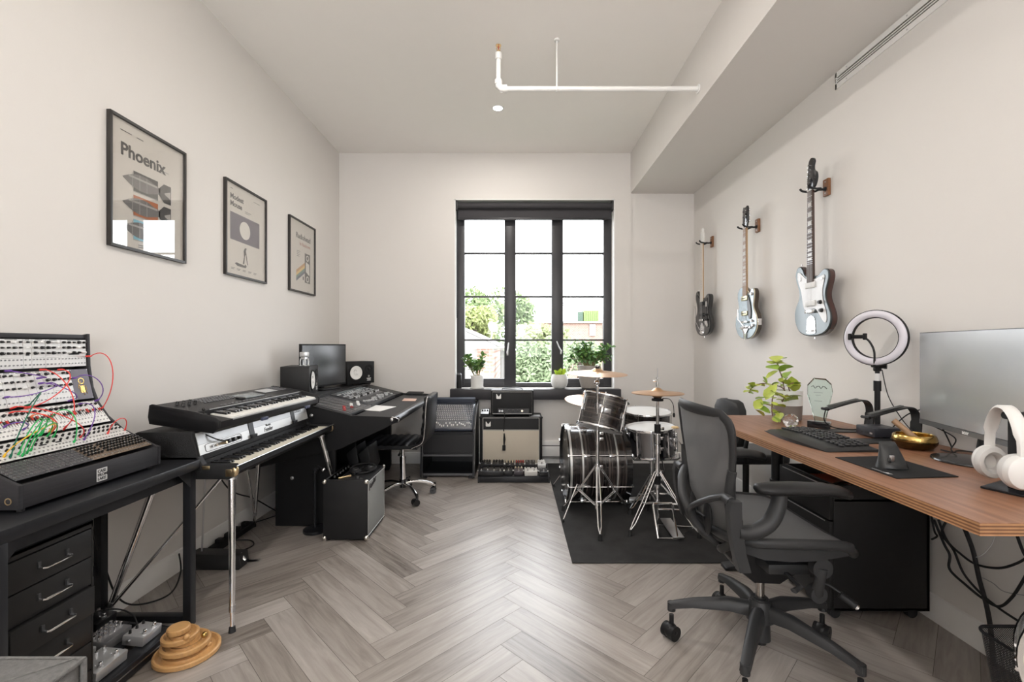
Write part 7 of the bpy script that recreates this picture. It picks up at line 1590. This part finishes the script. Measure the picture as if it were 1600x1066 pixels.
def ergo_keyboard():
    t = thing('ergonomic_keyboard', 'curved black ergonomic keyboard with wide palm rest on the desk', 'keyboard', (1.43, 2.2, DZ)); m = mat('keyboard_shell', (.016, .016, .017), .4, spec=.4); km = mat('key_black', (.028, .028, .03), .38)
    # u runs along the desk (from near to far = right to left), v away from the user (+x)
    X = frame((1.316, 1.925, DZ), (0, 1, 0), (1, 0, 0)); sgn = (X.to_3x3() @ V((0, 0, 1))).z
    X = X if sgn > 0 else X @ M.Diagonal((1, 1, -1, 1)); Ln = .485
    def bow(u): return -.030*sin(pi*u)+.0
    def ht(u, v): return .010+.014*sin(pi*u)*(1-.3*v)+.010*v
    b = MB(); nu, nv = 33, 9
    def top(u, v): d = (.232-.02*abs(u-.5)); return X @ V((u*Ln, bow(u)*(1-v)*1.0+.012+v*d-.008, ht(u, v)-(.008 if v in (0, 1) or u in (0, 1) else 0)))
    b.grid(lambda a, c: top(a, c), nu, nv, m); 
    rim = [top(i/(nu-1), 0) for i in range(nu)]+[top(1, j/(nv-1)) for j in range(1, nv)]+[top(1-i/(nu-1), 1) for i in range(1, nu)]+[top(0, 1-j/(nv-1)) for j in range(1, nv-1)]
    b.loft([rim, [V((p.x, p.y, DZ+.0008)) for p in rim]], m, cap=False); b.build('case', t, smooth=60)
    b = MB()
    def key(u, v, w, d, ang):
        p = top(u, v); b.box((0, 0, .003), (w, d, .008), km, bev=.0018, seg=1, X=M.Translation(V((p.x, p.y, DZ+ht(u, v)+.001))) @ M.Rotation(ang+pi/2, 4, 'Z') @ M.Rotation(.03, 4, 'X'))
    for r_ in range(5):
        v = .42+.115*r_
        for k in range(7): key(.955-.052*k, v+.03*sin(pi*(.955-.052*k))*-.3, .0165, .0175, R(8))
        for k in range(6): key(.555-.047*k, v, .0165, .0175, R(-8))
        for k in range(4): key(.225-.048*k, v, .0165, .0175, 0)
    b.build('keys', t, smooth=40)['kind'] = 'stuff'
ergo_keyboard()

def laptop_stand():
    m = mat('stand_black_steel', (.020, .020, .021), .42, spec=.4); t = thing('laptop_stand', 'black bent-steel laptop stand with two raised arms, empty', 'laptop stand', (1.74, 2.27, DZ))
    b = MB(); b.b2((1.60, 2.09, DZ+.0004), (1.885, 2.20, DZ+.005), m, bev=.001); b.b2((1.80, 2.20, DZ+.0004), (1.885, 2.36, DZ+.005), m, bev=.001); b.b2((1.60, 2.36, DZ+.0004), (1.885, 2.45, DZ+.005), m, bev=.001); b.build('base_plate', t)
    for y in (2.415, 2.135):
        pts = curve_pts([(1.874, DZ+.003), (1.88, DZ+.07), (1.878, DZ+.13), (1.86, DZ+.158), (1.83, DZ+.164), (1.75, DZ+.148), (1.64, DZ+.118)], 6) if False else None
        pp = curve_pts([(1.874, 0, DZ+.003), (1.882, 0, DZ+.07), (1.880, 0, DZ+.125), (1.862, 0, DZ+.156), (1.83, 0, DZ+.163), (1.75, 0, DZ+.145), (1.645, 0, DZ+.114)], 6)
        b = MB(); sec = []
        for p in pp: w = .022+.0*p.x; sec.append([(p.x, y-w, p.z), (p.x+.0, y+w, p.z), (p.x-.002, y+w, p.z-.006), (p.x-.002, y-w, p.z-.006)])
        sec = []
        for i, p in enumerate(pp):
            d = (pp[min(i+1, len(pp)-1)]-pp[max(i-1, 0)]).normalized(); n = V((d.z, 0, -d.x)); w = .024 if i > 8 else .030
            p = p+V((0, y, 0)); sec.append([p+V((0, -w, 0))+n*.0028, p+V((0, w, 0))+n*.0028, p+V((0, w, 0))-n*.0028, p+V((0, -w, 0))-n*.0028])
        b.loft(sec, m); arm = b.build('arm', t, smooth=30)
        b = MB(); b.b2((1.66, y-.010, DZ+.120), (1.82, y+.010, DZ+.1225), mat('rubber_strip', (.10, .10, .10), .8), X=M.Translation((1.74, y, DZ+.145)) @ M.Rotation(-.24, 4, 'Y') @ M.Translation((-1.74, -y, -DZ-.114))); b.tube([(1.646, y-.024, DZ+.116), (1.646, y+.024, DZ+.116)], .007, RUB, 10); b.build('rubber_grip', arm)
    t = thing('docking_station', 'small dark grey docking box between the laptop stand arms', 'docking station', (1.80, 2.26, DZ)); b = MB(); b.box((1.805, 2.262, DZ+.0285), (.13, .12, .046), mat('dock_grey', (.035, .036, .045), .4), bev=.004); b.build('housing', t)
    b = MB(); b.b2((1.7385, 2.215, DZ+.020), (1.741, 2.23, DZ+.028), STEEL); b.b2((1.7385, 2.24, DZ+.020), (1.741, 2.262, DZ+.028), INK); b.b2((1.7385, 2.275, DZ+.020), (1.741, 2.285, DZ+.026), INK); b.build('port', t)
laptop_stand()

def ring_light():
    t = thing('ring_light', 'white ring light with phone clamp on a black pole behind the laptop stand', 'ring light', (1.86, 2.335, DZ)); px, py = 1.86, 2.335; cz = 1.312
    b = MB(); b.cyl((px, py, DZ+.004), (px, py, 1.09), .0125, BLKM, n=20); b.cyl((px, py, 1.09), (px, py, 1.13), .0105, mat('tube_white', (.7, .7, .7), .4), n=20); b.cyl((px, py, 1.128), (px, py, 1.16), .010, BLKM, n=20); b.cyl((px, py, 1.04), (px, py, 1.092), .0165, BLKM, n=20); b.build('pole', t)
    b = MB(); b.lathe([(0, 0), (.055, 0), (.058, .004), (.055, .010), (0, .012)], BLKM, M.Translation((px, py, DZ+.0006)), 32); b.build('base', t)
    b = MB(); b.box((px, py, 1.165), (.028, .028, .05), BLK, bev=.006); b.cyl((px+.015, py-.03, 1.172), (px-.010, py+.0, 1.172), .016, BLK, n=18); b.cyl((px+.02, py-.036, 1.172), (px+.012, py-.028, 1.172), .018, BLK, n=8); b.build('tilt_joint', t)
    cam_dir = V((-px, -py, -.0)).normalized(); nrm = (cam_dir*.95+V((-.85, 0, -.02))).normalized(); c = V((px-.03, py-.02, cz)); X = frame(c, nrm.cross(V((0, 0, 1))), (0, 0, 1)); zz = X.to_3x3() @ V((0, 0, 1))
    X = M.Translation(c) @ nrm.to_track_quat('Z', 'Y').to_matrix().to_4x4()
    Ro, Ri = .139, .104
    b = MB(); b.lathe([(Ri, 0), (Ri, .004), (Ri+.004, .010), ((Ro+Ri)/2, .014), (Ro-.004, .010), (Ro, .004), (Ro, 0)], mat('diffuser_lilac', (.66, .64, .70), .35), X, 64, close=True); b.build('diffuser', t)
    b = MB(); b.lathe([(Ri-.003, -.016), (Ri-.003, .004), (Ri, .004), (Ri, .0), (Ro, .0), (Ro, .004), (Ro+.003, .004), (Ro+.003, -.012), (Ro-.004, -.018), (Ri+.003, -.018)], BLKM, X, 64, close=True); b.build('housing', t)
    bot = X @ V((0, 0, -.008)); b = MB(); lowp = V((c.x+.01, c.y+.007, cz-Ro-.002)); b.box(lowp, (.03, .03, .02), BLK, bev=.005); b.tube([lowp, (px, py, 1.165)], .008, BLK, 10); b.build('ring_bracket', t)
    side = nrm.cross(V((0, 0, 1))).normalized(); side = side if side.x > 0 else -side
    b = MB(); b.tube(curve_pts([lowp+nrm*.012, c+V((0, 0, -.07))+nrm*.03+side*.012, c+V((0, 0, -.02))+nrm*.03-side*.008, c-side*.035+nrm*.028+V((0, 0, .005))], 6), .005, RUB, 10); b.build('gooseneck', t)
    b = MB(); q = c-side*.062+nrm*.028+V((0, 0, .007)); T = M((side, nrm, V((0, 0, 1)))).transposed().to_4x4(); T.translation = q; b.box((0, 0, 0), (.07, .016, .020), BLK, bev=.005, X=T)
    for s in (-1, 1): b.box((s*.034, .004, 0), (.012, .026, .034), BLK, bev=.004, X=T)
    b.build('phone_clamp', t)
    cable([(px+.008, py-.02, 1.15), (px+.015, py-.05, 1.02), (px+.02, py-.12, .92), (px+.0, py-.22, .86), (1.83, 2.02, DZ+.006)], .0022, RUB, 'lamp_cable', 'thin black cable hanging from the ring light to the desk')
ring_light()

def award_and_ball():
    c = V((1.672, 2.50, DZ)); t = thing('glass_award', 'clear faceted glass award on a black block', 'award', c); gm = mat('award_glass', (.80, .95, .90), .03, trans=1, ior=1.5, vary=.001)
    fx = V((.72, -.69, 0)).normalized(); X = frame(c+V((0, 0, .0005)), fx, (0, 0, 1))
    b = MB(); b.box((0, .019, 0), (.105, .036, .05), BLKG, bev=.002, X=X); b.build('base', t)
    sh = [(-.022, .0375), (.030, .0375), (.062, .20), (.056, .245), (.030, .272), (-.024, .275), (-.055, .235), (-.056, .18)]
    b = MB(); N = len(sh); ccx, ccy = 0, .16
    def ring(s, z): return [(ccx+(u-ccx)*s, ccy+(v-ccy)*s if v > .05 else v, z) for u, v in sh]
    b.loft([ring(.90, -.010), ring(1, -.004), ring(1, .004), ring(.90, .010)], gm, X=X); b.build('glass_plate', t, smooth=0)
    b = MB(); fr = mat('frosted_engraving', (.30, .34, .34), .7); zf = .0105 if (X.to_3x3() @ V((0, 0, 1))).y < 0 else -.0111
    for v, w in ((.196, .045), (.182, .028), (.150, .040)): 
        for k in range(int(w/.006)): b.b2((-w/2+k*.006, v-.003, zf), (-w/2+k*.006+.0045, v, zf+.0006), fr, X=X)
    b.tube([X @ V((-.035+.009*k, .225+.008*sin(k*2.2), zf)) for k in range(9)], .0022, mat('award_mark', (.05, .05, .05), .5), 5); b.build('engraving', t)
    c = V((1.515, 2.50, DZ)); t = thing('glass_ball', 'clear faceted glass ball on the desk before the plant pot', 'ornament', c); bm = bmesh.new(); bmesh.ops.create_icosphere(bm, subdivisions=2, radius=.040, matrix=M.Translation(c+V((0, 0, .0395)))); bb = MB(); bb._merge(bm, GLASS, M.Identity(4)); bb.build('crystal', t, smooth=0)
award_and_ball()

def desk_plant():
    c = V((1.675, 2.80, DZ)); t = thing('trailing_plant', 'yellow-green trailing plant in a white and grey pot on the desk', 'plant', c); rn = random.Random(21)
    b = MB(); b.lathe([(.0, .001), (.074, .0), (.078, .004), (.082, .09)], mat('pot_taupe', (.20, .165, .145), .6), M.Translation(c), 40); b.lathe([(.082, .09), (.085, .176), (.081, .18), (.077, .176), (.076, .15), (0, .15)], mat('white_ceramic', (.78, .78, .76), .35), M.Translation(c), 40); b.build('pot', t)
    b = MB(); b.cyl(c+V((0, 0, .14)), c+V((0, 0, .160)), .076, mat('potting_soil', (.05, .035, .025), .95), n=24); b.build('soil', t)
    m1, m2 = mat('lime_yellow_leaf', (.48, .56, .09), .35, vary=.35, vscale=25), mat('lime_green_leaf', (.30, .45, .07), .35, vary=.35, vscale=25); st = mat('vine_stem', (.20, .12, .08), .5)
    # stems given by photo pixels at Y
    def q(px, py, Y): return pf(px, py, Y)
    stems = [[c+V((0, 0, .15)), q(1226, 610, 2.77), q(1222, 590, 2.74), q(1217, 577, 2.73), q(1213, 562, 2.74)],
             [c+V((-.01, -.02, .15)), q(1222, 606, 2.74), q(1205, 601, 2.68), q(1188, 600, 2.64), q(1175, 606, 2.62), q(1170, 614, 2.62)],
             [c+V((-.03, -.03, .15)), q(1210, 615, 2.66), q(1206, 635, 2.60), q(1207, 650, 2.58)],
             [c+V((.01, -.03, .15)), q(1232, 604, 2.74), q(1240, 598, 2.73)], [c+V((-.02, -.05, .15)), q(1228, 618, 2.66), q(1222, 628, 2.63)]]
    b = MB()
    for s in stems: b.tube(curve_pts(s, 6), .0034, st, 8)
    b.build('stem', t)
    spots = [(1213, 560, 42), (1222, 568, 30), (1206, 574, 40), (1227, 575, 36), (1207, 585, 40), (1215, 566, 26), (1229, 586, 32), (1198, 599, 34), (1205, 612, 44), (1218, 618, 44), (1239, 600, 42), (1227, 598, 36), (1234, 625, 42), (1242, 619, 30), (1173, 607, 30), (1170, 612, 26), (1175, 604, 22), (1190, 622, 28), (1185, 631, 30), (1196, 630, 28), (1192, 640, 36), (1200, 633, 26), (1187, 645, 32), (1216, 634, 34), (1217, 652, 40), (1211, 645, 26), (1224, 560, 24), (1204, 566, 26)]
    b = MB()
    for px, py, s in spots:
        Y = 2.60+.10*rn.random() if py > 605 else 2.68+.08*rn.random()
        if px < 1200: Y = 2.60
        p = q(px, py, Y); d = V((rn.gauss(0, 1), rn.gauss(-.3, .4), rn.gauss(0, .4))).normalized(); L_ = s*1.0/711*Y*.70; leaf(b, p-d*L_*.5, d, L_, rn.choice([m1, m1, m2]), rn, .70)
    for s in stems:
        for p in curve_pts(s, 3)[3:]:
            for _ in range(1): d = V((rn.gauss(0, 1), rn.gauss(-.3, .6), rn.gauss(.1, .5))).normalized(); leaf(b, p, d, rn.uniform(.03, .055), rn.choice([m1, m1, m2]), rn, .75)
    o = b.build('leaves', t, smooth=60, norm=False)
desk_plant()

def bowl_and_bits():
    c = D(1428, 697); c = V((1.755, 2.00, DZ)); t = thing('singing_bowl', 'small shiny golden singing bowl with dark bands on the desk', 'bowl', c)
    b = MB(); b.lathe([(.0, .002), (.040, 0), (.062, .008), (.076, .026), (.079, .044), (.074, .060), (.068, .064), (.066, .060), (.071, .044), (.068, .028), (.055, .014), (0, .010)], GOLD, M.Translation(c+V((0, 0, .0003))), 48); b.lathe([(.062, .007), (.070, .017), (.077, .026), (.0795, .036), (.0805, .036), (.078, .025), (.071, .016), (.063, .006)], mat('bowl_band', (.10, .065, .025), .25, .9), M.Translation(c+V((0, 0, .0003))), 48, close=True); b.build('bowl', t)
    m = thing('wooden_mallet', 'short wooden mallet leaning in the golden bowl', 'mallet', c+V((0, 0, .02))); b = MB(); b.cyl(c+V((.012, -.02, .028)), c+V((-.045, .055, .115)), .0125, mat('mallet_wood', (.35, .22, .13), .5, vary=.2), n=20); b.build('stick', m)
    cable([(1.90, 2.08, DZ+.09), (1.915, 1.98, DZ+.05), (1.87, 1.95, DZ+.006), (1.83, 1.86, DZ+.005), (1.86, 1.75, DZ+.006), (1.90, 1.60, DZ+.02), (1.925, 1.50, DZ-.02)], .0025, RUB, 'desk_cable', 'thin black cable running behind the gold bowl under the screen')
    cable([(1.80, 1.925, DZ+.012), (1.83, 1.90, DZ+.006), (1.88, 1.93, DZ+.006), (1.92, 1.90, DZ+.006), (1.93, 1.80, DZ+.008)], .003, RUB, 'desk_cable', 'black cable with a plug end lying right of the gold bowl')
    cable([(1.87, 2.27, DZ+.03), (1.90, 2.20, DZ+.12), (1.92, 2.12, DZ+.15), (1.925, 2.05, DZ+.08), (1.92, 2.0, DZ+.006)], .0028, RUB, 'desk_cable', 'black cable looping up from the docking box by the wall')
    cable([(1.64, 2.40, DZ+.12), (1.66, 2.44, DZ+.05), (1.72, 2.45, DZ+.011), (1.80, 2.40, DZ+.010), (1.84, 2.33, DZ+.03)], .0028, RUB, 'desk_cable', 'black cable draped from the far stand arm to the desk')
bowl_and_bits()

# ------------------------------------------------------------------ cables and bin under the desk
def under_desk():
    def w(px, py, X): Y = X*F/(px-VX); return V((X, Y, EYE-(py-VY)/F*Y))
    def run(pts, r, lab, m=RUB, x=1.90): cable([w(a, b_, x-.0) if len(q) == 2 else w(a, b_, q[2]) for q in pts for a, b_ in [q[:2]]], r, m, 'hanging_cable', lab, 'cable')
    run([(1459, 812), (1475, 850), (1484, 868), (1484, 890), (1510, 915), (1535, 935), (1560, 948), (1580, 935), (1600, 905), (1612, 880)], .005, 'thick black cable sagging lowest beneath the desk end')
    run([(1466, 812), (1480, 845), (1500, 865), (1525, 882), (1560, 888), (1590, 880), (1612, 866)], .0045, 'black cable sagging in a shallow arc under the desk end')
    run([(1478, 815), (1472, 835), (1490, 860), (1505, 895), (1530, 925), (1560, 950), (1590, 970)], .0045, 'black cable crossing the others down to the wire bin')
    run([(1506, 823), (1520, 860), (1530, 905), (1541, 945), (1548, 985), (1552, 1040)], .008, 'thickest black cable dropping straight behind the wire bin')
    run([(1588, 834), (1600, 865), (1612, 880)], .005, 'black cable falling at the right edge under the desk')
    run([(1455, 805), (1460, 830), (1464, 838), (1456, 843)], .004, 'short black cable hook beside the filing cabinet')
    run([(1555, 834), (1550, 850), (1536, 866), (1519, 873)], .0018, 'thin white wire looping under the desk corner', mat('wire_white', (.6, .6, .6), .5))
    run([(1535, 903), (1552, 912), (1570, 925), (1612, 932)], .0018, 'thin grey wire lying along the wall under the desk', mat('wire_grey', (.35, .35, .35), .5))
    # mesh bin
    c = V((1.70, 1.42)); t = thing('wire_bin', 'dark wire mesh waste bin under the right end of the desk', 'waste bin', (c.x, c.y, 0))
    mm = bpy.data.materials.new('wire_mesh'); mm.use_nodes = True; nt = mm.node_tree; N = nt.nodes; L = nt.links.new; bs = N['Principled BSDF']; bs.inputs['Base Color'].default_value = (.06, .06, .062, 1); bs.inputs['Metallic'].default_value = .5; bs.inputs['Roughness'].default_value = .4
    tc = N.new('ShaderNodeTexCoord'); wv = []
    for k, rot in enumerate((R(45), R(-45))):
        mp = N.new('ShaderNodeMapping'); mp.inputs['Rotation'].default_value = (0, 0, rot); mp.inputs['Scale'].default_value = (1, 1, 1); L(tc.outputs['UV'], mp.inputs[0]); x = N.new('ShaderNodeTexWave'); x.inputs['Scale'].default_value = 60; L(mp.outputs[0], x.inputs[0]); wv.append(x)
    mx = N.new('ShaderNodeMath'); mx.operation = 'MAXIMUM'; L(wv[0].outputs[1], mx.inputs[0]); L(wv[1].outputs[1], mx.inputs[1]); gt = N.new('ShaderNodeMath'); gt.operation = 'GREATER_THAN'; gt.inputs[1].default_value = .62; L(mx.outputs[0], gt.inputs[0]); L(gt.outputs[0], bs.inputs['Alpha'])
    def rrect(hw_, hd, r_, z, n=8):
        out = []
        for qx, qy, a0 in ((1, 1, 0), (-1, 1, pi/2), (-1, -1, pi), (1, -1, 3*pi/2)):
            for k in range(n): a = a0+pi/2*k/(n-1); out.append(V((c.x+qx*(hw_-r_)+r_*cos(a), c.y+qy*(hd-r_)+r_*sin(a), z)))
        return out
    lo, hi = rrect(.085, .115, .035, .01), rrect(.115, .155, .045, .30); bm = bmesh.new(); uv = bm.loops.layers.uv.new('UVMap'); n = len(lo); va = [bm.verts.new(p) for p in lo]; vb = [bm.verts.new(p) for p in hi]; acc = 0
    for k in range(n):
        j = (k+1) % n; d = (hi[j]-hi[k]).length; f = bm.faces.new((va[k], va[j], vb[j], vb[k]))
        for lp, q in zip(f.loops, ((acc, 0), (acc+d, 0), (acc+d, .3), (acc, .3))): lp[uv].uv = q
        acc += d
    bmesh.ops.transform(bm, matrix=M.Translation(-V(t.location)), verts=bm.verts); me = bpy.data.meshes.new('wall'); bm.to_mesh(me); bm.free(); me.materials.append(mm); o = bpy.data.objects.new('mesh_wall', me); C.objects.link(o); o.parent = t
    b = MB(); b.tube(hi, .0055, BMET, 10, closed=True); b.build('rim', t); b = MB(); b.tube(lo, .004, BMET, 8, closed=True); b.prism([(p.x, p.y) for p in lo], .003, .007, BMET, 'z'); b.build('bottom', t)
    # chrome drum on a low stand, cut by the edge of the frame
    ax = V((-.70, -.70, .12)).normalized(); cc = V((1.425, 1.06, .50)); X = M.Translation(cc) @ ax.to_track_quat('Z', 'Y').to_matrix().to_4x4(); r, h = .165, .10
    t = thing('snare_drum', 'chrome-hooped drum with cream head cut off at the lower right corner', 'drum', cc)
    shell(t, X, r, h, mat('shell_dark_chrome', (.30, .31, .33), .18, 1)); hoop(t, X, r+.002, h-.004, h=.018); hoop(t, X, r+.002, -.014, h=.018); head(t, X, r, h+.002, mat('cream_drumhead', (.72, .69, .56), .5)); head(t, X, r, 0); lugs(t, X, r, h, 8, .15)
    s = thing('drum_stand', 'low chrome stand holding the drum at the lower right corner', 'drum stand', (1.46, .98, 0)); b = MB(); b.cyl((1.46, 1.02, .03), (1.45, 1.04, .335), .011, CHR, n=14); b.build('tube', s)
    tripod(s, (1.46, 1.02), .24, [(1.30, .90), (1.66, .94), (1.46, 1.14)], zlow=.10, zr=0)
under_desk()
